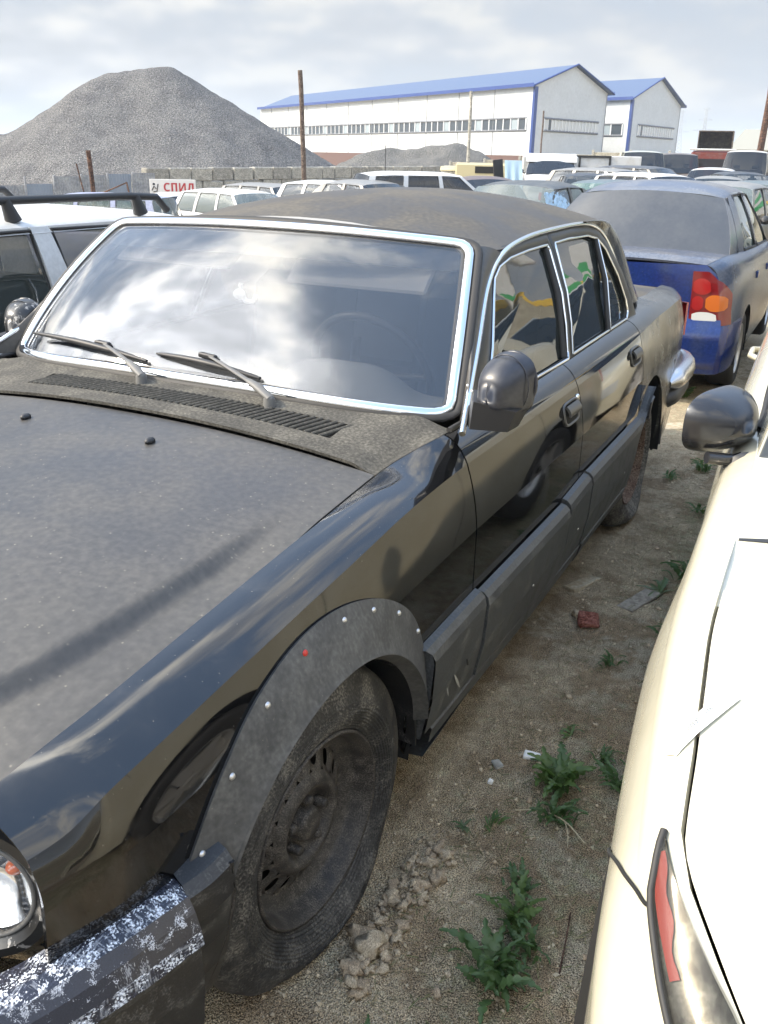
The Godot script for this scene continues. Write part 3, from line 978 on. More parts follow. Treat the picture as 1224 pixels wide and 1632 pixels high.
	# ---- wipers
	for w in [[Vector3(-0.115, 0, -0.640), Vector3(-0.350, 0.045, -0.752), Vector3(-0.660, 0.052, -0.768), Vector3(-0.155, 0.030, -0.712)], [Vector3(0.325, 0, -0.628), Vector3(0.045, 0.052, -0.748), Vector3(-0.135, 0.050, -0.735), Vector3(0.240, 0.028, -0.712)]]:
		var root: Vector3 = w[0]
		root.y = cowl_y(root.x, root.z)
		var tip: Vector3 = w[1]; tip.y = 0.985 + tip.y
		var q := MB.new()
		q.lathe([Vector2(0.0001, 0.030), Vector2(0.011, 0.029), Vector2(0.015, 0.020), Vector2(0.017, -0.01)], Transform3D(Basis.IDENTITY, root), 16)
		var a := root + Vector3(0, 0.022, 0)
		var kn := a.lerp(tip, 0.30) + Vector3(0, 0.014, 0.006)
		q.tube([a + (a - tip).normalized() * 0.008, a.lerp(kn, 0.5) + Vector3(0, 0.006, 0.003), kn], [0.013, 0.015, 0.010], 10, true, 0.7)
		var wi = add.call(q, "wiper", M.wiper_grey)
		q = MB.new()
		q.tube([kn, kn.lerp(tip, 0.5) + Vector3(0, 0.010, 0.008), tip + Vector3(0, 0.012, 0.008)], [0.0085, 0.0075, 0.0055], 8, true, 0.5)
		sub.call(q, "arm", M.wiper_grey, wi)
		q = MB.new()
		var e0: Vector3 = w[2]; var e1: Vector3 = w[3]
		e0.y += 0.985; e1.y += 0.985
		var path := []
		for k in 13: path.append(e0.lerp(e1, k / 12.0) + Vector3(0, 0.010, 0.008) * sin(PI * k / 12.0))
		q.tube(path, [0.004, 0.008, 0.009, 0.010, 0.011, 0.012, 0.013, 0.012, 0.011, 0.010, 0.009, 0.008, 0.006], 8, true, 0.8)
		q.box(tip + Vector3(0, 0.010, 0.008), Vector3(0.060, 0.014, 0.018), 0.003, Basis.looking_at((e1 - e0).normalized(), Vector3.UP) * Basis(Vector3.UP, PI / 2))
		sub.call(q, "blade", M.black_plastic, wi)
	# ---- boot lid and tail
	var tb := MB.new()
	tb.panel(func(u: float, v: float):
		var s := lerpf(3.20, 3.955, v); var k := 2.0 * u - 1.0
		var x: float = k * (herm(SEC, s, 1) - 0.035)
		return Vector3(x, herm(SEC, s, 2) + 0.018 * (1.0 - pow(absf(k), 2.4)) - 0.02 * pow(v, 6.0), -s), 24, 14, Vector3.UP, 0.02)
	add.call(tb, "boot_lid", M.volga_roof)
	tb = MB.new()
	for sg in [1.0, -1.0]:
		tb.grid(func(u: float, v: float):
			var s := lerpf(2.70, 3.955, u)
			var x0 := herm(SEC, s, 1); var x1 := x0 - 0.032 - 0.10 * clampf((3.25 - s) / 0.5, 0, 1)
			return Vector3(lerpf(x0, x1, v) * sg, herm(SEC, s, 2) + 0.006 * v, -s), 24, 3, Vector3.UP)
	tb.grid(func(u: float, v: float):
		var k := 2.0 * u - 1.0
		var y := lerpf(0.94, 0.34, v)
		var x: float = k * lerpf(0.690, 0.80, clampf((0.94 - y) / 0.2, 0, 1))
		return Vector3(x, y, -3.965 - 0.05 * (1 - k * k) + 0.03 * v), 20, 10, Vector3(0, 0, -1))
	add.call(tb, "tail_panel", M.volga_dusty)
	for sg in [1.0, -1.0]:
		tb = MB.new()
		tb.panel(func(u: float, v: float):
			var a: float = u
			var y := lerpf(0.875, 0.700, v)
			var x := lerpf(0.805, 0.42, a) if a > 0.12 else lerpf(0.818, 0.79, a / 0.12)
			return Vector3(x * sg, y, -3.945 - 0.045 * sm(0.0, 0.25, a)), 20, 6, Vector3(0, 0, -1), 0.02)
		add.call(tb, "tail_lamp", M.lamp_red)
	# rear bumper: bright bar with the end turned round the corner, hanging loose
	tb = MB.new()
	var RB := curve([Vector3(0.862, 0.545, -3.36), Vector3(0.876, 0.552, -3.56), Vector3(0.865, 0.556, -3.80), Vector3(0.80, 0.560, -3.98), Vector3(0.60, 0.560, -4.06), Vector3(0, 0.560, -4.09)], 6)
	var RBall := RB.duplicate()
	var back := mirror_x(RB); back.reverse()
	RBall.append_array(back.slice(1))
	var rbr := []
	for k in RBall.size(): rbr.append(0.056 * clampf(minf(k, RBall.size() - 1 - k) / 5.0 + 0.35, 0.35, 1.0))
	tb.tube(RBall, rbr, 12, true, 1.0)
	add.call(tb, "rear_bumper", M.chrome_dull)
	tb = MB.new()
	tb.tube(RBall.map(func(p): return p + Vector3(-0.020 * signf(p.x), -0.09, 0.02)), rbr, 10)
	add.call(tb, "rear_bumper_apron", M.black_plastic)
	tb = MB.new()
	tb.panel(func(u: float, v: float): return Vector3(0.872 - 0.03 * v + 0.03 * sin(u * 5.0) * v, lerpf(0.66, 0.24, v), -lerpf(3.30, 3.44, u) - 0.02 * sin(v * 6.0)), 4, 8, Vector3(1, 0, 0), 0.006)
	add.call(tb, "mud_guard", M.black_plastic)
	# ---- front end: lamps, grille, bumper
	for sg in [1.0, -1.0]:
		var c := Vector3(0.672 * sg, 0.585, 0.650)
		var nrm := Vector3(0.34 * sg, 0.10, 0.93).normalized()
		var ax := Vector3.UP.cross(nrm).normalized(); var ay := nrm.cross(ax)
		tb = MB.new()
		var prev := oval(c - nrm * 0.03, 0.140, 0.128, ax, ay, 40)
		for st in [[0.128, 0.116, 0.002], [0.120, 0.108, 0.014], [0.106, 0.094, 0.016], [0.092, 0.082, 0.004], [0.088, 0.078, -0.02]]:
			var nx := oval(c + nrm * st[2], st[0], st[1], ax, ay, 40)
			strip(tb, prev, nx, 1, Vector3.ZERO)
			prev = nx
		var hl = add.call(tb, "headlamp_surround", M.mirror_scuffed)
		tb = MB.new(); fan(tb, oval(c + nrm * 0.0, 0.090, 0.080, ax, ay, 40), nrm, nrm * 0.028); sub.call(tb, "lens", M.clear_lens, hl)
		tb = MB.new(); tb.tube(oval(c + nrm * 0.004, 0.089, 0.079, ax, ay, 40), 0.004, 6, false); sub.call(tb, "lens_rim", M.wiper_grey, hl)
		tb = MB.new()
		for k in 44:
			var a := TAU * k / 44.0
			var d0 := ax * cos(a) + ay * sin(a) * 0.88
			tb.tube([c + d0 * 0.074 + nrm * 0.010, c + d0 * 0.088 + nrm * 0.004], 0.0022, 4, false)
		sub.call(tb, "lens_ribs", M.clear_lens, hl)
		tb = MB.new(); fan(tb, oval(c - nrm * 0.012, 0.088, 0.078, ax, ay, 40), nrm, nrm * -0.05); sub.call(tb, "reflector", M.chrome, hl)
		tb = MB.new(); tb.lump(c + ax * 0.048 * sg + ay * 0.026 - nrm * 0.022, Vector3(0.014, 0.012, 0.014), 4, 12, 0.05); sub.call(tb, "indicator_bulb", M.amber, hl)
		# sheet of the nose round the lamp
		tb = MB.new()
		var outer := []
		for i in 41:
			var a := TAU * i / 40.0
			var p := c + ax * cos(a) * 0.142 + ay * sin(a) * 0.130 - nrm * 0.028
			outer.append(p)
		var far := []
		for i in 41:
			var a := TAU * i / 40.0
			var q := Vector2(cos(a), sin(a)); q /= pow(pow(absf(q.x), 6.0) + pow(absf(q.y), 6.0), 1.0 / 6.0)
			var p := c + ax * q.x * 0.165 + ay * q.y * 0.165 - nrm * 0.05
			var lim_x := herm(SEC, -p.z, 5) - 0.004
			p.x = sg * clampf(p.x * sg, 0.40, lim_x)
			far.append(p)
		strip(tb, far, outer, 3, nrm)
		add.call(tb, "nose_panel", paint)
	tb = MB.new()
	tb.grid(func(u: float, v: float): return Vector3(lerpf(-0.50, 0.50, u), lerpf(0.76, 0.40, v), 0.74 + 0.05 * (1 - pow(2 * u - 1, 2.0))), 12, 4, Vector3(0, 0, 1))
	for k in 9: tb.box(Vector3(0, 0.72 - 0.03 * k, 0.80), Vector3(0.86, 0.008, 0.03), 0.003)
	add.call(tb, "grille", M.black_plastic)
	# front bumper: painted blade, scuffed bright top, plastic end cap
	var BF := curve([Vector3(0, 0.485, 0.985), Vector3(0.40, 0.486, 0.960), Vector3(0.68, 0.492, 0.860), Vector3(0.805, 0.505, 0.745), Vector3(0.876, 0.528, 0.610), Vector3(0.914, 0.536, 0.480)], 8)
	for sg in [1.0, -1.0]:
		var F: Array = BF if sg > 0 else mirror_x(BF)
		tb = MB.new()
		var ofs := func(p: Vector3, k: int) -> Vector3:
			var i := k
			return p
		var prof := [Vector2(-0.055, 0.016), Vector2(-0.022, 0.012), Vector2(0.002, 0.002), Vector2(0.018, -0.018), Vector2(0.030, -0.045), Vector2(0.036, -0.068), Vector2(0.024, -0.078)]
		var sweep := func(mbx: MB, path: Array, pf: Array, smooth: bool):
			var m := path.size()
			var rows := []
			for k in m:
				var d: Vector3 = (path[mini(k + 1, m - 1)] - path[maxi(k - 1, 0)])
				d.y = 0; d = d.normalized()
				var o := Vector3(-d.z, 0, d.x)
				if o.dot(path[k] - Vector3(0, 0, -1.6)) < 0: o = -o
				rows.append(pf.map(func(q): return path[k] + o * q.x + Vector3(0, q.y, 0)))
			for j in pf.size() - 1:
				var P := PackedVector3Array()
				for k in m: P.append(rows[k][j])
				for k in m: P.append(rows[k][j + 1])
				mbx.pts(P, m - 1, 1)
		sweep.call(tb, F, prof.slice(2, 5), false)
		var fb = add.call(tb, "front_bumper", M.bumper_scuffed)
		tb = MB.new(); sweep.call(tb, F, prof.slice(0, 3), false); sub.call(tb, "bright_top_edge", M.bumper_bright, fb)
		tb = MB.new(); sweep.call(tb, F, prof.slice(4, 7), false); sub.call(tb, "bright_lower_edge", M.bumper_bright, fb)
		tb = MB.new()
		sweep.call(tb, F, [Vector2(0.022, -0.076), Vector2(0.026, -0.090), Vector2(0.030, -0.150), Vector2(0.022, -0.240), Vector2(0.0, -0.330), Vector2(-0.08, -0.36)], true)
		sub.call(tb, "lower_apron", M.black_plastic_worn, fb)
		tb = MB.new()
		var E := curve([Vector3(0.914 * sg, 0.540, 0.482), Vector3(0.928 * sg, 0.546, 0.440), Vector3(0.936 * sg, 0.556, 0.398)], 6)
		sweep.call(tb, E, [Vector2(-0.050, 0.020), Vector2(-0.012, 0.010), Vector2(0.004, -0.006), Vector2(0.006, -0.060), Vector2(-0.004, -0.130), Vector2(-0.024, -0.210), Vector2(-0.055, -0.30)], true)
		tb.tube([Vector3(0.938 * sg, 0.552, 0.402), Vector3(0.940 * sg, 0.49, 0.400), Vector3(0.928 * sg, 0.42, 0.402), Vector3(0.905 * sg, 0.34, 0.410), Vector3(0.875 * sg, 0.26, 0.42)], 0.005, 6)
		sub.call(tb, "end_cap", M.black_plastic_worn, fb)
	# ---- wheel-arch flares with rivets
	for sg in [1.0, -1.0]:
		tb = MB.new()
		var zc := 0.045; var yc := 0.29
		var fl := func(a: float, r: float, d: float) -> Vector3:
			var z := zc + cos(a) * r; var y := yc + sin(a) * r
			return Vector3((skin_x(-z, maxf(y, 0.3)) + d) * sg, y, z)
		var a0 := deg_to_rad(33.0); var a1 := deg_to_rad(163.0)
		tb.panel(func(u: float, v: float):
			var a := lerpf(a0, a1, u)
			var wide := lerpf(0.078, 0.105, sm(0.0, 0.25, u)) * lerpf(1.0, 0.75, sm(0.75, 1.0, u))
			return fl.call(a, 0.402 + wide * v, lerpf(0.044, 0.006, pow(v, 0.8))), 60, 8, Vector3(sg, 0, 0), 0.006)
		tb.panel(func(u: float, v: float):
			var a := lerpf(a0 - 0.05, a1 + 0.1, u)
			return fl.call(a, lerpf(0.403, 0.385, v), 0.044 - 0.03 * v), 60, 3, Vector3(sg, 0, 0), 0.006)
		var fl_o = add.call(tb, "arch_flare", M.flare)
		var ri := 0
		for a in [36.0, 51.0, 66.0, 81.0, 97.0, 110.0, 124.0, 140.0]:
			tb = MB.new()
			var ar := deg_to_rad(a)
			var wide := lerpf(0.078, 0.105, sm(0.0, 0.25, (ar - a0) / (a1 - a0)))
			var p: Vector3 = fl.call(ar, 0.402 + wide * 0.80, 0.013)
			tb.lathe([Vector2(0.0001, 0.0040), Vector2(0.0040, 0.0032), Vector2(0.0062, 0.0005), Vector2(0.0062, -0.002)], Transform3D(Basis(Vector3(0, 0, 1), -PI / 2.0 * sg), p), 12)
			sub.call(tb, "rivet", M.rivet_red if ri == 3 else M.rivet, fl_o)
			ri += 1
		# rear edge of the arch liner
		tb = MB.new()
		tb.panel(func(u: float, v: float):
			var a := lerpf(deg_to_rad(140), deg_to_rad(181), u)
			return Vector3(lerpf(0.905, 0.70, v) * sg, yc + sin(a) * (0.39 + 0.02 * v), zc + cos(a) * (0.395 + 0.02 * v)), 16, 4, Vector3(0, 0, 1), 0.006)
		add.call(tb, "arch_liner", M.black_plastic_worn)
	# ---- plastic cladding along the bottom
	for sg in [1.0, -1.0]:
		var pieces := [[0.375, 0.700, 0.540, 0.548, 0.0], [0.712, 1.440, 0.540, 0.542, 0.004], [1.455, 1.700, 0.552, 0.570, 0.001], [1.706, 2.660, 0.575, 0.590, 0.004]]
		for pc in pieces:
			tb = MB.new()
			var lowc := func(s: float): return maxf(0.285 + 0.02 * sm(1.2, 2.4, s), rlow.call(-s) + 0.015) if s > 2.3 else 0.285 + 0.02 * sm(1.2, 2.4, s)
			var row := func(s: float, k: int) -> Vector3:
				var u: float = (s - pc[0]) / (pc[1] - pc[0])
				var yt: float = lerpf(pc[2], pc[3], u)
				var yl: float = lowc.call(s)
				var q: Array = [[0.001, yt], [0.018, yt - 0.005], [0.031, yt - 0.018], [0.036, yt - 0.040], [0.033, lerpf(yt - 0.05, yl, 0.5)], [0.026, yl]]
				var e: Array = q[k]
				e[1] = maxf(e[1], yl)
				return Vector3((skin_x(s, e[1]) + e[0] + pc[4]) * sg, e[1], -s)
			for k in 5:
				tb.grid(func(u: float, v: float):
					var s := lerpf(pc[0], pc[1], u)
					if pc[0] < 0.4: s = lerpf(arch_front(k, v), pc[1], u)
					return row.call(s, k).lerp(row.call(s, k + 1), v), 30, 2, Vector3(sg, 0.2, 0))
			# end faces
			for se in [pc[0], pc[1]]:
				tb.grid(func(u: float, v: float):
					var p: Vector3 = row.call(se, mini(int(u * 5.0 + 0.01), 5))
					return Vector3(lerpf(p.x, (skin_x(se, p.y) - 0.004) * sg, v), p.y, p.z), 5, 1)
			var cl = add.call(tb, "sill_cladding", M.cladding)
			if pc[0] < 0.6 and sg > 0:
				# pale scrape and a slit torn in the front piece
				for q in [[0.505, 0.405, 0.575, 0.325, 0.007, 0], [0.470, 0.385, 0.495, 0.345, 0.005, 0], [0.585, 0.405, 0.610, 0.375, 0.008, 1]]:
					tb = MB.new()
					tb.grid(func(u: float, v: float):
						var s := lerpf(q[0], q[2], u); var y: float = lerpf(q[1], q[3], u) + (v - 0.5) * 2.0 * q[4] * sin(PI * u)
						return Vector3(skin_x(s, y) + 0.0365, y, -s), 10, 2, Vector3(1, 0, 0))
					sub.call(tb, "scrape_mark" if q[5] == 0 else "torn_slit", M.scrape if q[5] == 0 else M.black, cl)
			if pc[0] > 0.6 and sg > 0:
				tb = MB.new()
				var p: Vector3 = row.call(lerpf(pc[0], pc[1], 0.55), 4)
				tb.lathe([Vector2(0.0001, 0.003), Vector2(0.004, 0.002), Vector2(0.005, -0.002)], Transform3D(Basis(Vector3(0, 0, 1), -PI / 2.0 * sg), p), 10)
				sub.call(tb, "screw_head", M.rivet, cl)
		# rocker below
		for rk in [[0.44, 1.715, 0.0], [1.722, 2.36, 0.003]]:
			tb = MB.new()
			var prof2 := [Vector2(0.020, 0.290), Vector2(0.030, 0.282), Vector2(0.027, 0.240), Vector2(0.012, 0.208), Vector2(-0.05, 0.200)]
			for k in 4:
				tb.grid(func(u: float, v: float):
					var s := lerpf(rk[0], rk[1], u)
					var q: Vector2 = prof2[k].lerp(prof2[k + 1], v)
					var y: float = q.y - 0.020 * sm(0.75, 0.44, s) * (1.0 if k > 1 else 0.3) + 0.03 * sm(1.2, 2.4, s)
					return Vector3((skin_x(s, maxf(y, 0.25)) + q.x + rk[2]) * sg, y, -s), 40, 2, Vector3(sg, 0, 0))
			add.call(tb, "rocker_cladding", M.cladding)
		# corner behind the rear door, short spear
		tb = MB.new()
		tb.panel(func(u: float, v: float):
			var s := lerpf(2.672, 2.735, u)
			var y := lerpf(0.610 + 0.012 * u, 0.610 - 0.20 * (1.0 - u), v)
			y = maxf(y, rlow.call(-s) - 0.14)
			return Vector3((skin_x(s, y) + 0.028 - 0.01 * v) * sg, y, -s), 4, 6, Vector3(sg, 0, 0), 0.02)
		add.call(tb, "sill_cladding", M.cladding)
	# ---- wheels
	for sg in [1.0, -1.0]:
		var wh := steel_wheel(car, Vector3(0.768 * sg, 0.287, 0.0) + off, sg, 0.345, 0.272 if sg > 0 else 0.30, 0.195, -0.06, M.rim_black, M.tyre, 0.030)
		wh.name = "wheel"
		steel_wheel(car, Vector3(0.752 * sg, 0.290, -2.83) + off, sg, 0.335, 0.280, 0.190, 0.0, M.rim_rust, M.tyre_dusty, 0.030)
	# ---- interior seen through the glass
	tb = MB.new()
	tb.grid(func(u: float, v: float):
		var x := lerpf(-0.72, 0.72, u)
		var z := lerpf(-0.70 - 0.09 * pow(absf(x) / 0.72, 5.0), -1.02, v)
		var hump := 0.085 * exp(-pow((x - 0.36) / 0.20, 4.0)) * sm(0.35, 0.75, v) * (1.0 - 0.6 * sm(0.85, 1.0, v))
		return Vector3(x, 0.955 - 0.01 * v + hump, z), 60, 16, Vector3.UP)
	tb.grid(func(u: float, v: float): return Vector3(lerpf(-0.72, 0.72, u), lerpf(0.95, 0.45, v), -1.02), 4, 4, Vector3(0, 0, -1))
	var dash = add.call(tb, "dashboard", M.dash)
	tb = MB.new()
	var sw := Vector3(0.36, 0.97, -1.13)
	var swn := Vector3(0, 0.42, -0.9).normalized()
	var sax := Vector3.RIGHT; var say := swn.cross(sax)
	tb.tube(oval(sw, 0.195, 0.195, sax, say, 40), 0.013, 8, false)
	tb.tube([sw - sax * 0.19, sw - swn * 0.02, sw + sax * 0.19], 0.012, 6)
	tb.tube([sw, sw - swn * 0.18 - Vector3(0, 0.05, 0)], 0.03, 8)
	add.call(tb, "steering_wheel", M.black_plastic)
	tb = MB.new()
	tb.box(Vector3(0.34, 1.275, -1.10), Vector3(0.46, 0.013, 0.15), 0.006, Basis(Vector3.RIGHT, 0.75))
	tb.box(Vector3(-0.34, 1.285, -1.13), Vector3(0.46, 0.013, 0.15), 0.006, Basis(Vector3.RIGHT, 0.55))
	add.call(tb, "sun_visor", M.headliner)
	tb = MB.new()
	tb.tube([Vector3(-0.02, 1.215, -1.00), Vector3(-0.02, 1.185, -0.995), Vector3(0.0, 1.165, -0.995), Vector3(0.028, 1.165, -0.995), Vector3(0.034, 1.185, -0.995)], 0.007, 8)
	tb.lump(Vector3(-0.02, 1.185, -0.99), Vector3(0.022, 0.016, 0.012), 9, 10, 0.1)
	add.call(tb, "mirror_bracket", M.white_drop)
	for sx in [0.38, -0.38]:
		tb = MB.new()
		tb.box(Vector3(sx, 0.55, -1.62), Vector3(0.50, 0.16, 0.50), 0.05)
		tb.box(Vector3(sx, 0.86, -1.90), Vector3(0.48, 0.56, 0.13), 0.06, Basis(Vector3.RIGHT, -0.2))
		tb.box(Vector3(sx, 1.20, -1.98), Vector3(0.26, 0.16, 0.09), 0.04, Basis(Vector3.RIGHT, -0.15))
		add.call(tb, "front_seat", M.seat)
	tb = MB.new()
	tb.box(Vector3(0, 0.55, -2.45), Vector3(1.30, 0.16, 0.50), 0.05)
	tb.box(Vector3(0, 0.86, -2.74), Vector3(1.30, 0.56, 0.14), 0.06, Basis(Vector3.RIGHT, -0.25))
	add.call(tb, "rear_seat", M.seat)
	tb = MB.new()
	tb.grid(func(u: float, v: float): return Vector3(lerpf(-0.66, 0.66, u), 0.96, lerpf(-2.80, -3.2, v)), 2, 2, Vector3.UP)
	tb.grid(func(u: float, v: float):
		var k := 2.0 * u - 1.0
		return Vector3(k * 0.62, 1.335 + 0.06 * (1 - k * k), lerpf(-1.20, -2.62, v)), 12, 8, Vector3.DOWN)
	add.call(tb, "headliner", M.headliner)

func arch_front(k: int, v: float) -> float:
	# front end of the fender cladding follows the wheel arch
	return lerpf(0.352, 0.375, clampf((k + v) / 2.0, 0, 1)) if k < 2 else lerpf(0.375, 0.40, clampf((k + v - 2.0) / 3.0, 0, 1))

# ================================================================ the other vehicles: one kit, driven by section tables
# local axes: front to +z, origin on the ground under the middle of the front axle; s = distance behind the front axle
# table rows: s, x,y inner edge of the shoulder, x,y shoulder, x,y widest line, x at y 0.5, x at the sill
func t_side(T: Array, s: float, y: float) -> float:
	var y2 := herm(T, s, 4); var y3 := herm(T, s, 6)
	var x2 := herm(T, s, 3); var x3 := herm(T, s, 5)
	if y >= y3:
		var q := clampf((y - y3) / maxf(y2 - y3, 0.01), 0.0, 1.0)
		return lerpf(x3, x2, q) + (x3 - x2) * 0.9 * q * (1.0 - q)
	var x4 := herm(T, s, 7); var x5 := herm(T, s, 8)
	var ym := minf(0.5, y3 - 0.02)
	if y >= ym: return lerpf(x4, x3, sm(ym, y3, y))
	var w := (ym - y) / (ym - 0.2)
	return lerpf(x4, x5, w * w)

func t_shoulder(T: Array, s: float, v: float) -> Vector2:
	var a := Vector2(herm(T, s, 1), herm(T, s, 2)); var b := Vector2(herm(T, s, 3), herm(T, s, 4))
	var y3 := herm(T, s, 6); var x3 := herm(T, s, 5)
	# quadratic from flat top to steep side
	var c := Vector2(b.x - (x3 - b.x) * 0.35, a.y - (a.y - b.y) * 0.22)
	return a.lerp(c, v).lerp(c.lerp(b, v), v)

func body_table(w: float, fo: float, wb: float, ro: float, nose: float, hood: float, belt: float, deck: float, cowl: float, dk: float) -> Array:
	var e := wb + ro
	var T := []
	var row := func(s: float, k: float, y0: float):
		T.append([s, 0.90 * w * k, y0, 0.965 * w * k, y0 - 0.055, w * k, minf(y0 - 0.14, 0.70), 0.995 * w * k, 0.94 * w * k])
	row.call(-fo, 0.80, nose - 0.06); row.call(-fo + 0.10, 0.90, nose); row.call(-fo + 0.35, 0.965, lerpf(nose, hood, 0.35)); row.call(0.0, 0.99, lerpf(nose, hood, 0.65))
	row.call(cowl - 0.08, 1.0, hood); row.call(cowl + 0.12, 1.0, belt - 0.01); row.call(lerpf(cowl, dk, 0.5), 1.0, belt); row.call(dk - 0.15, 0.995, lerpf(belt, deck, 0.7)); row.call(dk + 0.1, 0.985, deck)
	row.call(e - 0.30, 0.96, deck - 0.01); row.call(e - 0.06, 0.91, deck - 0.04); row.call(e, 0.86, deck - 0.09)
	return T

func simple_wheel(parent: Node, at: Vector3, sg: float, R: float, wid: float, rim: Material, tyre: Material, spokes := 5) -> void:
	var w := node("wheel", parent)
	w.position = at
	var turn := Transform3D(Basis(Vector3(0, 0, 1), -PI / 2.0 * sg), Vector3.ZERO)
	var b := MB.new(); var h := wid * 0.5
	b.lathe([Vector2(R * 0.64, h - 0.01), Vector2(R * 0.72, h), Vector2(R * 0.86, h + 0.006), Vector2(R * 0.95, h - 0.006), Vector2(R, h - 0.03), Vector2(R, -h + 0.03), Vector2(R * 0.94, -h), Vector2(R * 0.64, -h)], turn, 32)
	put(b, "tyre", tyre, w)
	b = MB.new()
	b.lathe([Vector2(R * 0.655, h - 0.004), Vector2(R * 0.64, h - 0.002), Vector2(R * 0.61, h - 0.02), Vector2(R * 0.58, h - 0.06)], turn, 32)
	for k in spokes:
		var a := TAU * k / spokes
		var d := Vector3(0, sin(a), cos(a)); var t := Vector3(0, cos(a), -sin(a))
		b.quad(Vector3((h - 0.018) * sg, 0, 0) + d * R * 0.61 - t * 0.035, Vector3((h - 0.018) * sg, 0, 0) + d * R * 0.61 + t * 0.035, Vector3((h - 0.012) * sg, 0, 0) + d * 0.03 + t * 0.028, Vector3((h - 0.012) * sg, 0, 0) + d * 0.03 - t * 0.028)
	b.lathe([Vector2(0.0001, h - 0.006), Vector2(0.03, h - 0.008), Vector2(0.045, h - 0.02)], turn, 16)
	b.lathe([Vector2(0.05, h - 0.05), Vector2(R * 0.6, h - 0.05)], turn, 16)
	put(b, "rim", rim, w)

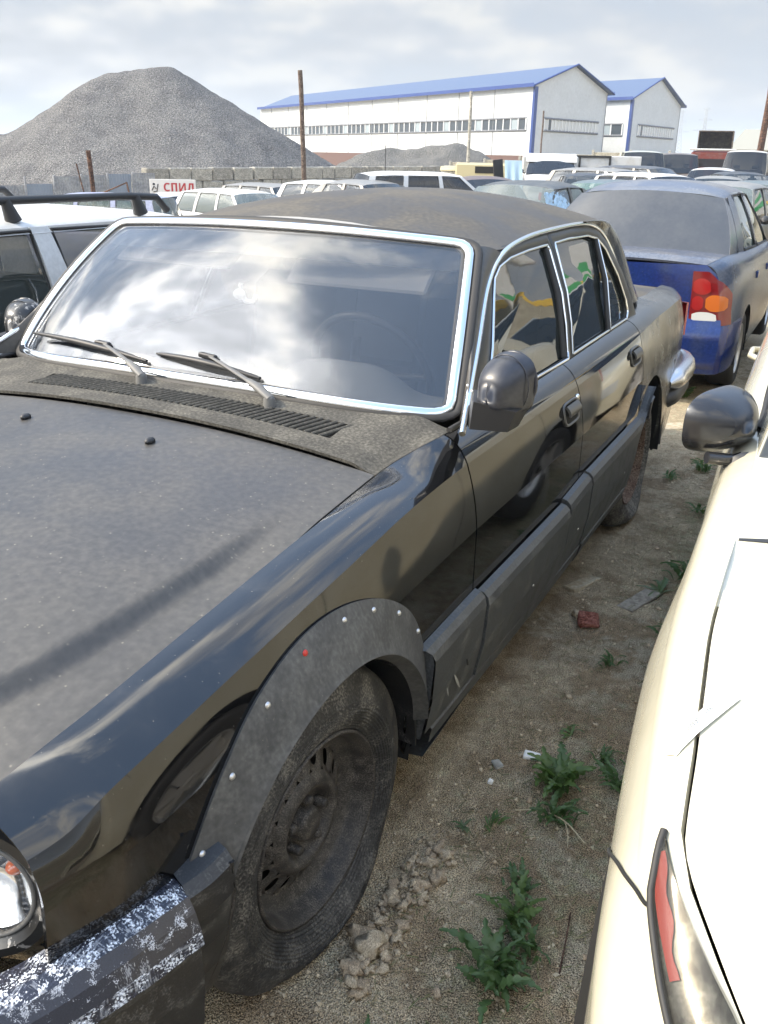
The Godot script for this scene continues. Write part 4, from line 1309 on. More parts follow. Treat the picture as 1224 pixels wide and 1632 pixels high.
# builds body, glass, lamps and wheels under car; spec keys are read with get()
func make_car(car: Node3D, sp: Dictionary) -> void:
	var T: Array = sp.table
	var fo: float = sp.fo; var wb: float = sp.wb; var e: float = sp.wb + sp.ro
	var paint: Material = sp.paint; var gl: Material = sp.get("glass", M.car_glass)
	var top: Material = sp.get("top", paint)
	var R: float = sp.get("R", 0.30)
	var fine: int = sp.get("fine", 1)
	var ar: float = R + 0.045
	var low := func(s: float) -> float:
		return maxf(arch_y(-s, 0.0, R, ar, 0.24), arch_y(-s, -wb, R, ar, 0.24))
	var cuts: Array = sp.get("cuts", [-fo, e])
	var names: Array = sp.get("cut_names", ["body_side"])
	for sg in [1.0, -1.0]:
		for c in cuts.size() - 1:
			var s0: float = cuts[c] + (0.003 if c > 0 else 0.0); var s1: float = cuts[c + 1] - (0.003 if c < cuts.size() - 2 else 0.0)
			var b := MB.new()
			var nu := maxi(6, int((s1 - s0) / (0.05 if fine > 1 else 0.10)))
			var hint := Vector3(sg, 0.3, 0)
			b.panel(func(u: float, v: float):
				var s := lerpf(s0, s1, u)
				var p := t_shoulder(T, s, v)
				return Vector3(p.x * sg, p.y, -s), nu, 4 * fine, hint, 0.010)
			b.grid(func(u: float, v: float):
				var s := lerpf(s0, s1, u)
				var y2 := herm(T, s, 4)
				var y := lerpf(y2, minf(y2 - 0.002, low.call(s)), v)
				return Vector3(t_side(T, s, y) * sg, y, -s), nu, 10 * fine, hint)
			put(b, names[c], sp.get("side", paint) if c > 0 else paint, car)
		if sp.get("deep", false):
			for wz in [0.0, wb]:
				var b := MB.new()
				b.grid(func(u: float, v: float):
					var a := lerpf(-0.2, PI + 0.2, u)
					return Vector3(lerpf(herm(T, wz, 7) - 0.01, 0.45, v) * sg, R + sin(a) * ar, -wz + cos(a) * ar), 20, 2)
				put(b, "wheel_well", M.black, car)
		for wz in [0.0, wb]:
			simple_wheel(car, Vector3((herm(T, wz, 7) - 0.115) * sg, R, -wz), sg, R, 0.19, sp.get("rim", M.rim_grey), M.tyre_plain, sp.get("spokes", 6))
	# floor and inner darkness
	var ib := MB.new()
	ib.box(Vector3(0, 0.22, -(e - fo) * 0.5), Vector3(1.3, 0.06, (e + fo) * 0.86))
	ib.box(Vector3(0, 0.56, -(e - fo) * 0.5), Vector3(1.15, 0.44, (e + fo) * 0.80))
	put(ib, "underbody", M.black, car)
	# nose and tail faces
	var ends := MB.new()
	for q in [[-fo, 1.0, sp.get("bow_f", 0.10)], [e, -1.0, sp.get("bow_r", 0.06)]]:
		var b := MB.new()
		b.grid(func(u: float, v: float):
			var k := 2.0 * u - 1.0
			var s: float = q[0]
			var y := lerpf(herm(T, s, 2), 0.22, v)
			var x: float = k * (t_side(T, s, y) if y < herm(T, s, 4) else lerpf(herm(T, s, 1), herm(T, s, 3), clampf((herm(T, s, 2) - y) / maxf(herm(T, s, 2) - herm(T, s, 4), 0.01), 0, 1)))
			var swell: float = sp.get("swell", 0.05) * sm(0.62, 0.48, y) * sm(0.15, 0.3, y)
			return Vector3(x, y, -s + q[1] * (q[2] * (1.0 - k * k) + swell)), 16 * fine, 10 * fine, Vector3(0, 0, q[1]))
		put(b, "front_bumper" if q[1] > 0 else "tail_panel", sp.get("bumper", paint) if q[1] > 0 else sp.get("tail", paint), car)
	# bonnet and rear deck
	var cowl: float = sp.cowl
	var hb := MB.new()
	hb.panel(func(u: float, v: float):
		var k := 2.0 * u - 1.0
		var bow: float = sp.get("bow_f", 0.10) * (1.0 - k * k)
		var s := lerpf(cowl + 0.02 * (1 - k * k) - sp.get("corner", 0.0) * pow(clampf((absf(k) - 0.86) / 0.14, 0, 1), 2.0), -fo, v)
		var x: float = k * (herm(T, s, 1) - sp.get("gap", 0.0))
		return Vector3(x, herm(T, s, 2) + sp.get("crown", 0.035) * (1.0 - pow(absf(k), 2.2)) * (1.0 - 0.5 * v) - 0.02 * pow(v, 8.0), -s + bow * v), 20 * fine, 14 * fine, Vector3.UP, 0.015)
	put(hb, "bonnet", sp.get("hood", top), car)
	var rs: float = sp.rear_base
	if rs < e - 0.12:
		hb = MB.new()
		hb.panel(func(u: float, v: float):
			var k := 2.0 * u - 1.0
			var s := lerpf(rs - 0.03, e, v)
			var x: float = k * (herm(T, s, 1) - sp.get("gap", 0.0))
			return Vector3(x, herm(T, s, 2) + 0.03 * (1.0 - pow(absf(k), 2.2)), -s - sp.get("bow_r", 0.06) * (1.0 - k * k) * v), 16 * fine, 8 * fine, Vector3.UP, 0.015)
		put(hb, "boot_lid", top, car)
	# greenhouse
	var rail: Array = sp.rail          # rows: s, x, y
	var L: Array = sp.lines            # pillar lines: [s at belt, s at rail], pillar, window, pillar ...
	var gs := func(sb: float, sr: float, v: float, sg: float) -> Vector3:
		var a := Vector3(herm(T, sb, 1), herm(T, sb, 2), -sb); var c := Vector3(herm(rail, sr, 1), herm(rail, sr, 2), -sr)
		var p := a.lerp(c, v)
		p.x += sp.get("tumble", 0.02) * 4.0 * v * (1.0 - v)
		return Vector3(p.x * sg, p.y, p.z)
	for sg in [1.0, -1.0]:
		for k in L.size() - 1:
			var A: Array = L[k]; var B: Array = L[k + 1]
			var b := MB.new()
			if k % 2 == 0:
				b.panel(func(u: float, v: float): return gs.call(lerpf(A[0], B[0], u), lerpf(A[1], B[1], u), v, sg), 4, 8, Vector3(sg, 0, 0), 0.02)
				put(b, "pillar", sp.get("pillar", top), car)
			else:
				var inset := 0.06
				b.grid(func(u: float, v: float):
					var p: Vector3 = gs.call(lerpf(A[0], B[0], u), lerpf(A[1], B[1], u), v, sg)
					p.x -= 0.012 * sg
					return p, 6, 6, Vector3(sg, 0, 0))
				var wn := put(b, "side_window", gl, car)
				b = MB.new()
				var ring := []
				for q in [[0, 0], [1, 0], [1, 1], [0, 1], [0, 0]]:
					ring.append(gs.call(lerpf(A[0], B[0], lerpf(0.015, 0.985, q[0])), lerpf(A[1], B[1], lerpf(0.015, 0.985, q[0])), lerpf(0.02, 0.97, q[1]), sg))
				var rr := []
				for q in 4:
					for j in 5: rr.append(ring[q].lerp(ring[q + 1], j / 5.0))
				rr.append(rr[0])
				b.tube(rr, 0.008, 5, false)
				put(b, "window_seal", sp.get("seal", M.rubber), wn)
	var A0: Array = L[0]; var AN: Array = L[L.size() - 1]
	var bow_w: float = sp.get("bow_w", 0.12)
	var wbx := MB.new()
	wbx.grid(func(u: float, v: float):
		var k := 2.0 * u - 1.0
		var p: Vector3 = gs.call(A0[0], A0[1], v, 1.0)
		return Vector3(p.x * k * 0.995, p.y + (0.03 * v + 0.012) * (1.0 - k * k), p.z + bow_w * (1.0 - k * k) * (1.0 - 0.5 * v)), 16, 8, Vector3(0, 0.3, 1))
	put(wbx, "windscreen", sp.get("ws_glass", gl), car)
	wbx = MB.new()
	wbx.grid(func(u: float, v: float):
		var k := 2.0 * u - 1.0
		var p: Vector3 = gs.call(AN[0], AN[1], v, 1.0)
		return Vector3(p.x * k * 0.995, p.y + (0.03 * v + 0.01) * (1.0 - k * k), p.z - sp.get("bow_b", 0.08) * (1.0 - k * k) * (1.0 - 0.4 * v)), 16, 8, Vector3(0, 0.3, -1))
	put(wbx, "rear_screen", sp.get("rear_glass", gl), car)
	var rb := MB.new()
	rb.grid(func(u: float, v: float):
		var k := 2.0 * u - 1.0
		var s := lerpf(A0[1] - bow_w * 0.5 * (1.0 - k * k), AN[1] + sp.get("bow_b", 0.08) * 0.6 * (1.0 - k * k), v)
		var c: float = sp.get("roof_crown", 0.07)
		var yy := herm(rail, clampf(s, A0[1], AN[1]), 2)
		return Vector3(k * (herm(rail, clampf(s, A0[1], AN[1]), 1) + 0.012), yy + 0.004 + lerpf(c, 0.03, pow(absf(2.0 * v - 1.0), 4.0)) * (1.0 - pow(absf(k), 2.6)) - 0.03 * pow(absf(k), 14.0), -s), 20 * fine, 20 * fine, Vector3.UP)
	put(rb, "roof", sp.get("roof", top), car)
	# lamps: patches standing proud of nose and tail
	var lamp := func(called: String, m: Material, s: float, sign_: float, xin: float, xout: float, y0: float, y1: float, wrap: float, bow: float):
		for sg in [1.0, -1.0]:
			var b := MB.new()
			b.panel(func(u: float, v: float):
				var y := lerpf(y0, y1, v)
				var xe: float = herm(T, s, 5)
				if u < 0.3:
					var ss := s + sign_ * lerpf(wrap, 0.0, u / 0.3)
					return Vector3((t_side(T, ss, y) + 0.006) * sg, y, -ss)
				var x := lerpf(xout, xin, (u - 0.3) / 0.7) * xe
				var k := x / xe
				return Vector3(x * sg, y, -s + sign_ * (bow * (1.0 - k * k) + 0.008)), 14, 4, Vector3(sg, 0, sign_), 0.012)
			put(b, called, m, car)
	if sp.get("lamps", true):
		lamp.call("headlamp", M.lamp_clear, -fo, 1.0, 0.55, 0.98, sp.get("lamp_y", herm(T, -fo, 4)), sp.get("lamp_y", herm(T, -fo, 4)) - 0.13, 0.14, sp.get("bow_f", 0.10))
	if sp.get("tails", true):
		lamp.call("tail_lamp", M.lamp_red, e, -1.0, sp.get("tail_in", 0.72), 0.98, sp.get("tail_y0", herm(T, e, 4)), sp.get("tail_y1", herm(T, e, 4) - 0.2), 0.10, sp.get("bow_r", 0.06))
	# interior: dash, seats, wheel
	if sp.get("inside", true):
		var b := MB.new()
		var yb: float = herm(T, cowl + 0.3, 2)
		b.box(Vector3(0, yb - 0.10, -(cowl + 0.35)), Vector3(herm(T, cowl + 0.3, 1) * 1.85, 0.20, 0.45), 0.06)
		put(b, "dashboard", M.dash_dark, car)
		for sx in [0.36, -0.36]:
			b = MB.new()
			b.box(Vector3(sx, yb - 0.10, -(cowl + 1.10)), Vector3(0.46, 0.62, 0.13), 0.05, Basis(Vector3.RIGHT, -0.25))
			b.box(Vector3(sx, yb + 0.30, -(cowl + 1.19)), Vector3(0.26, 0.15, 0.09), 0.04, Basis(Vector3.RIGHT, -0.15))
			put(b, "front_seat", M.seat, car)
		b = MB.new()
		b.box(Vector3(0, yb - 0.08, -(cowl + 1.95)), Vector3(1.25, 0.55, 0.13), 0.05, Basis(Vector3.RIGHT, -0.3))
		put(b, "rear_seat", M.seat, car)
	if sp.get("mirrors", true):
		for sg in [1.0, -1.0]:
			var b := MB.new()
			var c := Vector3((herm(T, cowl + 0.35, 3) + 0.10) * sg, herm(T, cowl + 0.35, 2) + 0.07, -(cowl + 0.30))
			b.grid(func(u: float, v: float):
				var a: float = TAU * u
				var k := pow(cos(v * PI * 0.5), 0.6)
				return c + Vector3(cos(a) * 0.085 * k, sin(a) * 0.062 * k, -0.03 + 0.09 * v), 20, 6, Vector3.ZERO, true)
			b.tube([c + Vector3(-0.05 * sg, -0.04, 0), c + Vector3(-0.13 * sg, -0.075, -0.02)], 0.018, 8)
			var mo := put(b, "door_mirror", sp.get("mirror", M.black_plastic), car)
			b = MB.new()
			fan(b, oval(c + Vector3(0, 0, -0.025), 0.083, 0.060, Vector3.RIGHT, Vector3.UP, 20), Vector3(0, 0, -1))
			put(b, "mirror_glass", M.mirror, mo)

# ---------------------------------------------------------------- the cream sedan beside the camera
const CREAM := [
	[-0.80, 0.52, 0.800, 0.58, 0.765, 0.62, 0.660, 0.61, 0.56],
	[-0.72, 0.62, 0.855, 0.69, 0.812, 0.725, 0.700, 0.72, 0.66],
	[-0.60, 0.712, 0.908, 0.772, 0.862, 0.812, 0.755, 0.81, 0.76],
	[-0.50, 0.766, 0.958, 0.803, 0.912, 0.832, 0.790, 0.83, 0.79],
	[-0.40, 0.771, 0.984, 0.815, 0.938, 0.842, 0.800, 0.845, 0.81],
	[-0.29, 0.778, 1.005, 0.826, 0.958, 0.853, 0.810, 0.856, 0.82],
	[-0.15, 0.785, 1.025, 0.836, 0.975, 0.864, 0.820, 0.868, 0.83],
	[-0.02, 0.783, 1.040, 0.841, 0.986, 0.871, 0.830, 0.877, 0.84],
	[0.20, 0.778, 1.056, 0.842, 0.996, 0.858, 0.840, 0.862, 0.83],
	[0.42, 0.780, 1.075, 0.842, 1.005, 0.857, 0.850, 0.860, 0.83],
	[0.65, 0.790, 1.090, 0.848, 1.012, 0.866, 0.855, 0.868, 0.84],
	[0.95, 0.795, 1.100, 0.855, 1.020, 0.872, 0.860, 0.874, 0.84],
	[1.60, 0.790, 1.110, 0.858, 1.030, 0.875, 0.870, 0.877, 0.85],
	[2.40, 0.775, 1.120, 0.855, 1.040, 0.875, 0.870, 0.877, 0.85],
	[3.00, 0.740, 1.130, 0.830, 1.050, 0.862, 0.870, 0.862, 0.84],
	[3.35, 0.690, 1.120, 0.780, 1.050, 0.820, 0.860, 0.820, 0.80],
	[3.55, 0.620, 1.090, 0.700, 1.030, 0.745, 0.840, 0.745, 0.72],
]
func build_cream() -> void:
	var car := thing("cream_sedan", "cream white sedan with black door mirror and a paper sticker on its bonnet edge", "car", Vector3(2.33, 0, -0.02), 0.045)
	make_car(car, {"table": CREAM, "fo": 0.80, "wb": 2.60, "ro": 0.95, "paint": M.cream, "R": 0.32, "fine": 3, "cuts": [-0.80, 0.62, 1.56, 2.42, 3.55], "cut_names": ["front_fender", "front_door", "rear_door", "rear_quarter"],
		"cowl": 0.09, "rear_base": 3.30, "gap": 0.005, "crown": 0.045, "corner": 0.16, "deep": true, "bow_f": 0.16,
		"rail": [[1.10, 0.600, 1.500], [1.5, 0.61, 1.545], [2.3, 0.60, 1.545], [2.90, 0.575, 1.49]],
		"lines": [[0.44, 1.10], [0.57, 1.20], [1.58, 1.62], [1.66, 1.69], [2.42, 2.36], [2.54, 2.46], [3.00, 2.76], [3.30, 2.92]],
		"glass": M.cream_glass, "lamps": false, "mirrors": false, "tail_y0": 0.93, "tail_y1": 0.74, "rim": M.rim_alloy})
	var b := MB.new()
	b.box(Vector3(0, 0.78, 0.20), Vector3(1.50, 0.12, 0.60))
	put(b, "engine_bay", M.black, car)
	b = MB.new()
	b.panel(func(u: float, v: float):
		var k := 2.0 * u - 1.0; var s := lerpf(0.097, 0.50, v)
		return Vector3(k * (herm(CREAM, s, 1) - 0.004), herm(CREAM, s, 2) + 0.04 * (1.0 - pow(absf(k), 2.2)), -s), 24, 6, Vector3.UP, 0.01)
	put(b, "cowl", M.black_plastic, car)
	for sg in [1.0, -1.0]:
		b = MB.new()
		b.panel(func(u: float, v: float):
			var s := lerpf(-0.10, 0.56, u); var x := herm(CREAM, s, 1)
			return Vector3(lerpf(x, x - 0.13, v) * sg, herm(CREAM, s, 2) + 0.012 * v + 0.004 - 0.011 * sm(0.10, 0.08, s), -s), 14, 4, Vector3.UP, 0.01)
		put(b, "wing_top", M.cream, car)
	# swept headlamps
	for sg in [1.0, -1.0]:
		var P := func(u: float, v: float, d: float) -> Vector3:
			# u from the tip on the wing forward to the nose, v across from the wing side to the bonnet side
			var s := lerpf(-0.497, -0.79, u)
			var vl := herm([[-0.79, 0.98], [-0.70, 0.86], [-0.64, 0.75], [-0.60, 0.69], [-0.552, 0.63], [-0.531, 0.48], [-0.515, 0.37], [-0.497, 0.25]], s, 1)
			var vr := herm([[-0.79, 0.0], [-0.64, 0.0], [-0.607, 0.05], [-0.577, 0.10], [-0.54, 0.155], [-0.515, 0.21], [-0.497, 0.245]], s, 1)
			var r := t_shoulder(CREAM, s, lerpf(vl, vr, v))
			return Vector3((r.x + d * 0.7) * sg, r.y + d * 0.7, -s)
		b = MB.new()
		b.panel(func(u: float, v: float): return P.call(u, v, 0.006), 30, 12, Vector3(sg, 1, 0.5), 0.012)
		var hl := put(b, "headlamp", M.smoked_lens, car)
		b = MB.new()
		b.grid(func(u: float, v: float): return P.call(lerpf(0.03, 0.97, u), lerpf(0.05, 0.95, v), 0.001), 24, 8, Vector3(sg, 1, 0.5))
		put(b, "lamp_housing", M.lamp_inner, hl)
		b = MB.new()
		b.grid(func(u: float, v: float): return P.call(lerpf(0.07, 0.40, u), lerpf(0.16 + 0.04 * u, 0.80 - 0.46 * u + 0.06 * sin(u * 14.0), v), 0.0035), 14, 3, Vector3(sg, 1, 0.5))
		put(b, "indicator_strip", M.lamp_orange, hl)
		b = MB.new()
		var rim := []
		for k in 25: rim.append(P.call(k / 24.0, 0.0, 0.004))
		b.tube(rim, 0.004, 6)
		put(b, "lamp_gasket", M.rubber, hl)
		# seam from the lamp down the bumper
		b = MB.new()
		var seam := curve([Vector3(0.7815 * sg, 0.907, 0.554), Vector3(0.7865 * sg, 0.9045, 0.549), Vector3(0.7980 * sg, 0.9005, 0.530), Vector3(0.8120 * sg, 0.892, 0.506), Vector3(0.8255 * sg, 0.876, 0.472), Vector3(0.840 * sg, 0.845, 0.425), Vector3(0.8465 * sg, 0.803, 0.372), Vector3(0.846 * sg, 0.72, 0.32)], 4)
		b.tube(seam, 0.0022, 5)
		put(b, "bumper_seam", M.black, car)
		# mirror folded back along the door: long shell with a lamp strip, on a short arm
		var c := Vector3(0.842 * sg, 1.108, -0.530)
		b = MB.new()
		var mrot := Basis(Vector3.UP, -1.12 * sg)
		b.grid(func(u: float, v: float):
			var a: float = TAU * u
			var k := pow(maxf(cos(v * PI * 0.5), 0.0), 0.55)
			var ex := cos(a); var ey := sin(a)
			var sq := pow(pow(absf(ex), 3.2) + pow(absf(ey), 3.2), 1.0 / 3.2)
			ex /= sq; ey /= sq
			var taper: float = 1.0 - 0.20 * (ex * sg * 0.5 + 0.5) * (1.0 if ey < 0 else 0.5)
			return c + mrot * Vector3(ex * 0.098 * k, ey * 0.066 * k * taper + 0.008, -0.035 + 0.085 * v), 40, 14, Vector3.ZERO, true)
		var mi := put(b, "door_mirror", M.mirror_black, car)
		b = MB.new()
		b.tube([c + mrot * Vector3(0.075 * sg, -0.044, 0.010), c + mrot * Vector3(0.03 * sg, -0.050, 0.040), c + mrot * Vector3(-0.06 * sg, -0.050, 0.044)], 0.012, 10)
		put(b, "lamp_strip", M.mirror_black, mi)
		b = MB.new()
		b.tube([c + Vector3(-0.030 * sg, -0.055, 0.03), c + Vector3(-0.050 * sg, -0.075, 0.05), c + Vector3(-0.075 * sg, -0.090, 0.06)], [0.030, 0.034, 0.040], 10)
		put(b, "mirror_arm", M.flare, mi)
		b = MB.new()
		fan(b, oval(c + mrot * Vector3(0, 0.008, -0.030), 0.092, 0.060, mrot * Vector3.RIGHT, Vector3.UP, 28), mrot * Vector3(0, 0, -1))
		put(b, "mirror_glass", M.mirror, mi)
		for h in [[1.42, 0.93], [2.24, 0.945]]:
			b = MB.new()
			var x := t_side(CREAM, h[0], h[1])
			b.tube([Vector3((x - 0.005) * sg, h[1], -h[0] + 0.09), Vector3((x + 0.026) * sg, h[1] + 0.004, -h[0] + 0.06), Vector3((x + 0.028) * sg, h[1] + 0.006, -h[0] - 0.06), Vector3((x - 0.005) * sg, h[1] + 0.003, -h[0] - 0.09)], 0.011, 8)
			put(b, "door_handle", M.cream, car)
	sticker(car)

func cream_top(x: float, z: float) -> float:
	var s := -z
	var x0 := herm(CREAM, s, 1); var y0 := herm(CREAM, s, 2)
	var a := absf(x)
	if a <= x0:
		var k := a / x0
		var v := clampf((0.09 - s) / 0.89, 0, 1)
		return y0 + 0.045 * (1.0 - pow(k, 2.2)) * (1.0 - 0.5 * v)
	for i in 21:
		var p := t_shoulder(CREAM, s, i / 20.0)
		if p.x >= a: return p.y
	return herm(CREAM, s, 4)

func sticker(car: Node3D) -> void:
	# centre in the car's axes: on the gap about 0.35 m ahead of the axle
	var cx := -0.769; var cz := 0.3465
	var dir := Vector2(0.479, -0.878)      # reading direction on the plan
	var acr := Vector2(0.878, 0.479)
	var st := thing("paper_sticker", "narrow white paper sticker with handwritten numbers across the cream bonnet gap", "sticker", Vector3.ZERO)
	st.transform = car.transform
	var b := MB.new()
	b.grid(func(u: float, v: float):
		var p := Vector2(cx, cz) + dir * (u - 0.5) * 0.112 + acr * (v - 0.5) * 0.020
		return Vector3(p.x, cream_top(p.x, p.y) + 0.0035, p.y), 24, 4, Vector3.UP)
	put(b, "paper", M.paper, st)
	var font := SystemFont.new()
	font.font_names = PackedStringArray(["Droid Sans"])
	var tm := TextMesh.new()
	tm.text = "(ол)995 116(ол)"
	tm.font = font
	tm.font_size = 32
	tm.pixel_size = 0.00030
	tm.depth = 0.0004
	tm.material = M.ink
	var p0 := Vector2(cx, cz) - acr * 0.003
	var X := Vector3(dir.x, 0, dir.y)
	var e1 := p0 + dir * 0.05; var e0 := p0 - dir * 0.05
	X = Vector3(e1.x - e0.x, cream_top(e1.x, e1.y) - cream_top(e0.x, e0.y), e1.y - e0.y).normalized()
	var a1 := p0 + acr * 0.01; var a0 := p0 - acr * 0.01
	var Y := -Vector3(a1.x - a0.x, cream_top(a1.x, a1.y) - cream_top(a0.x, a0.y), a1.y - a0.y).normalized()
	var o := MeshInstance3D.new()
	o.mesh = tm
	o.name = "writing"
	st.add_child(o, true)
	o.transform = Transform3D(Basis(X, Y, X.cross(Y)).orthonormalized(), Vector3(p0.x, cream_top(p0.x, p0.y) + 0.0050, p0.y))
	b = MB.new()
	var l0 := Vector2(cx, cz) + acr * 0.0085
	var pa := []
	for k in 9:
		var q := l0 + dir * lerpf(-0.045, 0.055, k / 8.0)
		pa.append(Vector3(q.x, cream_top(q.x, q.y) + 0.0042, q.y))
	b.tube(pa, 0.0003, 4)
	put(b, "underline", M.ink, st)

# ---------------------------------------------------------------- the blue sedan ahead
func build_blue() -> void:
	var car := thing("blue_sedan", "dark blue sedan with dusty rear window and tall red tail lamps", "car", Vector3(0.035, 0, -8.55), PI + 0.015)
	var T := [
		[-0.85, 0.50, 0.58, 0.56, 0.55, 0.60, 0.48, 0.58, 0.52], [-0.70, 0.64, 0.66, 0.72, 0.62, 0.75, 0.54, 0.74, 0.70], [-0.30, 0.72, 0.78, 0.79, 0.73, 0.815, 0.62, 0.815, 0.79],
		[0.0, 0.735, 0.84, 0.80, 0.79, 0.828, 0.65, 0.828, 0.80], [0.45, 0.74, 0.91, 0.805, 0.86, 0.832, 0.68, 0.834, 0.80], [0.75, 0.745, 0.945, 0.81, 0.88, 0.836, 0.69, 0.838, 0.80],
		[1.5, 0.748, 0.96, 0.815, 0.89, 0.84, 0.69, 0.842, 0.80], [2.2, 0.74, 0.975, 0.812, 0.90, 0.84, 0.70, 0.842, 0.81], [2.6, 0.72, 0.985, 0.80, 0.91, 0.835, 0.70, 0.838, 0.81],
		[2.9, 0.69, 0.988, 0.775, 0.925, 0.82, 0.70, 0.826, 0.80], [3.12, 0.655, 0.975, 0.735, 0.915, 0.785, 0.69, 0.80, 0.78], [3.25, 0.60, 0.945, 0.675, 0.885, 0.725, 0.67, 0.76, 0.74]]
	make_car(car, {"table": T, "fo": 0.85, "wb": 2.52, "ro": 0.73, "paint": M.blue, "side": M.blue_dusty, "tail": M.blue, "top": M.blue_top, "R": 0.285, "fine": 3,
		"cuts": [-0.85, 0.62, 1.55, 2.36, 3.25], "cut_names": ["front_fender", "front_door", "rear_door", "rear_quarter"],
		"cowl": 0.45, "rear_base": 2.88, "gap": 0.004, "deep": true, "bow_r": 0.10, "bow_b": 0.14, "swell": 0.10, "roof_crown": 0.075,
		"rail": [[1.05, 0.54, 1.345], [1.4, 0.56, 1.372], [2.0, 0.555, 1.375], [2.28, 0.535, 1.345]],
		"lines": [[0.55, 1.05], [0.66, 1.14], [1.58, 1.60], [1.66, 1.67], [2.38, 2.10], [2.62, 2.25], [2.64, 2.26], [2.88, 2.36]],
		"glass": M.green_glass, "rear_glass": M.dusty_glass, "tails": false, "rim": M.rim_alloy, "mirror": M.blue})
	# deep bumper skirt and lamps
	for sg in [1.0, -1.0]:
		var face := func(a: float, y: float, d: float) -> Vector3:
			# a from the side (0) round the corner to the tail (1)
			if a < 0.35:
				var s := lerpf(3.06, 3.25, a / 0.35)
				return Vector3((t_side(T, s, y) + d) * sg, y, -s)
			var xe := t_side(T, 3.25, y)
			var x := lerpf(xe, 0.50, (a - 0.35) / 0.65)
			var k := x / xe
			return Vector3(x * sg, y, -3.25 - 0.10 * (1.0 - k * k) - d)
		var outline := func(a: float) -> Vector2: return Vector2(lerpf(0.905, 0.70, pow(1.0 - a, 2.2)), 0.545)
		var patch := func(called: String, m: Material, a0: float, a1: float, y0: float, y1: float, d: float, parent: Node, full: bool) -> MeshInstance3D:
			var b := MB.new()
			b.panel(func(u: float, v: float):
				var a := lerpf(a0, a1, u)
				var hi: float = minf(y0, 0.905 - 0.26 * pow(maxf(0.0, 0.55 - a) / 0.55, 1.6)); var lo := y1
				if not full:
					# rounded pocket
					var r := 1.0 - pow(absf(2.0 * u - 1.0), 2.6) * 0.5
					var mid := (hi + lo) * 0.5
					hi = mid + (hi - mid) * r; lo = mid + (lo - mid) * r
				return face.call(a, lerpf(hi, lo, v), d), 16, 10, Vector3(sg, 0, -1), 0.014)
			return put(b, called, m, parent)
		var tl: MeshInstance3D = patch.call("tail_lamp", M.lamp_red_dark, 0.17, 0.90, 0.905, 0.555, 0.012, car, true)
		patch.call("brake_lens", M.lamp_red, 0.52, 0.87, 0.86, 0.755, 0.017, tl, false)
		patch.call("fog_lens", M.lamp_red, 0.66, 0.87, 0.745, 0.65, 0.017, tl, false)
		patch.call("indicator_lens", M.amber_lens, 0.26, 0.62, 0.755, 0.645, 0.017, tl, false)
		patch.call("reversing_lens", M.white_lens, 0.42, 0.85, 0.640, 0.572, 0.017, tl, false)
		for h in [[2.16, 0.80], [1.36, 0.79]]:
			var b := MB.new()
			b.box(Vector3((t_side(T, h[0], h[1]) + 0.004) * sg, h[1], -h[0]), Vector3(0.02, 0.05, 0.10), 0.006)
			put(b, "door_handle", M.blue, car)
	var b := MB.new()
	# bumper: full-width skirt standing proud of the tail
	b.panel(func(u: float, v: float):
		var k := 2.0 * u - 1.0
		var y := lerpf(0.555, 0.235, v)
		var prof := 0.085 * sin(clampf(v * 1.1 + 0.12, 0, 1) * PI * 0.62)
		var ka := absf(k)
		if ka > 0.78:
			var s := lerpf(3.25, 2.84, (ka - 0.78) / 0.22)
			return Vector3((t_side(T, s, y) + 0.012 + prof * 0.25 * clampf((1.0 - ka) / 0.22, 0, 1)) * signf(k), y, -s - prof * 0.6 * (1.0 - (ka - 0.78) / 0.22))
		var x := k / 0.78 * (t_side(T, 3.25, y) + 0.012 + prof * 0.25)
		var kk := k / 0.78
		return Vector3(x, y, -3.25 - 0.10 * (1.0 - kk * kk) - prof), 60, 12, Vector3(0, 0, -1), 0.02)
	put(b, "rear_bumper", M.blue, car)
	b = MB.new()
	b.tube([Vector3(-0.36, 0.16, -2.9), Vector3(-0.36, 0.16, -3.28)], 0.025, 10)
	put(b, "exhaust", M.rubber, car)

# ================================================================ the yard behind: vehicles, walls, heaps, sheds, masts
func terr(x: float, z: float) -> float:
	var s := -0.98 * x + 0.2 * z
	var d := Vector2(x - 1.65, z - 1.3).length()
	return -0.085 * maxf(0.0, s - 2.0) * sm(2.0, 5.0, s) - 0.16 * sm(9.0, 13.0, d) * (1.0 - sm(22.0, 30.0, d))

func seat_on(x: float, z: float) -> Vector3:
	return Vector3(x, terr(x, z), z)

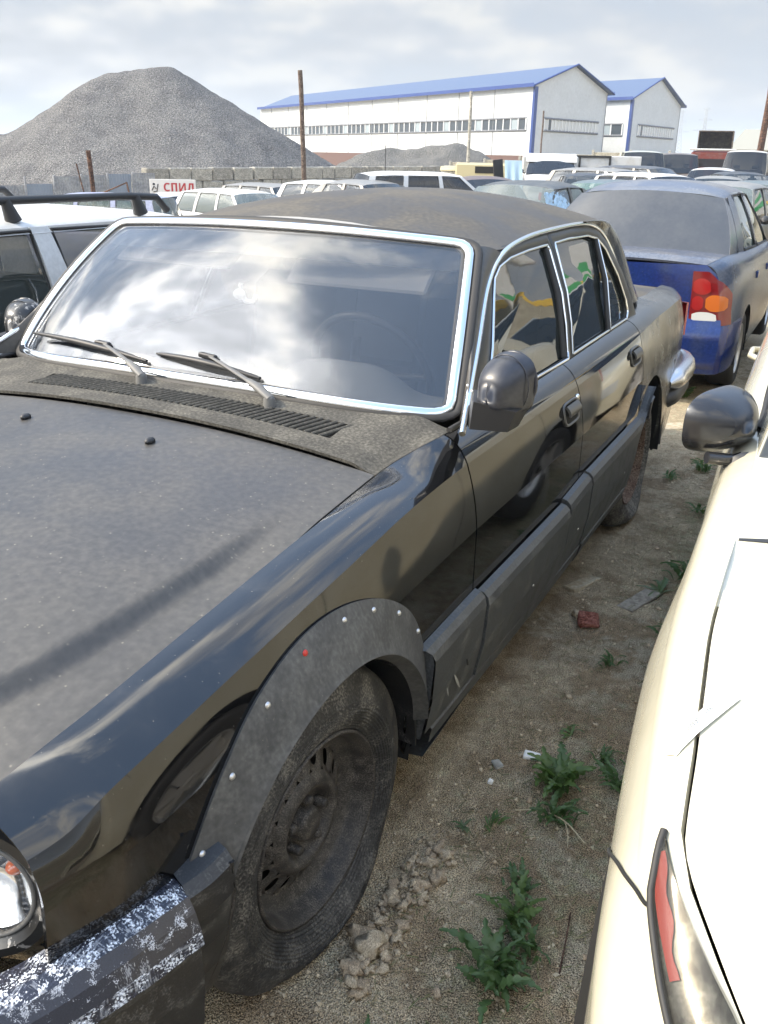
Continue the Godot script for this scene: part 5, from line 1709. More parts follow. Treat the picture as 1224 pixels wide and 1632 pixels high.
func car_spec(kind: String, h: float, w: float, paint: Material) -> Dictionary:
	var d := {"paint": paint, "fo": 0.78, "wb": 2.50, "ro": 0.92, "cowl": 0.48, "R": 0.29, "rim": M.rim_grey}
	var x := w * 0.70
	match kind:
		"sedan":
			d.table = body_table(w, 0.78, 2.5, 0.92, 0.68, 0.88, 0.92, 0.94, 0.48, 2.85)
			d.rear_base = 2.85
			d.rail = [[1.12, x, h - 0.075], [1.5, x + 0.01, h - 0.055], [2.0, x + 0.005, h - 0.055], [2.32, x - 0.02, h - 0.085]]
			d.lines = [[0.55, 1.12], [0.66, 1.21], [1.56, 1.60], [1.65, 1.68], [2.36, 2.20], [2.85, 2.36]]
		"wagon":
			d.ro = 0.88
			d.table = body_table(w, 0.78, 2.5, 0.88, 0.70, 0.90, 0.93, 0.95, 0.48, 3.30)
			d.rear_base = 3.36
			d.rail = [[1.12, x, h - 0.075], [1.5, x + 0.015, h - 0.055], [2.6, x + 0.015, h - 0.055], [3.15, x, h - 0.08]]
			d.lines = [[0.55, 1.12], [0.66, 1.21], [1.56, 1.60], [1.65, 1.68], [2.40, 2.34], [2.50, 2.44], [3.18, 3.04], [3.36, 3.17]]
		"van":
			d.wb = 2.9; d.ro = 1.0; d.fo = 0.75; d.cowl = 0.05; d.R = 0.33
			d.table = body_table(w, 0.75, 2.9, 1.0, 0.92, 1.10, 1.18, 1.20, 0.05, 3.8)
			d.rear_base = 3.86
			d.rail = [[0.62, w * 0.80, h - 0.10], [1.0, w * 0.82, h - 0.07], [3.4, w * 0.82, h - 0.07], [3.80, w * 0.80, h - 0.09]]
			d.lines = [[0.12, 0.62], [0.22, 0.72], [1.05, 1.10], [1.20, 1.25], [1.9, 1.9], [3.80, 3.76], [3.82, 3.78], [3.86, 3.80]]
		"jeep":
			d.wb = 2.45; d.ro = 0.75; d.R = 0.35
			d.table = body_table(w, 0.72, 2.45, 0.75, 0.86, 1.00, 1.04, 1.05, 0.42, 3.0)
			d.fo = 0.72; d.cowl = 0.42; d.rear_base = 3.18
			d.rail = [[0.92, w * 0.80, h - 0.07], [1.3, w * 0.80, h - 0.05], [2.6, w * 0.80, h - 0.05], [3.06, w * 0.78, h - 0.07]]
			d.lines = [[0.52, 0.92], [0.62, 1.0], [1.45, 1.47], [1.55, 1.57], [2.25, 2.22], [2.34, 2.31], [3.02, 2.96], [3.18, 3.07]]
	return d

func yard_car(called: String, label: String, category: String, kind: String, h: float, w: float, x: float, z: float, turn: float, paint: Material, extra := {}) -> Node3D:
	# x, z: the middle of the vehicle
	var fx := x + sin(turn) * 1.35; var fz := z + cos(turn) * 1.35
	var o := thing(called, label, category, Vector3(fx, terr(x, z), fz), turn, "vehicles parked in the yard")
	var sp := car_spec(kind, h, w, paint)
	sp.merge(extra, true)
	make_car(o, sp)
	return o

func build_yard_cars() -> void:
	# white wagon on the far side of the black sedan
	var wg := thing("white_wagon", "white station wagon with black roof rail beside the black sedan", "car", Vector3(-2.285, 0, 0.37))
	var sp := car_spec("wagon", 1.405, 0.835, M.white)
	sp.table = body_table(0.835, 0.78, 2.5, 0.88, 0.66, 0.80, 0.805, 0.82, 0.48, 3.30)
	sp.merge({"fine": 2, "glass": M.wagon_glass, "cuts": [-0.78, 0.62, 1.42, 2.22, 3.38], "cut_names": ["front_fender", "front_door", "rear_door", "rear_quarter"], "deep": true,
		"lines": [[0.55, 1.12], [0.66, 1.21], [1.30, 1.30], [1.40, 1.38], [2.10, 2.05], [2.24, 2.15], [3.10, 2.98], [3.36, 3.17]], "rail": [[1.12, 0.645, 1.245], [1.5, 0.660, 1.258], [2.6, 0.660, 1.262], [3.15, 0.645, 1.24]], "roof_crown": 0.050, "rear_base": 3.36}, true)
	make_car(wg, sp)
	for sg in [1.0, -1.0]:
		var b := MB.new()
		b.tube([Vector3(0.56 * sg, 1.290, -1.25), Vector3(0.56 * sg, 1.358, -1.36), Vector3(0.56 * sg, 1.368, -2.0), Vector3(0.56 * sg, 1.368, -2.8), Vector3(0.56 * sg, 1.358, -3.0), Vector3(0.56 * sg, 1.290, -3.08)], 0.019, 10)
		for s in [1.30, 2.03, 2.85]:
			b.tube([Vector3(0.565 * sg, 1.280, -s - 0.02), Vector3(0.56 * sg, 1.368, -s + 0.01)], [0.038, 0.022], 8)
		put(b, "roof_rail", M.black_plastic, wg)
	# rows behind
	var c := yard_car("grey_sedan", "dusty dark olive sedan with light blue cloth stuffed in its side window", "car", "sedan", 1.44, 0.84, -2.99, -11.98, -0.08, M.olive, {"ws_glass": M.pale_glass, "fine": 2})
	# cloth over the window opening
	var cl := MB.new()
	var nz := FastNoiseLite.new(); nz.seed = 4; nz.frequency = 5.0
	cl.grid(func(u: float, v: float):
		var p := Vector3(0.80 - 0.20 * v, lerpf(0.82, 1.33, v), lerpf(-0.72, -1.60, u))
		var k := sin(u * PI) * sin(v * PI)
		return p + Vector3(0.05 * k + 0.035 * nz.get_noise_2d(u * 1.6, v * 1.4), 0.03 * nz.get_noise_2d(u * 2 + 5, v * 2), 0.04 * nz.get_noise_2d(v * 2, u + 9)) + Vector3(0.0, -0.10 * (1 - v) * sin(u * 9.0) * 0.3, 0), 36, 24, Vector3(1, 0, 0))
	var cloth := thing("blue_cloth", "crumpled light blue cloth hanging out of the olive sedan window", "cloth")
	cloth.transform = c.transform
	put(cl, "drape", M.blue_cloth, cloth)
	yard_car("teal_sedan", "blue grey sedan with greenish windscreen between the olive sedan and white wagon", "car", "sedan", 1.42, 0.83, -2.78, -15.7, -0.02, M.teal, {"ws_glass": M.green_pale_glass})
	yard_car("white_estate", "white estate car with two dark side windows in the second row", "car", "wagon", 1.50, 0.84, -2.67, -20.57, 0.85, M.white, {"glass": M.dark_glass})
	yard_car("old_saloon", "old dark grey saloon with dusty windscreen behind the blue sedan roof", "car", "sedan", 1.47, 0.82, -0.64, -14.38, -0.12, M.dark_grey, {"ws_glass": M.pale_glass, "top": M.dust_grey})
	yard_car("silver_hatch", "white roofed hatchback with black windscreen before the red truck", "car", "wagon", 1.46, 0.82, -2.81, -27.7, 0.10, M.white, {"ws_glass": M.dark_glass})
	yard_car("grey_saloon", "mid grey saloon in front of the white roofed hatchback", "car", "sedan", 1.40, 0.82, -1.98, -23.3, 0.12, M.dust_grey, {})
	yard_car("black_saloon", "black saloon with open looking side near the white van", "car", "sedan", 1.42, 0.82, -1.74, -25.9, 0.45, M.black_paint, {})
	yard_car("white_van", "white panel van parked before the low grey shed", "van", "van", 2.12, 0.95, -3.64, -41.7, 0.06, M.white, {"ws_glass": M.dark_glass})
	yard_car("silver_saloon", "grey blue saloon cut by the picture edge behind the blue sedan", "car", "sedan", 1.44, 0.83, -0.47, -18.1, 0.08, M.teal, {"ws_glass": M.pale_glass})
	yard_car("beige_truck", "dusty brown van with dark cab windows before the concrete fence", "van", "van", 1.98, 0.95, -6.6, -42.6, 0.20, M.brown, {"ws_glass": M.dark_glass})
	yard_car("green_van", "pale grey green minibus beside the dusty brown van", "van", "van", 2.02, 0.95, -7.55, -39.75, 0.30, M.pale_green, {"ws_glass": M.dark_glass})
	var gz := yard_car("white_lorry", "white light lorry with a tall cab fairing near the blue tarpaulin", "lorry", "van", 1.62, 0.88, -8.28, -29.8, 0.35, M.white, {"ws_glass": M.dark_glass})
	var fb := MB.new()
	fb.panel(func(u: float, v: float): return Vector3(lerpf(-0.80, 0.80, u), 1.52 + 0.26 * v, -0.55 - 0.75 * v * v), 8, 6, Vector3(0, 0.3, 1), 0.05)
	fb.box(Vector3(0, 1.10, -2.6), Vector3(1.80, 1.2, 2.2), 0.03)
	put(fb, "fairing", M.white, gz)
	yard_car("dark_saloon", "very dark saloon roof just behind the teal sedan", "car", "sedan", 1.42, 0.82, -4.76, -21.9, 0.40, M.black_paint, {})
	yard_car("long_saloon", "long dark saloon with dusty roof before the pale minibus", "car", "wagon", 1.46, 0.82, -4.63, -24.4, 1.2, M.dark_grey, {"top": M.dust_grey})
	yard_car("faded_saloon", "faded dark hatchback between the pale minibus and white estate", "car", "wagon", 1.46, 0.82, -4.51, -28.0, 1.15, M.dark_grey, {})
	yard_car("brown_wreck", "rusty brown car wreck beside the olive sedan", "car", "sedan", 1.36, 0.82, -6.16, -18.8, 0.6, M.rust_paint, {"glass": M.dark_glass, "mirrors": false})
	yard_car("white_hatch", "white roofed estate with red tail lamps behind the black sedan roof", "car", "wagon", 1.47, 0.83, -6.9, -18.0, 2.35, M.white, {"glass": M.dark_glass, "tail_y0": 1.20, "tail_y1": 0.9, "tail_in": 0.84})
	yard_car("purple_minivan", "lavender blue minivan behind the white wagon roof", "car", "wagon", 1.60, 0.86, -12.71, -13.07, -1.25, M.lavender, {"glass": M.green_glass})
	yard_car("white_saloon", "white saloon in front of the red lettered sign", "car", "sedan", 1.42, 0.83, -13.61, -17.42, 1.05, M.white, {"glass": M.dark_glass})
	yard_car("pale_hatch", "white hatchback right of the white saloon with the sign above", "car", "wagon", 1.42, 0.83, -10.88, -16.4, 1.25, M.white, {"glass": M.pale_glass})
	yard_car("silver_estate", "silver estate car roof behind the white hatchback", "car", "wagon", 1.44, 0.83, -12.57, -20.36, 1.3, M.dust_grey, {})
	yard_car("rack_estate", "dark estate car with white roof edge below the wooden pole", "car", "wagon", 1.45, 0.83, -9.4, -18.6, 1.35, M.dark_grey, {"top": M.white})
	yard_car("low_saloon", "grey saloon roof low behind the black sedan roof centre", "car", "sedan", 1.42, 0.83, -7.6, -16.2, 1.25, M.dark_grey, {"top": M.dust_grey})
	# the jeep next in line behind the cream sedan (seen mirrored in the black doors)
	yard_car("pale_sedan", "cream sedan parked behind the cream one, mirrored in the black front door", "car", "sedan", 1.45, 0.86, 2.22, -6.3, 0.05, M.cream, {"glass": M.dark_glass, "rim": M.rim_alloy})
	yard_car("white_jeep", "white off-road car mirrored in the black sedan's rear door glass", "car", "jeep", 1.80, 0.90, 2.35, -11.6, 0.05, M.cream, {"glass": M.dark_glass, "rim": M.rim_alloy})
	# flatbed lorry with red cab and tipped box
	var tr := thing("red_lorry", "red cab lorry with a dark open box raised behind it", "lorry", seat_on(-6.05, -48.2), 0.12, "vehicles parked in the yard")
	var b := MB.new()
	b.box(Vector3(0, 1.42, 0.0), Vector3(1.95, 1.45, 1.5), 0.10); put(b, "cab", M.red_paint, tr)
	b = MB.new()
	b.panel(func(u: float, v: float): return Vector3(lerpf(-0.84, 0.84, u) * (1 - 0.06 * v), 1.42 + 0.50 * v, 0.772 - 0.03 * v), 4, 2, Vector3(0, 0, 1), 0.02); put(b, "windscreen", M.dark_glass, tr)
	b = MB.new()
	b.box(Vector3(0, 0.62, -2.0), Vector3(0.9, 0.25, 5.2), 0.02); put(b, "chassis", M.black, tr)
	for q in [Vector3(0.85, 0.45, 0.1), Vector3(-0.85, 0.45, 0.1), Vector3(0.85, 0.45, -3.2), Vector3(-0.85, 0.45, -3.2)]:
		simple_wheel(tr, q, signf(q.x), 0.45, 0.25, M.rim_grey, M.tyre_plain)
	var box := node("tipped_box", tr)
	box.position = Vector3(0, 2.20, -1.4)
	box.scale = Vector3(0.74, 1.0, 1.0)
	for q in [[Vector3(0, 0.40, -0.6), Vector3(2.2, 0.95, 0.06)], [Vector3(1.08, 0.40, 0), Vector3(0.06, 0.95, 1.3)], [Vector3(-1.08, 0.40, 0), Vector3(0.06, 0.95, 1.3)], [Vector3(0, 0.86, 0), Vector3(2.2, 0.05, 1.3)], [Vector3(0, -0.06, 0.0), Vector3(2.3, 0.06, 1.4)]]:
		b = MB.new(); b.box(q[0], q[1], 0.01); put(b, "panel", M.rust_grey, box)
	b = MB.new(); b.tube([Vector3(-1.05, 2.20, 0.74), Vector3(1.05, 2.20, 0.74)], 0.05, 6); put(b, "light_bar", M.white, tr)
	# white box body with dark framing
	var bx := thing("white_box_body", "white box body with dark door frames beside the white lorry", "truck body", seat_on(-7.7, -33.0), 0.30)
	b = MB.new(); b.box(Vector3(0, 0.95, 0), Vector3(3.1, 1.6, 2.0), 0.02); put(b, "shell", M.white, bx)
	for q in [[Vector3(-1.5, 0.95, 1.02), Vector3(0.07, 1.6, 0.05)], [Vector3(-0.52, 0.95, 1.02), Vector3(0.06, 1.6, 0.05)], [Vector3(0.5, 0.95, 1.02), Vector3(0.07, 1.6, 0.05)], [Vector3(-0.5, 1.72, 1.02), Vector3(2.05, 0.07, 0.05)]]:
		b = MB.new(); b.box(q[0], q[1], 0.005); put(b, "door_frame", M.black_plastic, bx)
	# leaning board with blue tarpaulin
	var bd := thing("blue_tarpaulin_board", "leaning dark board with pale blue tarpaulin beside the white lorry", "board", seat_on(-7.75, -24.4), 0.35)
	b = MB.new(); b.box(Vector3(-0.22, 0.82, -0.05), Vector3(0.30, 1.60, 0.05), 0.01, Basis(Vector3.FORWARD, -0.12) * Basis(Vector3.UP, 0.5)); put(b, "board", M.black_plastic, bd)
	b = MB.new()
	b.panel(func(u: float, v: float): return Vector3(lerpf(-0.12, 0.36, u) + 0.14 * (1 - v), 0.05 + 1.55 * v, 0.12 + 0.05 * sin(u * 14.0) * (1 - v) + 0.25 * (1 - v)), 24, 10, Vector3(0, 0, 1), 0.01); put(b, "sheet", M.blue_cloth, bd)
	# grey drum and yellow cabin shell on the wall side
	var dr := thing("steel_tank", "rounded grey steel tank with yellowish lid by the block wall", "tank", seat_on(-11.1, -28.8))
	b = MB.new(); b.lathe([Vector2(0.0001, 1.60), Vector2(0.62, 1.58), Vector2(0.64, 1.45)], Transform3D.IDENTITY, 24); put(b, "lid", M.yellow_dull, dr)
	b = MB.new(); b.lathe([Vector2(0.60, 1.46), Vector2(0.60, 0.0)], Transform3D.IDENTITY, 24); put(b, "drum", M.concrete, dr)
	var yc := thing("yellow_cabin", "dull yellow sheet metal cabin shell beside the steel tank", "cabin", seat_on(-9.9, -28.2), 0.2)
	b = MB.new(); b.box(Vector3(0, 0.8, 0), Vector3(1.8, 1.55, 1.2), 0.06); put(b, "shell", M.yellow_dull, yc)
	b = MB.new(); b.box(Vector3(0.1, 1.38, 0.605), Vector3(0.7, 0.2, 0.02), 0.0); put(b, "opening", M.black, yc)

func build_structures() -> void:
	# concrete block wall
	var A := Vector3(-28.8, 0, -33.5); var B := Vector3(-21.6, 0, -57.5)
	var wl := thing("block_wall", "dry stacked wall of grey concrete blocks below the gravel heap", "wall", Vector3(A.x, terr(A.x, A.z), A.z))
	var d := (B - A); var len := d.length(); d = d.normalized()
	var rot := Basis.looking_at(Vector3(d.z, 0, -d.x), Vector3.UP)
	var rnd := RandomNumberGenerator.new(); rnd.seed = 12
	var kinds := []
	for k in 5:
		var b := MB.new(); b.box(Vector3.ZERO, Vector3([1.18, 1.20, 1.17, 1.19, 0.88][k], 0.585, 0.5), 0.03)
		kinds.append(b.mesh([M.concrete, M.concrete_dark, M.concrete, M.concrete_dark, M.concrete][k]))
	for row in 4:
		var s := -0.6 if row % 2 == 0 else 0.0
		while s < len:
			var k := rnd.randi() % 5
			var wd: float = [1.2, 1.22, 1.2, 1.21, 0.9][k]
			var p := A + d * (s + wd * 0.5)
			var topy := lerpf(0.86, 1.17, clampf(s / len, 0, 1)) - 0.30 - 0.6 * (3 - row)
			if topy > terr(p.x, p.z) - 0.5 and not (row == 3 and rnd.randf() < 0.05):
				place(kinds[k], "block", wl, Transform3D(rot * Basis(Vector3.UP, rnd.randf_range(-0.03, 0.03)), Vector3(p.x, topy + rnd.randf_range(-0.012, 0.012), p.z) - wl.position + rot * Vector3(0, 0, rnd.randf_range(-0.04, 0.04))))
			s += wd + rnd.randf_range(0.01, 0.05)
	# sheet fence on the left
	var fa := Vector3(-27.5, 0, -21.0); var fb := Vector3(-25.6, 0, -30.5)
	var fc := thing("metal_fence", "grey sheet metal fence at the foot of the gravel heap", "fence", Vector3(fa.x, terr(fa.x, fa.z), fa.z))
	var n := 8
	for k in n:
		var p := fa.lerp(fb, (k + 0.5) / n); var dd := (fb - fa)
		var b := MB.new()
		var tall := 2.02 if k < 4 else 2.25
		b.panel(func(u: float, v: float): return Vector3(lerpf(-0.5, 0.5, u) * (dd.length() / n - 0.02), tall * v, 0.012 * sin(u * 60.0)), 48, 1, Vector3(0, 0, 1), 0.01)
		place(b.mesh(M.fence_grey if k % 3 else M.fence_blue), "sheet", fc, Transform3D(Basis.looking_at(Vector3(dd.z, 0, -dd.x).normalized(), Vector3.UP), Vector3(p.x, terr(p.x, p.z) - 0.05, p.z) - fc.position))
		b = MB.new(); b.box(Vector3(0, 1.1, 0), Vector3(0.07, 2.3, 0.07), 0.01)
		var q := fa.lerp(fb, float(k) / n)
		place(b.mesh(M.fence_grey), "post", fc, Transform3D(Basis.IDENTITY, Vector3(q.x + 0.08, terr(q.x, q.z), q.z) - fc.position))
	# concrete panel fence with studded pattern
	var ga := Vector3(-25.5, 0, -61.2); var gb := Vector3(-1.5, 0, -64.8)
	var gf := thing("concrete_fence", "long concrete panel fence with pyramid pattern before the hangars", "fence", Vector3(ga.x, terr(ga.x, ga.z), ga.z))
	var gd := (gb - ga); var gn := 10
	var grot := Basis.looking_at(Vector3(gd.z, 0, -gd.x).normalized(), Vector3.UP)
	if (grot * Vector3(0, 0, 1)).z < 0: grot = grot * Basis(Vector3.UP, PI)
	var pb := MB.new()
	var pw := gd.length() / gn - 0.12
	pb.box(Vector3(0, 1.05, 0), Vector3(pw, 2.1, 0.10), 0.02)
	for i in 5:
		for j in 4:
			var c := Vector3((i - 2) * pw / 5.0, 0.28 + j * 0.49, 0.05)
			var hx := pw / 10.0; var hy := 0.245
			for q in [[Vector3(-hx, 0, 0), Vector3(0, hy, 0)], [Vector3(0, hy, 0), Vector3(hx, 0, 0)], [Vector3(hx, 0, 0), Vector3(0, -hy, 0)], [Vector3(0, -hy, 0), Vector3(-hx, 0, 0)]]:
				pb.pts(PackedVector3Array([c + q[0], c + q[1], c + Vector3(0, 0, 0.10), c + Vector3(0, 0, 0.10)]), 1, 1, Vector3(0, 0, 1))
	var pm := pb.mesh(M.concrete_tan)
	var qb := MB.new(); qb.box(Vector3(0, 1.15, 0), Vector3(0.16, 2.3, 0.18), 0.02)
	var qm := qb.mesh(M.concrete)
	for k in gn:
		var p := ga + gd * ((k + 0.5) / gn)
		place(pm, "fence_panel", gf, Transform3D(grot, Vector3(p.x, terr(p.x, p.z) + 0.02, p.z) - gf.position))
		p = ga + gd * (float(k) / gn)
		place(qm, "fence_post", gf, Transform3D(grot, Vector3(p.x, terr(p.x, p.z), p.z) - gf.position))
	hangar("hangar", "long white hangar with blue roof edge and ribbon window", Vector3(-80.0, 0, -117.6), Vector3(-26.75, 0, -81.76), Vector3(-23.45, 0, -93.2), 7.6, 9.5, 54, 4.0, 5.0)
	hangar("rear_hangar", "smaller white hangar with blue roof behind the long one", Vector3(-36.0, 0, -106.5), Vector3(-22.75, 0, -100.6), Vector3(-20.75, 0, -115.4), 7.6, 9.9, 8, 4.1, 5.2)
	# low grey shed on the right
	var sh := thing("grey_shed", "low shed with shallow grey sheet roof behind the white van", "shed", Vector3(-2.0, 0, -62.0), -0.12)
	var b := MB.new()
	b.box(Vector3(1.5, 1.25, -3.0), Vector3(13.0, 2.5, 6.0), 0.02); put(b, "wall", M.concrete_tan, sh)
	b = MB.new()
	b.panel(func(u: float, v: float): return Vector3(lerpf(-5.4, 8.4, u), 2.42 + 1.25 * v, 0.5 - 3.5 * v), 20, 2, Vector3.UP, 0.08)
	b.panel(func(u: float, v: float): return Vector3(lerpf(-5.4, 8.4, u), 3.67 - 1.25 * v, -3.0 - 3.5 * v), 20, 2, Vector3.UP, 0.08)
	b.grid(func(u: float, v: float): return Vector3(-5.0, 2.45 + 1.2 * (1 - absf(2 * u - 1)) * v, -6.0 * u), 8, 1); put(b, "roof", M.roof_grey, sh)
	b = MB.new(); b.tube([Vector3(2.6, 3.4, -2.0), Vector3(2.6, 4.9, -2.0)], 0.16, 10); put(b, "stove_pipe", M.rust_grey, sh)
	# building with yellow band outside the view, mirrored in the door glass
	var yb := thing("banded_building", "grey building with a yellow band, mirrored in the black sedan's window", "building", Vector3(21, 0, -52))
	b = MB.new(); b.box(Vector3(0, 2.6, 0), Vector3(12, 5.2, 44), 0.05); put(b, "wall", M.concrete_tan, yb)
	b = MB.new(); b.box(Vector3(0, 5.8, 0), Vector3(12.1, 1.2, 44.1), 0.05); put(b, "band", M.yellow_band, yb)
	var bn := thing("striped_banner", "white banner with slanting green stripes, mirrored in the rear door glass", "banner", Vector3(13.0, 3.0, -48.0))
	b = MB.new(); b.box(Vector3(0, 2.6, 0), Vector3(0.12, 5.2, 13.0), 0.02); put(b, "sheet", M.white, bn)
	for k in 2:
		b = MB.new(); b.prism(PackedVector2Array([Vector2(-6.4, 0.6 + 1.9 * k), Vector2(6.4, 2.0 + 1.9 * k), Vector2(6.4, 3.1 + 1.9 * k), Vector2(-6.4, 1.7 + 1.9 * k)]), 0.03, Transform3D(Basis(Vector3.UP, PI / 2), Vector3(-0.08, -0.2, 0))); put(b, "stripe", M.green_paint, bn)
	for z in [-6.3, 6.3]:
		b = MB.new(); b.tube([Vector3(0.1, -3.0, z), Vector3(0.1, 5.3, z)], 0.09, 8); put(b, "post", M.fence_grey, bn)
	# posts and poles
	pole("wooden_pole", "tall weathered brown pole standing before the block wall", Vector3(-15.45, 0, -26.1), 4.75, 0.085, 0.075, Vector3(-0.12, 0, 0.05), M.wood_pole)
	pole("concrete_pole", "slim grey concrete pole in front of the long hangar", Vector3(-18.9, 0, -48.4), 5.5, 0.10, 0.08, Vector3(0.0, 0, 0), M.concrete)
	pole("thin_pole", "thin dark pole in front of the hangar gable end", Vector3(-18.8, 0, -60.5), 4.9, 0.06, 0.05, Vector3(0.0, 0, 0), M.wood_pole)
	pole("street_pole", "thick rust brown pole at the right edge of the picture", Vector3(-3.75, 0, -46.6), 9.0, 0.16, 0.13, Vector3(0.10, 0, 0), M.rust_pole)
	pole("steel_post", "short leaning dark steel post before the metal fence", Vector3(-13.85, 0, -14.8), 2.46, 0.05, 0.05, Vector3(-0.12, 0, 0.0), M.rust_pole)
	pole("antenna_rod", "thin striped antenna rod above the estate roof", Vector3(-8.1, 0, -17.6), 2.15, 0.008, 0.008, Vector3.ZERO, M.black_plastic)
	# bent frame leaning by the fence
	var fr := thing("bent_frame", "bent dark steel frame leaning near the short steel post", "frame", seat_on(-15.6, -16.9))
	b = MB.new(); b.tube([Vector3(-0.1, 0, 0), Vector3(0.0, 1.55, 0), Vector3(0.75, 1.80, 0), Vector3(0.95, 0.9, 0)], 0.025, 6); put(b, "bar", M.rust_pole, fr)
	b = MB.new(); b.tube([Vector3(-0.35, 0.6, 0.1), Vector3(-0.75, 2.2, 0.1)], 0.018, 6); put(b, "rod", M.rust_pole, fr)
	# lettered sign
	var sg := thing("lettered_sign", "white sign board with red letters in front of the block wall", "sign", seat_on(-16.9, -21.1), 0.70)
	b = MB.new(); b.box(Vector3(0, 1.50, 0), Vector3(1.32, 0.42, 0.04), 0.006); put(b, "board", M.sign_white, sg)
	for x in [-0.5, 0.5]:
		b = MB.new(); b.tube([Vector3(x, 0, -0.04), Vector3(x, 1.6, -0.04)], 0.025, 6); put(b, "leg", M.wood_pole, sg)
	var font := SystemFont.new(); font.font_names = PackedStringArray(["Droid Sans"]); font.font_weight = 700
	var tm := TextMesh.new(); tm.text = "СПИЛ"; tm.font = font; tm.font_size = 64; tm.pixel_size = 0.0050; tm.depth = 0.012; tm.material = M.letter_red
	var o := MeshInstance3D.new(); o.mesh = tm; o.name = "lettering"; sg.add_child(o, true); o.position = Vector3(0.17, 1.49, 0.024)
	b = MB.new()
	b.tube([Vector3(-0.60, 1.40, 0.024), Vector3(-0.54, 1.52, 0.024), Vector3(-0.48, 1.44, 0.024)], 0.018, 6); b.tube([Vector3(-0.56, 1.36, 0.024), Vector3(-0.46, 1.38, 0.024), Vector3(-0.42, 1.58, 0.024)], 0.016, 6); b.lump(Vector3(-0.54, 1.57, 0.024), Vector3(0.04, 0.03, 0.01), 3, 8, 0.3)
	put(b, "emblem", M.black_plastic, sg)
	pylon("power_pylon", "grey lattice power pylon with two cross arms beyond the fence", Vector3(-100.2, 0, -608.9), 32.0)
	pylon("far_pylon", "fainter lattice power pylon beside the hangar edge", Vector3(-143.8, 0, -767.2), 38.0)

func pole(called: String, label: String, at: Vector3, h: float, r0: float, r1: float, lean: Vector3, m: Material) -> void:
	var o := thing(called, label, "pole", seat_on(at.x, at.z))
	var b := MB.new()
	var path := []; var rr := []
	for k in 9:
		path.append(Vector3(0, -0.2, 0) + (Vector3(0, h + 0.2, 0) + lean) * (k / 8.0) + Vector3(0.012 * sin(k * 2.1), 0, 0.01 * cos(k * 1.7)) * (r0 / 0.085)); rr.append(lerpf(r0, r1, k / 8.0))
	b.tube(path, rr, 10)
	put(b, "shaft", m, o)
	b = MB.new(); b.lump(Vector3(0, 0.0, 0), Vector3(r0 * 2.4, 0.08, r0 * 2.4), 5, 10, 0.3)
	put(b, "footing", M.concrete_dark, o)

func pylon(called: String, label: String, at: Vector3, h: float) -> void:
	var o := thing(called, label, "pylon", seat_on(at.x, at.z), 0.3)
	var legw := 3.2
	for sx in [-1.0, 1.0]:
		for sz in [-1.0, 1.0]:
			var b := MB.new(); b.tube([Vector3(sx * legw, 0, sz * legw), Vector3(sx * 0.9, h * 0.60, sz * 0.9), Vector3(sx * 0.4, h, sz * 0.4)], 0.16, 5); put(b, "leg", M.pylon_grey, o)
	var lat := MB.new()
	for k in 14:
		var y0 := h * k / 14.0; var y1 := h * (k + 1) / 14.0
		var w := func(y: float) -> float: return lerpf(legw, 0.9, y / (h * 0.6)) if y < h * 0.6 else lerpf(0.9, 0.4, (y - h * 0.6) / (h * 0.4))
		var a: float = w.call(y0); var c: float = w.call(y1)
		for sz in [-1.0, 1.0]:
			lat.tube([Vector3(-a, y0, a * sz), Vector3(c, y1, c * sz)], 0.08, 4, false); lat.tube([Vector3(a, y0, a * sz), Vector3(-c, y1, c * sz)], 0.08, 4, false)
	put(lat, "lattice", M.pylon_grey, o)
	for q in [[0.62, 6.5], [0.80, 4.2], [0.985, 2.0]]:
		var b := MB.new()
		var y: float = h * q[0]
		for s in [-1.0, 1.0]:
			b.tube([Vector3(0, y + 0.9, 0), Vector3(s * q[1], y, 0)], 0.14, 5); b.tube([Vector3(0, y - 0.2, 0), Vector3(s * q[1], y, 0)], 0.14, 5)
		put(b, "cross_arm", M.pylon_grey, o)

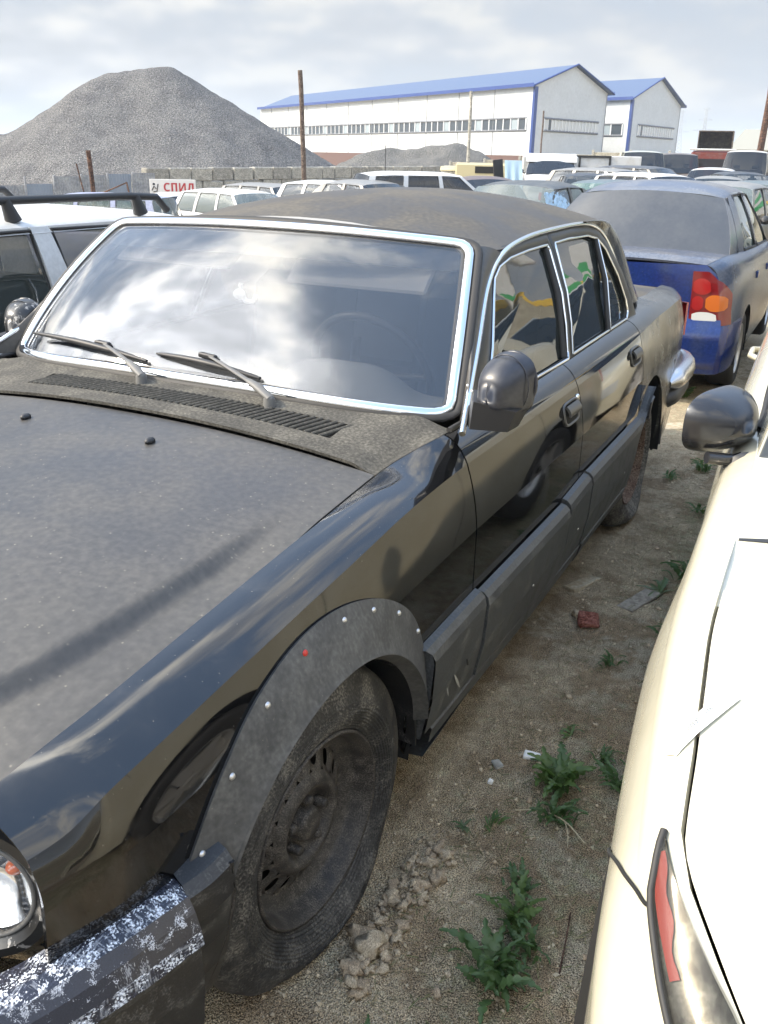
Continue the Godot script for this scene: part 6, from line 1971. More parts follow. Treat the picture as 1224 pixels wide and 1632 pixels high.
# corners: far end of the long wall, near corner, far end of the gable
func hangar(called: String, label: String, a: Vector3, b: Vector3, c: Vector3, eave: float, ridge: float, panes: int, w0: float, w1: float) -> void:
	var gy := -0.9
	var o := thing(called, label, "hangar", Vector3(b.x, gy, b.z))
	var d := a + c - b
	var L := func(p: Vector3, y: float) -> Vector3: return Vector3(p.x - b.x, y - gy, p.z - b.z)
	var m0 := (b + c) * 0.5; var m1 := (a + d) * 0.5
	var out1 := Vector3((b - a).z, 0, -(b - a).x).normalized()
	if out1.dot(b - c) < 0: out1 = -out1
	var out2 := Vector3((c - b).z, 0, -(c - b).x).normalized()
	if out2.dot(b - a) < 0: out2 = -out2
	var wb := MB.new()
	wb.quad(L.call(a, gy), L.call(b, gy), L.call(b, eave), L.call(a, eave))
	put(wb, "long_wall", M.cladding_white, o)
	wb = MB.new()
	wb.quad(L.call(c, gy), L.call(d, gy), L.call(d, eave), L.call(c, eave))
	put(wb, "long_wall", M.cladding_white, o)
	wb = MB.new()
	wb.quad(L.call(b, gy), L.call(c, gy), L.call(c, eave), L.call(b, eave))
	wb.pts(PackedVector3Array([L.call(b, eave), L.call(c, eave), L.call(m0, ridge), L.call(m0, ridge)]), 1, 1, out2)
	put(wb, "gable_wall", M.cladding_white, o)
	var rb := MB.new()
	var over := out2 * 0.35
	for q in [[a, b, out1], [d, c, -out1]]:
		var e0: Vector3 = L.call(q[0], eave) + q[2] * 0.5 + Vector3(0, -0.12, 0); var e1: Vector3 = L.call(q[1], eave) + q[2] * 0.5 + over + Vector3(0, -0.12, 0)
		var r0: Vector3 = L.call(m1, ridge + 0.12); var r1: Vector3 = L.call(m0, ridge + 0.12) + over
		rb.quad(e0, e1, r1, r0)
	put(rb, "roof", M.roof_blue, o)
	for q in [[a, b, out1], [d, c, -out1]]:
		rb = MB.new()
		var e0: Vector3 = L.call(q[0], eave) + q[2] * 0.52 + Vector3(0, -0.16, 0); var e1: Vector3 = L.call(q[1], eave) + q[2] * 0.52 + over + Vector3(0, -0.16, 0)
		rb.quad(e0, e1, e1 + Vector3(0, 0.30, 0), e0 + Vector3(0, 0.30, 0))
		put(rb, "gutter", M.trim_blue, o)
	rb = MB.new()
	for q in [b, c]:
		var e0: Vector3 = L.call(q, eave) + over + (out1 if q == b else -out1) * 0.5 + Vector3(0, -0.06, 0); var r1: Vector3 = L.call(m0, ridge + 0.12) + over
		rb.tube([e0, r1], 0.09, 4)
	put(rb, "barge_board", M.trim_blue, o)
	# corner strips
	for q in [b, c]:
		rb = MB.new()
		var wid := 0.42 if q == b else 0.14
		var p: Vector3 = q
		var t1 := (a - b).normalized(); var t2 := (c - b).normalized() if q == b else (b - c).normalized()
		if q == b: rb.quad(L.call(p + out1 * 0.03 + out2 * 0.03, gy), L.call(p + t1 * wid * 0.6 + out1 * 0.03, gy), L.call(p + t1 * wid * 0.6 + out1 * 0.03, eave - 0.1), L.call(p + out1 * 0.03 + out2 * 0.03, eave - 0.1))
		rb.quad(L.call(p + out2 * 0.03 + out1 * (0.03 if q == b else 0.0), gy), L.call(p + t2 * wid + out2 * 0.03, gy), L.call(p + t2 * wid + out2 * 0.03, eave - 0.1), L.call(p + out2 * 0.03 + out1 * (0.03 if q == b else 0.0), eave - 0.1))
		put(rb, "corner_strip", M.trim_blue if q == b else M.fence_grey, o)
	# plinth
	rb = MB.new()
	rb.quad(L.call(a + out1 * 0.05, gy), L.call(b + out1 * 0.05 + out2 * 0.05, gy), L.call(b + out1 * 0.05 + out2 * 0.05, 1.9), L.call(a + out1 * 0.05, 1.9))
	rb.quad(L.call(b + out1 * 0.05 + out2 * 0.05, gy), L.call(c + out2 * 0.05, gy), L.call(c + out2 * 0.05, 1.9), L.call(b + out1 * 0.05 + out2 * 0.05, 1.9))
	put(rb, "plinth", M.plinth_brown, o)
	# seams between cladding sheets
	var t := (a - b).normalized(); var ln := (a - b).length()
	var k := 1
	while k * 6.0 < ln:
		rb = MB.new(); rb.tube([L.call(b + t * k * 6.0 + out1 * 0.02, 1.9), L.call(b + t * k * 6.0 + out1 * 0.02, eave - 0.1)], 0.035, 4, false); put(rb, "wall_seam", M.fence_grey, o)
		k += 1
	# ribbon windows: one frame, each pane its own part, mullions proud
	for side in 2:
		var p0: Vector3 = b; var tt: Vector3 = t if side == 0 else (c - b).normalized(); var oo: Vector3 = out1 if side == 0 else out2
		var l2 := ln if side == 0 else (c - b).length()
		var s0 := 0.9 if side == 0 else l2 * 0.14; var s1 := ln - 2.0 if side == 0 else l2 * 0.90
		var cnt := panes if side == 0 else 16
		for e in [w0, w1]:
			rb = MB.new(); rb.tube([L.call(p0 + tt * s0 + oo * 0.06, e), L.call(p0 + tt * s1 + oo * 0.06, e)], 0.09, 4); put(rb, "window_rail", M.window_frame, o)
		for i in cnt:
			var q0 := lerpf(s0, s1, float(i) / cnt); var q1 := lerpf(s0, s1, (i + 1.0) / cnt)
			rb = MB.new(); rb.quad(L.call(p0 + tt * q0 + oo * 0.03, w0), L.call(p0 + tt * q1 + oo * 0.03, w0), L.call(p0 + tt * q1 + oo * 0.03, w1), L.call(p0 + tt * q0 + oo * 0.03, w1))
			put(rb, "pane", (M.pane_dark if (i * 7 + 3) % 5 else M.pane_light) if side == 0 else (M.pane_dark if i == 1 else M.pane_film), o)
			rb = MB.new(); rb.tube([L.call(p0 + tt * q0 + oo * 0.06, w0), L.call(p0 + tt * q0 + oo * 0.06, w1)], 0.075 if side == 0 else 0.05, 4); put(rb, "mullion", M.window_white, o)

func build_heaps() -> void:
	var mk := func(called: String, label: String, cx: float, cz: float, half: float, res: int, hfn: Callable, m: Material):
		var o := thing(called, label, "gravel heap", Vector3(cx, terr(cx, cz), cz))
		var b := MB.new()
		var base: float = terr(cx, cz)
		b.grid(func(u: float, v: float):
			var x := lerpf(-half, half, u); var z := lerpf(-half, half, v)
			var gy := terr(cx + x, cz + z)
			var h: float = hfn.call(x, z)
			return Vector3(x, maxf(h, 0.0) + gy - base - (0.15 if h <= 0.0 else 0.0), z), res, res, Vector3.UP)
		put(b, "slope", m, o)
	var n1 := FastNoiseLite.new(); n1.seed = 9; n1.frequency = 0.10; n1.fractal_octaves = 4
	var n2 := FastNoiseLite.new(); n2.seed = 19; n2.frequency = 0.9; n2.fractal_octaves = 2
	# view-aligned axes for the outline: lateral direction on plan
	var lat := Vector2(0.80, -0.60)
	mk.call("gravel_heap", "huge conical heap of grey gravel with a flat top", -49.6, -57.3, 34.0, 200, func(x: float, z: float) -> float:
		var l := Vector2(x, z).dot(lat); var f := Vector2(x, z).dot(Vector2(0.60, 0.80))
		var r := Vector2(maxf(0.0, absf(l) - 1.9) * signf(l), f).length()
		var h := 10.9 - 0.655 * sqrt(r * r + 1.2)
		var r2 := Vector2(l + 11.5, f * 0.9).length()
		var hb := 7.3 - 0.50 * sqrt(r2 * r2 + 4.0)
		var r3 := Vector2(l + 5.0, f - 1.0).length()
		var hc := 8.6 - 0.60 * sqrt(r3 * r3 + 2.0)
		h = maxf(h, maxf(hb, hc)) + 0.25 * exp(-absf(h - hb))
		return h + n1.get_noise_2d(x, z) * 0.50 + n2.get_noise_2d(x, z) * 0.06, M.gravel)
	mk.call("low_gravel_heap", "low rounded heap of dark grey gravel before the hangar", -34.0, -73.0, 16.0, 90, func(x: float, z: float) -> float:
		var l := Vector2(x, z).dot(Vector2(0.88, -0.47)); var f := Vector2(x, z).dot(Vector2(0.47, 0.88))
		var r := Vector2(maxf(0.0, absf(l) - 3.2), f).length()
		return 4.4 - 0.62 * sqrt(r * r + 1.0) + n1.get_noise_2d(x * 1.6, z * 1.6 + 40) * 0.7, M.gravel_dark)

func yard_materials() -> void:
	glass("car_glass", lin(0.02, 0.025, 0.025), 0.55, 0.6)
	glass("cream_glass", lin(0.012, 0.015, 0.015), 0.75, 0.6)
	glass("green_glass", lin(0.05, 0.10, 0.08), 0.45, 0.65)
	glass("wagon_glass", lin(0.045, 0.055, 0.050), 0.60, 0.65)
	glass("dark_glass", lin(0.008, 0.009, 0.011), 0.85, 0.55)
	glass("pale_glass", lin(0.16, 0.19, 0.18), 0.55, 0.55, 0.15)
	glass("green_pale_glass", lin(0.14, 0.22, 0.20), 0.55, 0.6, 0.1)
	mixed("dusty_glass", lin(0.050, 0.053, 0.058), lin(0.075, 0.076, 0.076), 0.2, 0.34, 0.1, 0.95, 1.2, 91, 256, 0.07, 0.0, 0.5, 0.012)
	glass("smoked_lens", lin(0.02, 0.019, 0.015), 0.45, 0.30, 0.08)
	mixed("lamp_inner", lin(0.022, 0.020, 0.015), lin(0.20, 0.195, 0.16), 0.2, 0.4, 0.40, 0.85, 0.16, 94, 256, 0.15, 0.6, 0.5, 0.012)
	mat("lamp_orange", lin(0.42, 0.032, 0.012), 0.3)
	mat("lamp_clear", lin(0.50, 0.52, 0.52), 0.1, 0.2)
	mat("lamp_red_dark", lin(0.16, 0.008, 0.010), 0.08, 0.0, 0.6)
	mat("amber_lens", lin(0.50, 0.115, 0.012), 0.14)
	mat("white_lens", lin(0.55, 0.55, 0.52), 0.12)
	var cr := mixed("cream", lin(0.47, 0.445, 0.345), lin(0.50, 0.480, 0.385), 0.14, 0.24, 0.3, 0.8, 0.8, 101, 256, 0.03, 0.0, 0.5, 0.01)
	cr.clearcoat_enabled = true; cr.clearcoat = 0.6; cr.clearcoat_roughness = 0.06
	mixed("white", lin(0.54, 0.55, 0.55), lin(0.46, 0.455, 0.43), 0.2, 0.42, 0.3, 0.85, 0.9, 103, 256, 0.08, 0.0, 0.5, 0.01)
	var bl := mixed("blue", lin(0.008, 0.022, 0.115), lin(0.022, 0.034, 0.095), 0.10, 0.28, 0.35, 0.85, 0.8, 105, 256, 0.2, 0.0, 0.55, 0.01, 0.001)
	mixed("blue_dusty", lin(0.028, 0.044, 0.085), lin(0.070, 0.078, 0.092), 0.16, 0.40, 0.25, 0.8, 0.8, 107, 256, 0.25, 0.0, 0.55, 0.008)
	mixed("blue_top", lin(0.060, 0.070, 0.100), lin(0.120, 0.120, 0.126), 0.12, 0.32, 0.2, 0.8, 0.9, 109, 256, 0.2, 0.0, 0.5, 0.008)
	for q in [["olive", 0.040, 0.040, 0.034], ["teal", 0.075, 0.105, 0.115], ["dark_grey", 0.035, 0.035, 0.036], ["dust_grey", 0.19, 0.185, 0.17], ["black_paint", 0.010, 0.010, 0.012], ["brown", 0.12, 0.095, 0.075], ["pale_green", 0.36, 0.38, 0.33], ["rust_paint", 0.085, 0.050, 0.038], ["lavender", 0.26, 0.29, 0.42], ["red_paint", 0.16, 0.030, 0.022]]:
		mixed(q[0], lin(q[1], q[2], q[3]), lin(q[1] * 0.6 + 0.06, q[2] * 0.6 + 0.056, q[3] * 0.6 + 0.048), 0.2, 0.5, 0.35, 0.9, 1.0, 111 + int(q[1] * 999), 128, 0.2, 0.0, 0.5, 0.03)
	mat("rim_grey", lin(0.30, 0.30, 0.29), 0.45, 0.4)
	mat("rim_alloy", lin(0.52, 0.52, 0.51), 0.35, 0.5)
	mat("tyre_plain", lin(0.035, 0.034, 0.032), 0.85)
	mat("dash_dark", lin(0.05, 0.05, 0.05), 0.85)
	mat("mirror_black", lin(0.018, 0.018, 0.020), 0.16, 0.0, 0.55)
	mat("paper", lin(0.82, 0.83, 0.82), 0.6)
	mat("ink", lin(0.12, 0.13, 0.12), 0.7)
	var cloth := mat("blue_cloth", lin(0.36, 0.50, 0.62), 0.9)
	mixed("concrete", lin(0.25, 0.245, 0.22), lin(0.37, 0.36, 0.32), 0.9, 0.95, 0.25, 0.8, 1.6, 121, 256, 0.5, 0.0, 0.3, 0.02)
	mixed("concrete_dark", lin(0.19, 0.185, 0.165), lin(0.31, 0.30, 0.27), 0.9, 0.95, 0.25, 0.8, 1.6, 123, 256, 0.5, 0.0, 0.3, 0.02)
	mixed("concrete_tan", lin(0.27, 0.25, 0.20), lin(0.36, 0.34, 0.28), 0.9, 0.95, 0.25, 0.8, 2.4, 125, 256, 0.4, 0.0, 0.3, 0.02)
	mixed("fence_grey", lin(0.22, 0.23, 0.25), lin(0.30, 0.31, 0.32), 0.6, 0.8, 0.25, 0.8, 2.0, 127, 128, 0.2, 0.0, 0.4, 0.03)
	mat("fence_blue", lin(0.20, 0.24, 0.30), 0.6)
	mixed("gravel", lin(0.078, 0.076, 0.077), lin(0.135, 0.132, 0.127), 0.95, 0.98, 0.15, 0.85, 9.0, 131, 512, 0.85, 0.0, 0.2, 0.008, 0.015, lin(0.24, 0.235, 0.22))
	relief(M.gravel, noise_img(512, 0.10, 133, 3, 0.6), 9.0)
	mixed("gravel_dark", lin(0.075, 0.075, 0.072), lin(0.115, 0.112, 0.105), 0.95, 0.98, 0.25, 0.75, 3.2, 135, 256, 1.2, 0.0, 0.2, 0.01)
	mixed("cladding_white", lin(0.50, 0.53, 0.55), lin(0.47, 0.50, 0.52), 0.45, 0.55, 0.2, 0.8, 6.0, 137, 128, 0.05, 0.0, 0.4, 0.02)
	mat("roof_blue", lin(0.052, 0.085, 0.165), 0.55)
	mat("trim_blue", lin(0.020, 0.050, 0.20), 0.45)
	mat("roof_grey", lin(0.25, 0.25, 0.22), 0.8)
	mat("plinth_brown", lin(0.10, 0.055, 0.045), 0.8)
	mat("window_frame", lin(0.13, 0.14, 0.16), 0.5)
	mat("window_white", lin(0.72, 0.74, 0.75), 0.5)
	mat("pane_dark", lin(0.045, 0.055, 0.065), 0.10, 0.0, 0.6)
	mat("pane_light", lin(0.26, 0.31, 0.34), 0.2, 0.0, 0.6)
	mat("pane_film", lin(0.52, 0.54, 0.54), 0.35)
	mat("yellow_band", lin(0.62, 0.42, 0.06), 0.6)
	mat("green_paint", lin(0.03, 0.28, 0.08), 0.5)
	mat("yellow_dull", lin(0.40, 0.36, 0.22), 0.7)
	mixed("rust_grey", lin(0.10, 0.09, 0.08), lin(0.16, 0.135, 0.11), 0.8, 0.95, 0.3, 0.8, 1.0, 139, 128, 0.4, 0.0, 0.3, 0.03)
	mixed("wood_pole", lin(0.085, 0.060, 0.048), lin(0.17, 0.135, 0.11), 0.85, 0.95, 0.3, 0.8, 0.8, 141, 128, 0.6, 0.0, 0.3, 0.03)
	mixed("rust_pole", lin(0.05, 0.030, 0.024), lin(0.14, 0.080, 0.055), 0.8, 0.95, 0.3, 0.8, 0.8, 143, 128, 0.6, 0.0, 0.3, 0.03)
	mat("pylon_grey", lin(0.30, 0.31, 0.32), 0.7)
	mat("sign_white", lin(0.70, 0.69, 0.66), 0.6)
	mat("letter_red", lin(0.42, 0.035, 0.04), 0.6)

# ================================================================ the ground between the cars and what lies on it
var gn1 := FastNoiseLite.new()
var gn2 := FastNoiseLite.new()
var gn3 := FastNoiseLite.new()

func ground_y(x: float, z: float) -> float:
	var y := terr(x, z)
	y += 0.016 * gn1.get_noise_2d(x, z) + 0.010 * gn2.get_noise_2d(x, z) + 0.005 * gn3.get_noise_2d(x, z)
	# soil pushed up along the near side of the sunken front wheel
	y += 0.028 * exp(-pow((x - 0.985) / 0.05, 2.0)) * sm(-0.42, -0.30, z) * sm(0.25, 0.05, z)
	return y

func ground_col(x: float, z: float) -> Color:
	var a := gn1.get_noise_2d(x * 0.7 + 31.0, z * 0.7)
	var b := gn2.get_noise_2d(x + 9.0, z - 4.0)
	var c := gn3.get_noise_2d(x * 1.7, z * 1.7 + 3.0)
	var earth := Color(0.390, 0.305, 0.205); var sand_and_sun := Color(0.580, 0.480, 0.335); var moss := Color(0.300, 0.300, 0.190); var grey := Color(0.460, 0.415, 0.320)
	var col := earth.lerp(grey, sm(-0.2, 0.5, b + 0.5 * c))
	# bare sandy soil close to the black sedan, growth towards the pale car
	var bare := sm(1.30, 0.98, x + 0.10 * a)
	col = col.lerp(moss, sm(0.0, 0.55, a + 0.5 * c + 0.35 * (1.0 - bare) - 0.15) * 0.75)
	col = col.lerp(sand_and_sun, sm(0.05, 0.50, b * 0.7 + a * 0.6 + 0.55 * bare - 0.22) * 0.8)
	col = col.lerp(sand_and_sun * 1.05, sm(-4.0, -4.5, z) * sm(-6.5, -5.4, z) * 0.7)  # brighter tan band painted in where sunlight falls behind the sedan tail
	return col * (1.0 + 0.35 * c) * 1.62

func build_ground() -> void:
	gn1.seed = 3; gn1.frequency = 0.9; gn1.fractal_octaves = 3
	gn2.seed = 5; gn2.frequency = 4.5; gn2.fractal_octaves = 3
	gn3.seed = 7; gn3.frequency = 17.0; gn3.fractal_octaves = 2
	# the whole yard as one sheet reaching the horizon
	var g := MB.new()
	var far := func(k: float) -> float: return signf(k) * (absf(k) * 30.0 + pow(absf(k), 5.0) * 1900.0)
	g.grid(func(u: float, v: float):
		var x: float = far.call(2.0 * u - 1.0); var z: float = far.call(2.0 * v - 1.0) - 20.0
		var near := sm(9.0, 5.0, absf(z + 2.5)) * sm(4.0, 2.4, absf(x - 0.6))
		return Vector3(x, terr(clampf(x, -90, 60), clampf(z, -130, 40)) - 0.09 * near, z), 240, 240, Vector3.UP)
	for p in g.v: g.c.append(ground_col(p.x * 0.5, p.z * 0.5))
	var gm := mixed("soil", Color(0.76, 0.76, 0.76), Color(0.86, 0.86, 0.86), 0.95, 0.98, 0.2, 0.8, 0.55, 151, 1024, 1.1, 0.0, 0.2, 0.02, 0.02, Color(0.7, 0.68, 0.64))
	gm.vertex_color_use_as_albedo = true
	relief(gm, noise_img(1024, 0.06, 153, 5, 0.65), 2.2)
	put(g, "ground", gm, self).set_meta("kind", "structure")
	# worked soil between the cars
	g = MB.new()
	g.grid(func(u: float, v: float):
		var x := lerpf(-1.6, 2.4, u); var z := lerpf(-8.2, 1.7, v)
		var edge := minf(minf(u, 1 - u) * 4.0, minf(v, 1 - v) * 9.9)
		return Vector3(x, ground_y(x, z) - 0.14 * sm(0.35, 0.0, edge), z), 200, 490, Vector3.UP)
	for p in g.v: g.c.append(ground_col(p.x, p.z))
	put(g, "bare_soil", gm, self).set_meta("kind", "structure")
	var rnd := RandomNumberGenerator.new(); rnd.seed = 77
	# countless crumbs of soil and grit
	var cb := MB.new()
	for k in 9000:
		var z := 1.2 - pow(rnd.randf(), 1.5) * 7.0
		var x := rnd.randf_range(0.80, 1.62)
		if rnd.randf() < 0.35: x = 0.98 + 0.10 * rnd.randfn()
		var r := 0.0020 + 0.0055 * pow(rnd.randf(), 3.5)
		var s0 := cb.v.size()
		var q := Vector3(x, ground_y(x, z) + r * 0.25, z)
		# a squashed octahedron
		var rot := Basis(Vector3(rnd.randfn(), rnd.randfn(), rnd.randfn()).normalized(), rnd.randf() * TAU)
		var ax := [Vector3(1.2, 0, 0), Vector3(0, 0.8, 0), Vector3(0, 0, 1.0)]
		for o in [[0, 1, 2, 1, 1, 1], [0, 1, 2, -1, 1, 1], [0, 1, 2, 1, -1, 1], [0, 1, 2, -1, -1, 1], [0, 1, 2, 1, 1, -1], [0, 1, 2, -1, 1, -1], [0, 1, 2, 1, -1, -1], [0, 1, 2, -1, -1, -1]]:
			var A: Vector3 = rot * (ax[0] * o[3]) * r; var B: Vector3 = rot * (ax[1] * o[4]) * r; var D: Vector3 = rot * (ax[2] * o[5]) * r
			var nn := (A + B + D).normalized()
			var b0 := cb.v.size()
			for e in [A, B, D]:
				cb.v.append(q + e); cb.n.append(nn); cb.t.append(Vector2.ZERO)
			cb.tri(b0, b0 + 1, b0 + 2)
		var cc := (ground_col(x + 0.05, z) * 0.62).lerp(Color(0.42, 0.36, 0.27), rnd.randf() * 0.7) * rnd.randf_range(0.75, 1.25)
		for e in range(s0, cb.v.size()): cb.c.append(cc)
	var cm := mat("crumb", Color.WHITE, 0.95); cm.vertex_color_use_as_albedo = true
	tag(put(cb, "soil_crumbs", cm, self), "small crumbs of dry soil strewn between the cars", "soil", "", "stuff")
	# dry grass bits and litter of stalks
	var db := MB.new()
	for k in 5200:
		var z := 1.1 - pow(rnd.randf(), 1.4) * 6.5; var x := rnd.randf_range(0.95, 1.6)
		var a := rnd.randf() * TAU; var l := rnd.randf_range(0.008, 0.032)
		var p := Vector3(x, ground_y(x, z) + 0.003, z); var d := Vector3(cos(a), rnd.randf_range(0.0, 0.6), sin(a)) * l
		var s := Vector3(-sin(a), 0, cos(a)) * 0.0011
		var s0 := db.v.size()
		db.pts(PackedVector3Array([p - s, p + s, p + d - s * 0.3 + Vector3(0, 0.002, 0), p + d + s * 0.3]), 1, 1, Vector3.UP)
		var cc := Color(0.30, 0.26, 0.16).lerp(Color(0.10, 0.13, 0.05), rnd.randf()) * rnd.randf_range(0.6, 1.2)
		for e in range(s0, db.v.size()): db.c.append(cc)
	tag(put(db, "dry_litter", cm, self), "short bits of dry grass scattered over the soil", "litter", "", "stuff")
	# clods thrown up beside the tyre, each its own
	var protos := []
	for k in 6:
		var b := MB.new(); b.lump(Vector3.ZERO, Vector3(1.0, 0.60, 0.80), 40 + k, 9, 0.75); protos.append(b.mesh(M.clod if k % 2 else M.clod_pale))
	for k in 170:
		var t := rnd.randf()
		var z := lerpf(-0.36, 0.12, t); var x: float = 0.935 + 0.10 * rnd.randf() * (1.0 - 0.3 * t) + (0.02 if z > 0 else 0.0)
		var r := 0.005 + 0.014 * pow(rnd.randf(), 2.2)
		if k < 3: r = [0.034, 0.030, 0.026][k]; z = [0.020, -0.015, 0.085][k]; x = [0.985, 0.945, 0.975][k]
		var o := place(protos[rnd.randi() % 6], "dirt_clod", self, Transform3D(Basis(Vector3(0, 1, 0), rnd.randf() * TAU).rotated(Vector3.RIGHT, rnd.randfn() * 0.3).scaled(Vector3.ONE * r), Vector3(x, ground_y(x, z) + r * 0.35, z)))
		tag(o, "pale clod of dry soil heaped along the flat front tyre", "clod", "clods beside the front tyre")
	# strewn stones
	for k in 46:
		var z := rnd.randf_range(-3.6, 0.7); var x := rnd.randf_range(0.95, 1.42)
		var r := rnd.randf_range(0.006, 0.013)
		var o := place(protos[rnd.randi() % 6], "loose_stone", self, Transform3D(Basis(Vector3.UP, rnd.randf() * TAU).scaled(Vector3.ONE * r), Vector3(x, ground_y(x, z) + r * 0.3, z)))
		tag(o, "small tan stone lying loose between the two near cars", "stone", "loose stones on the soil")
	# single finds
	litter()
	weeds()

func chunk(called: String, label: String, cat: String, at: Vector2, size: Vector3, turn: float, m: Material, seed_: int, tilt := 0.0) -> void:
	var o := thing(called, label, cat, Vector3(at.x, ground_y(at.x, at.y), at.y), turn)
	var b := MB.new()
	var ns := FastNoiseLite.new(); ns.seed = seed_; ns.frequency = 1.3
	b.box(Vector3(0, size.y * 0.35, 0), size, size.y * 0.25, Basis(Vector3.RIGHT, tilt))
	for k in b.v.size():
		b.v[k] += Vector3(ns.get_noise_3dv(b.v[k] * 22.0), ns.get_noise_3dv(b.v[k] * 22.0 + Vector3(5, 5, 5)), ns.get_noise_3dv(b.v[k] * 22.0 + Vector3(9, 2, 7))) * size.y * 0.7
	put(b, "piece", m, o)

func litter() -> void:
	chunk("wood_chip", "pale splintered wood chip under the sill of the black sedan", "wood", Vector2(0.86, -2.02), Vector3(0.055, 0.016, 0.17), -0.35, M.wood_pale, 3)
	chunk("plank_piece", "grey weathered plank end lying near the cream car", "wood", Vector2(1.10, -1.97), Vector3(0.07, 0.014, 0.22), -0.30, M.wood_grey, 5)
	chunk("brick_piece", "broken red brick piece half sunk in the soil", "brick", Vector2(0.98, -1.68), Vector3(0.075, 0.030, 0.085), 0.4, M.brick_red, 7)
	chunk("white_shard", "white shard of plaster lying above the leafy weed", "shard", Vector2(1.055, -0.83), Vector3(0.045, 0.010, 0.030), 0.2, M.paper, 9)
	chunk("grey_shard", "small grey shard beside the white one", "shard", Vector2(0.985, -0.74), Vector3(0.022, 0.010, 0.035), 0.9, M.concrete, 11)
	chunk("pebble", "tiny white pebble below the grey shard", "pebble", Vector2(0.995, -0.66), Vector3(0.013, 0.011, 0.013), 0.0, M.paper, 13)
	chunk("tan_block", "small square lump of mortar near the brick piece", "mortar", Vector2(0.93, -1.72), Vector3(0.035, 0.028, 0.035), 0.5, M.clod_pale, 15)
	chunk("sheet_scrap", "pale flat scrap of board at the tail of the black sedan", "board", Vector2(0.66, -4.55), Vector3(0.34, 0.012, 0.13), 0.7, M.wood_pale, 17)
	# dark dry stalk bent across the soil
	var o := thing("dry_stalk", "long pale dry stalk bending over the soil towards the cream car", "stalk", Vector3(1.18, ground_y(1.18, -0.60), -0.60))
	var b := MB.new()
	b.tube(curve([Vector3(-0.10, 0.006, 0.01), Vector3(-0.03, 0.012, -0.02), Vector3(0.04, 0.02, 0.0), Vector3(0.11, 0.025, 0.06)], 6), 0.0022, 5)
	put(b, "stem", M.straw, o)
	b = MB.new(); b.tube(curve([Vector3(0.04, 0.02, 0.0), Vector3(0.06, 0.025, 0.04), Vector3(0.075, 0.02, 0.09)], 5), 0.0015, 5)
	put(b, "twig", M.straw, o)
	o = thing("dark_twig", "thin dark twig lying by the lower weed", "twig", Vector3(1.33, ground_y(1.33, -0.22), -0.22))
	b = MB.new(); b.tube(curve([Vector3(-0.01, 0.005, -0.10), Vector3(0.004, 0.012, -0.02), Vector3(0.02, 0.004, 0.09)], 6), 0.0018, 5)
	put(b, "stem", M.rust_pole, o)

# a lobed leaf of unit length along +z, arching
func leaf_mesh(lobes: int, wide: float, arch: float, m: Material) -> ArrayMesh:
	var b := MB.new()
	var nn := lobes * 4
	b.grid(func(u: float, v: float):
		var t: float = u
		var w := wide * (0.18 + 0.82 * sin(PI * pow(t, 0.8))) * (1.0 if lobes == 0 else (0.45 + 0.55 * absf(sin(t * PI * lobes))))
		if t > 0.97: w *= 0.2
		var y := arch * sin(PI * t * 0.85) + 0.25 * wide * absf(2.0 * v - 1.0)
		return Vector3((2.0 * v - 1.0) * w, y, t + (0.04 * absf(2.0 * v - 1.0) if lobes > 0 else 0.0)), maxi(nn, 10), 2, Vector3.UP)
	return b.mesh(m)

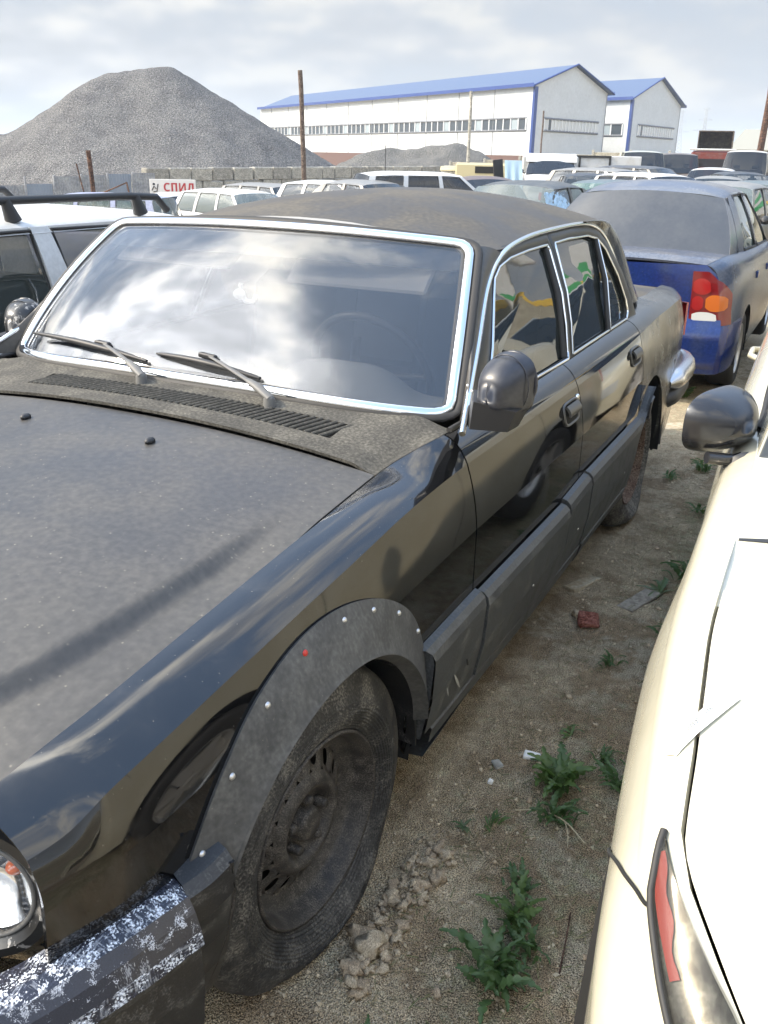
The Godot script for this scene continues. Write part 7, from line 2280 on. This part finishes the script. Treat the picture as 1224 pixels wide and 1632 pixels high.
func weeds() -> void:
	var kinds := [leaf_mesh(5, 0.17, 0.20, M.leaf), leaf_mesh(5, 0.15, 0.28, M.leaf_dark), leaf_mesh(0, 0.10, 0.22, M.leaf), leaf_mesh(6, 0.13, 0.35, M.leaf_dark), leaf_mesh(0, 0.13, 0.10, M.leaf_grey)]
	var rnd := RandomNumberGenerator.new(); rnd.seed = 5
	var spots := [
		[1.155, -0.73, 0.105, 46, 0, "big leafy weed between the cars below the white shard"],
		[1.20, -0.62, 0.075, 26, 3, "weed growing just below the big leafy one"],
		[1.215, -0.245, 0.075, 30, 0, "upper of the two weeds near the bottom of the soil strip"],
		[1.225, -0.075, 0.088, 52, 1, "lower dense weed with upright leaves beside the cream bumper"],
		[1.27, -0.165, 0.060, 22, 3, "small weed between the two lower weeds"],
		[1.315, -0.80, 0.070, 34, 3, "dark weed half hidden under the cream car's edge"],
		[1.05, -0.52, 0.038, 14, 2, "small green rosette left of the big leafy weed"],
		[0.995, -0.47, 0.030, 12, 4, "pale tiny rosette near the clods"],
		[1.225, -2.28, 0.095, 40, 3, "bushy weed beside the cream car near the plank"],
		[1.155, -2.10, 0.085, 12, 4, "grey green star shaped rosette above the plank piece"],
		[1.12, -1.42, 0.050, 20, 3, "low weed in the middle of the soil strip"],
		[1.05, -3.75, 0.085, 22, 3, "weed patch near the rear wheel of the black sedan"],
		[0.92, -3.50, 0.060, 14, 3, "thin weed closer to the black sedan's rear wheel"],
		[1.14, -3.05, 0.060, 16, 3, "sparse weed before the cream car's mirror"],
		[0.62, -5.42, 0.110, 26, 0, "pale sprouting weed under the blue sedan's bumper"],
		[1.065, 0.20, 0.045, 14, 2, "yellowish low weed at the bottom edge of the picture"],
		[1.115, -0.98, 0.040, 12, 2, "tiny green sprout above the white shard"],
		[1.26, -1.72, 0.060, 20, 3, "low green weed beside the cream door"],
		[1.19, -0.34, 0.055, 20, 3, "feathery weed just above the two lower weeds"],
		[1.24, -0.92, 0.050, 18, 3, "feathery weed behind the big leafy one"],
		[1.30, 0.12, 0.050, 18, 3, "green tuft at the bottom beside the cream bumper"]]
	for s in spots:
		var o := thing("weed", s[5], "plant", Vector3(s[0], ground_y(s[0], s[1]), s[1]), 0.0, "weeds in the soil")
		for k in s[3]:
			var a := rnd.randf() * TAU
			var kind: int = s[4] if rnd.randf() < 0.75 else 3
			var up := rnd.randf_range(0.05, 0.85) if s[4] != 4 else 0.12
			var l: float = s[2] * rnd.randf_range(0.55, 1.15)
			var bs := Basis(Vector3.UP, a) * Basis(Vector3.RIGHT, -up) * Basis(Vector3.BACK, rnd.randfn() * 0.3)
			var root: Vector3 = Vector3(rnd.randfn(), 0, rnd.randfn()) * s[2] * (0.22 if s[4] != 4 else 0.02)
			place(kinds[kind], "leaf", o, Transform3D(bs.scaled(Vector3.ONE * l), root + Vector3(0, 0.002, 0)))

func ground_materials() -> void:
	mixed("clod", lin(0.30, 0.235, 0.165), lin(0.39, 0.32, 0.23), 0.95, 0.98, 0.25, 0.75, 0.12, 161, 256, 0.5, 0.0, 0.2, 0.02)
	mixed("clod_pale", lin(0.36, 0.295, 0.21), lin(0.46, 0.39, 0.285), 0.95, 0.98, 0.25, 0.75, 0.12, 163, 256, 0.5, 0.0, 0.2, 0.02)
	mixed("wood_pale", lin(0.36, 0.30, 0.21), lin(0.46, 0.41, 0.31), 0.9, 0.95, 0.25, 0.75, 0.2, 165, 128, 0.12, 0.0, 0.2, 0.03)
	mixed("wood_grey", lin(0.20, 0.18, 0.15), lin(0.29, 0.27, 0.23), 0.9, 0.95, 0.25, 0.75, 0.2, 167, 128, 0.12, 0.0, 0.2, 0.03)
	mixed("brick_red", lin(0.16, 0.055, 0.04), lin(0.25, 0.11, 0.085), 0.9, 0.95, 0.25, 0.75, 0.15, 169, 128, 0.5, 0.0, 0.2, 0.03)
	mat("scrape", lin(0.30, 0.30, 0.28), 0.8)
	mat("straw", lin(0.40, 0.35, 0.24), 0.8)
	for q in [["leaf", 0.070, 0.118, 0.036], ["leaf_dark", 0.046, 0.088, 0.030], ["leaf_grey", 0.095, 0.125, 0.070]]:
		var m := mat(q[0], lin(q[1], q[2], q[3]), 0.55)
		m.backlight_enabled = true
		m.backlight = lin(q[1] * 1.6, q[2] * 1.8, q[3])

func _ready() -> void:
	light_and_camera()
	materials()
	yard_materials()
	ground_materials()
	print("materials ", Time.get_ticks_msec())
	build_ground()
	print("ground ", Time.get_ticks_msec())
	build_structures()
	build_heaps()
	build_volga()
	build_cream()
	build_blue()
	build_yard_cars()
	print("cars ", Time.get_ticks_msec())
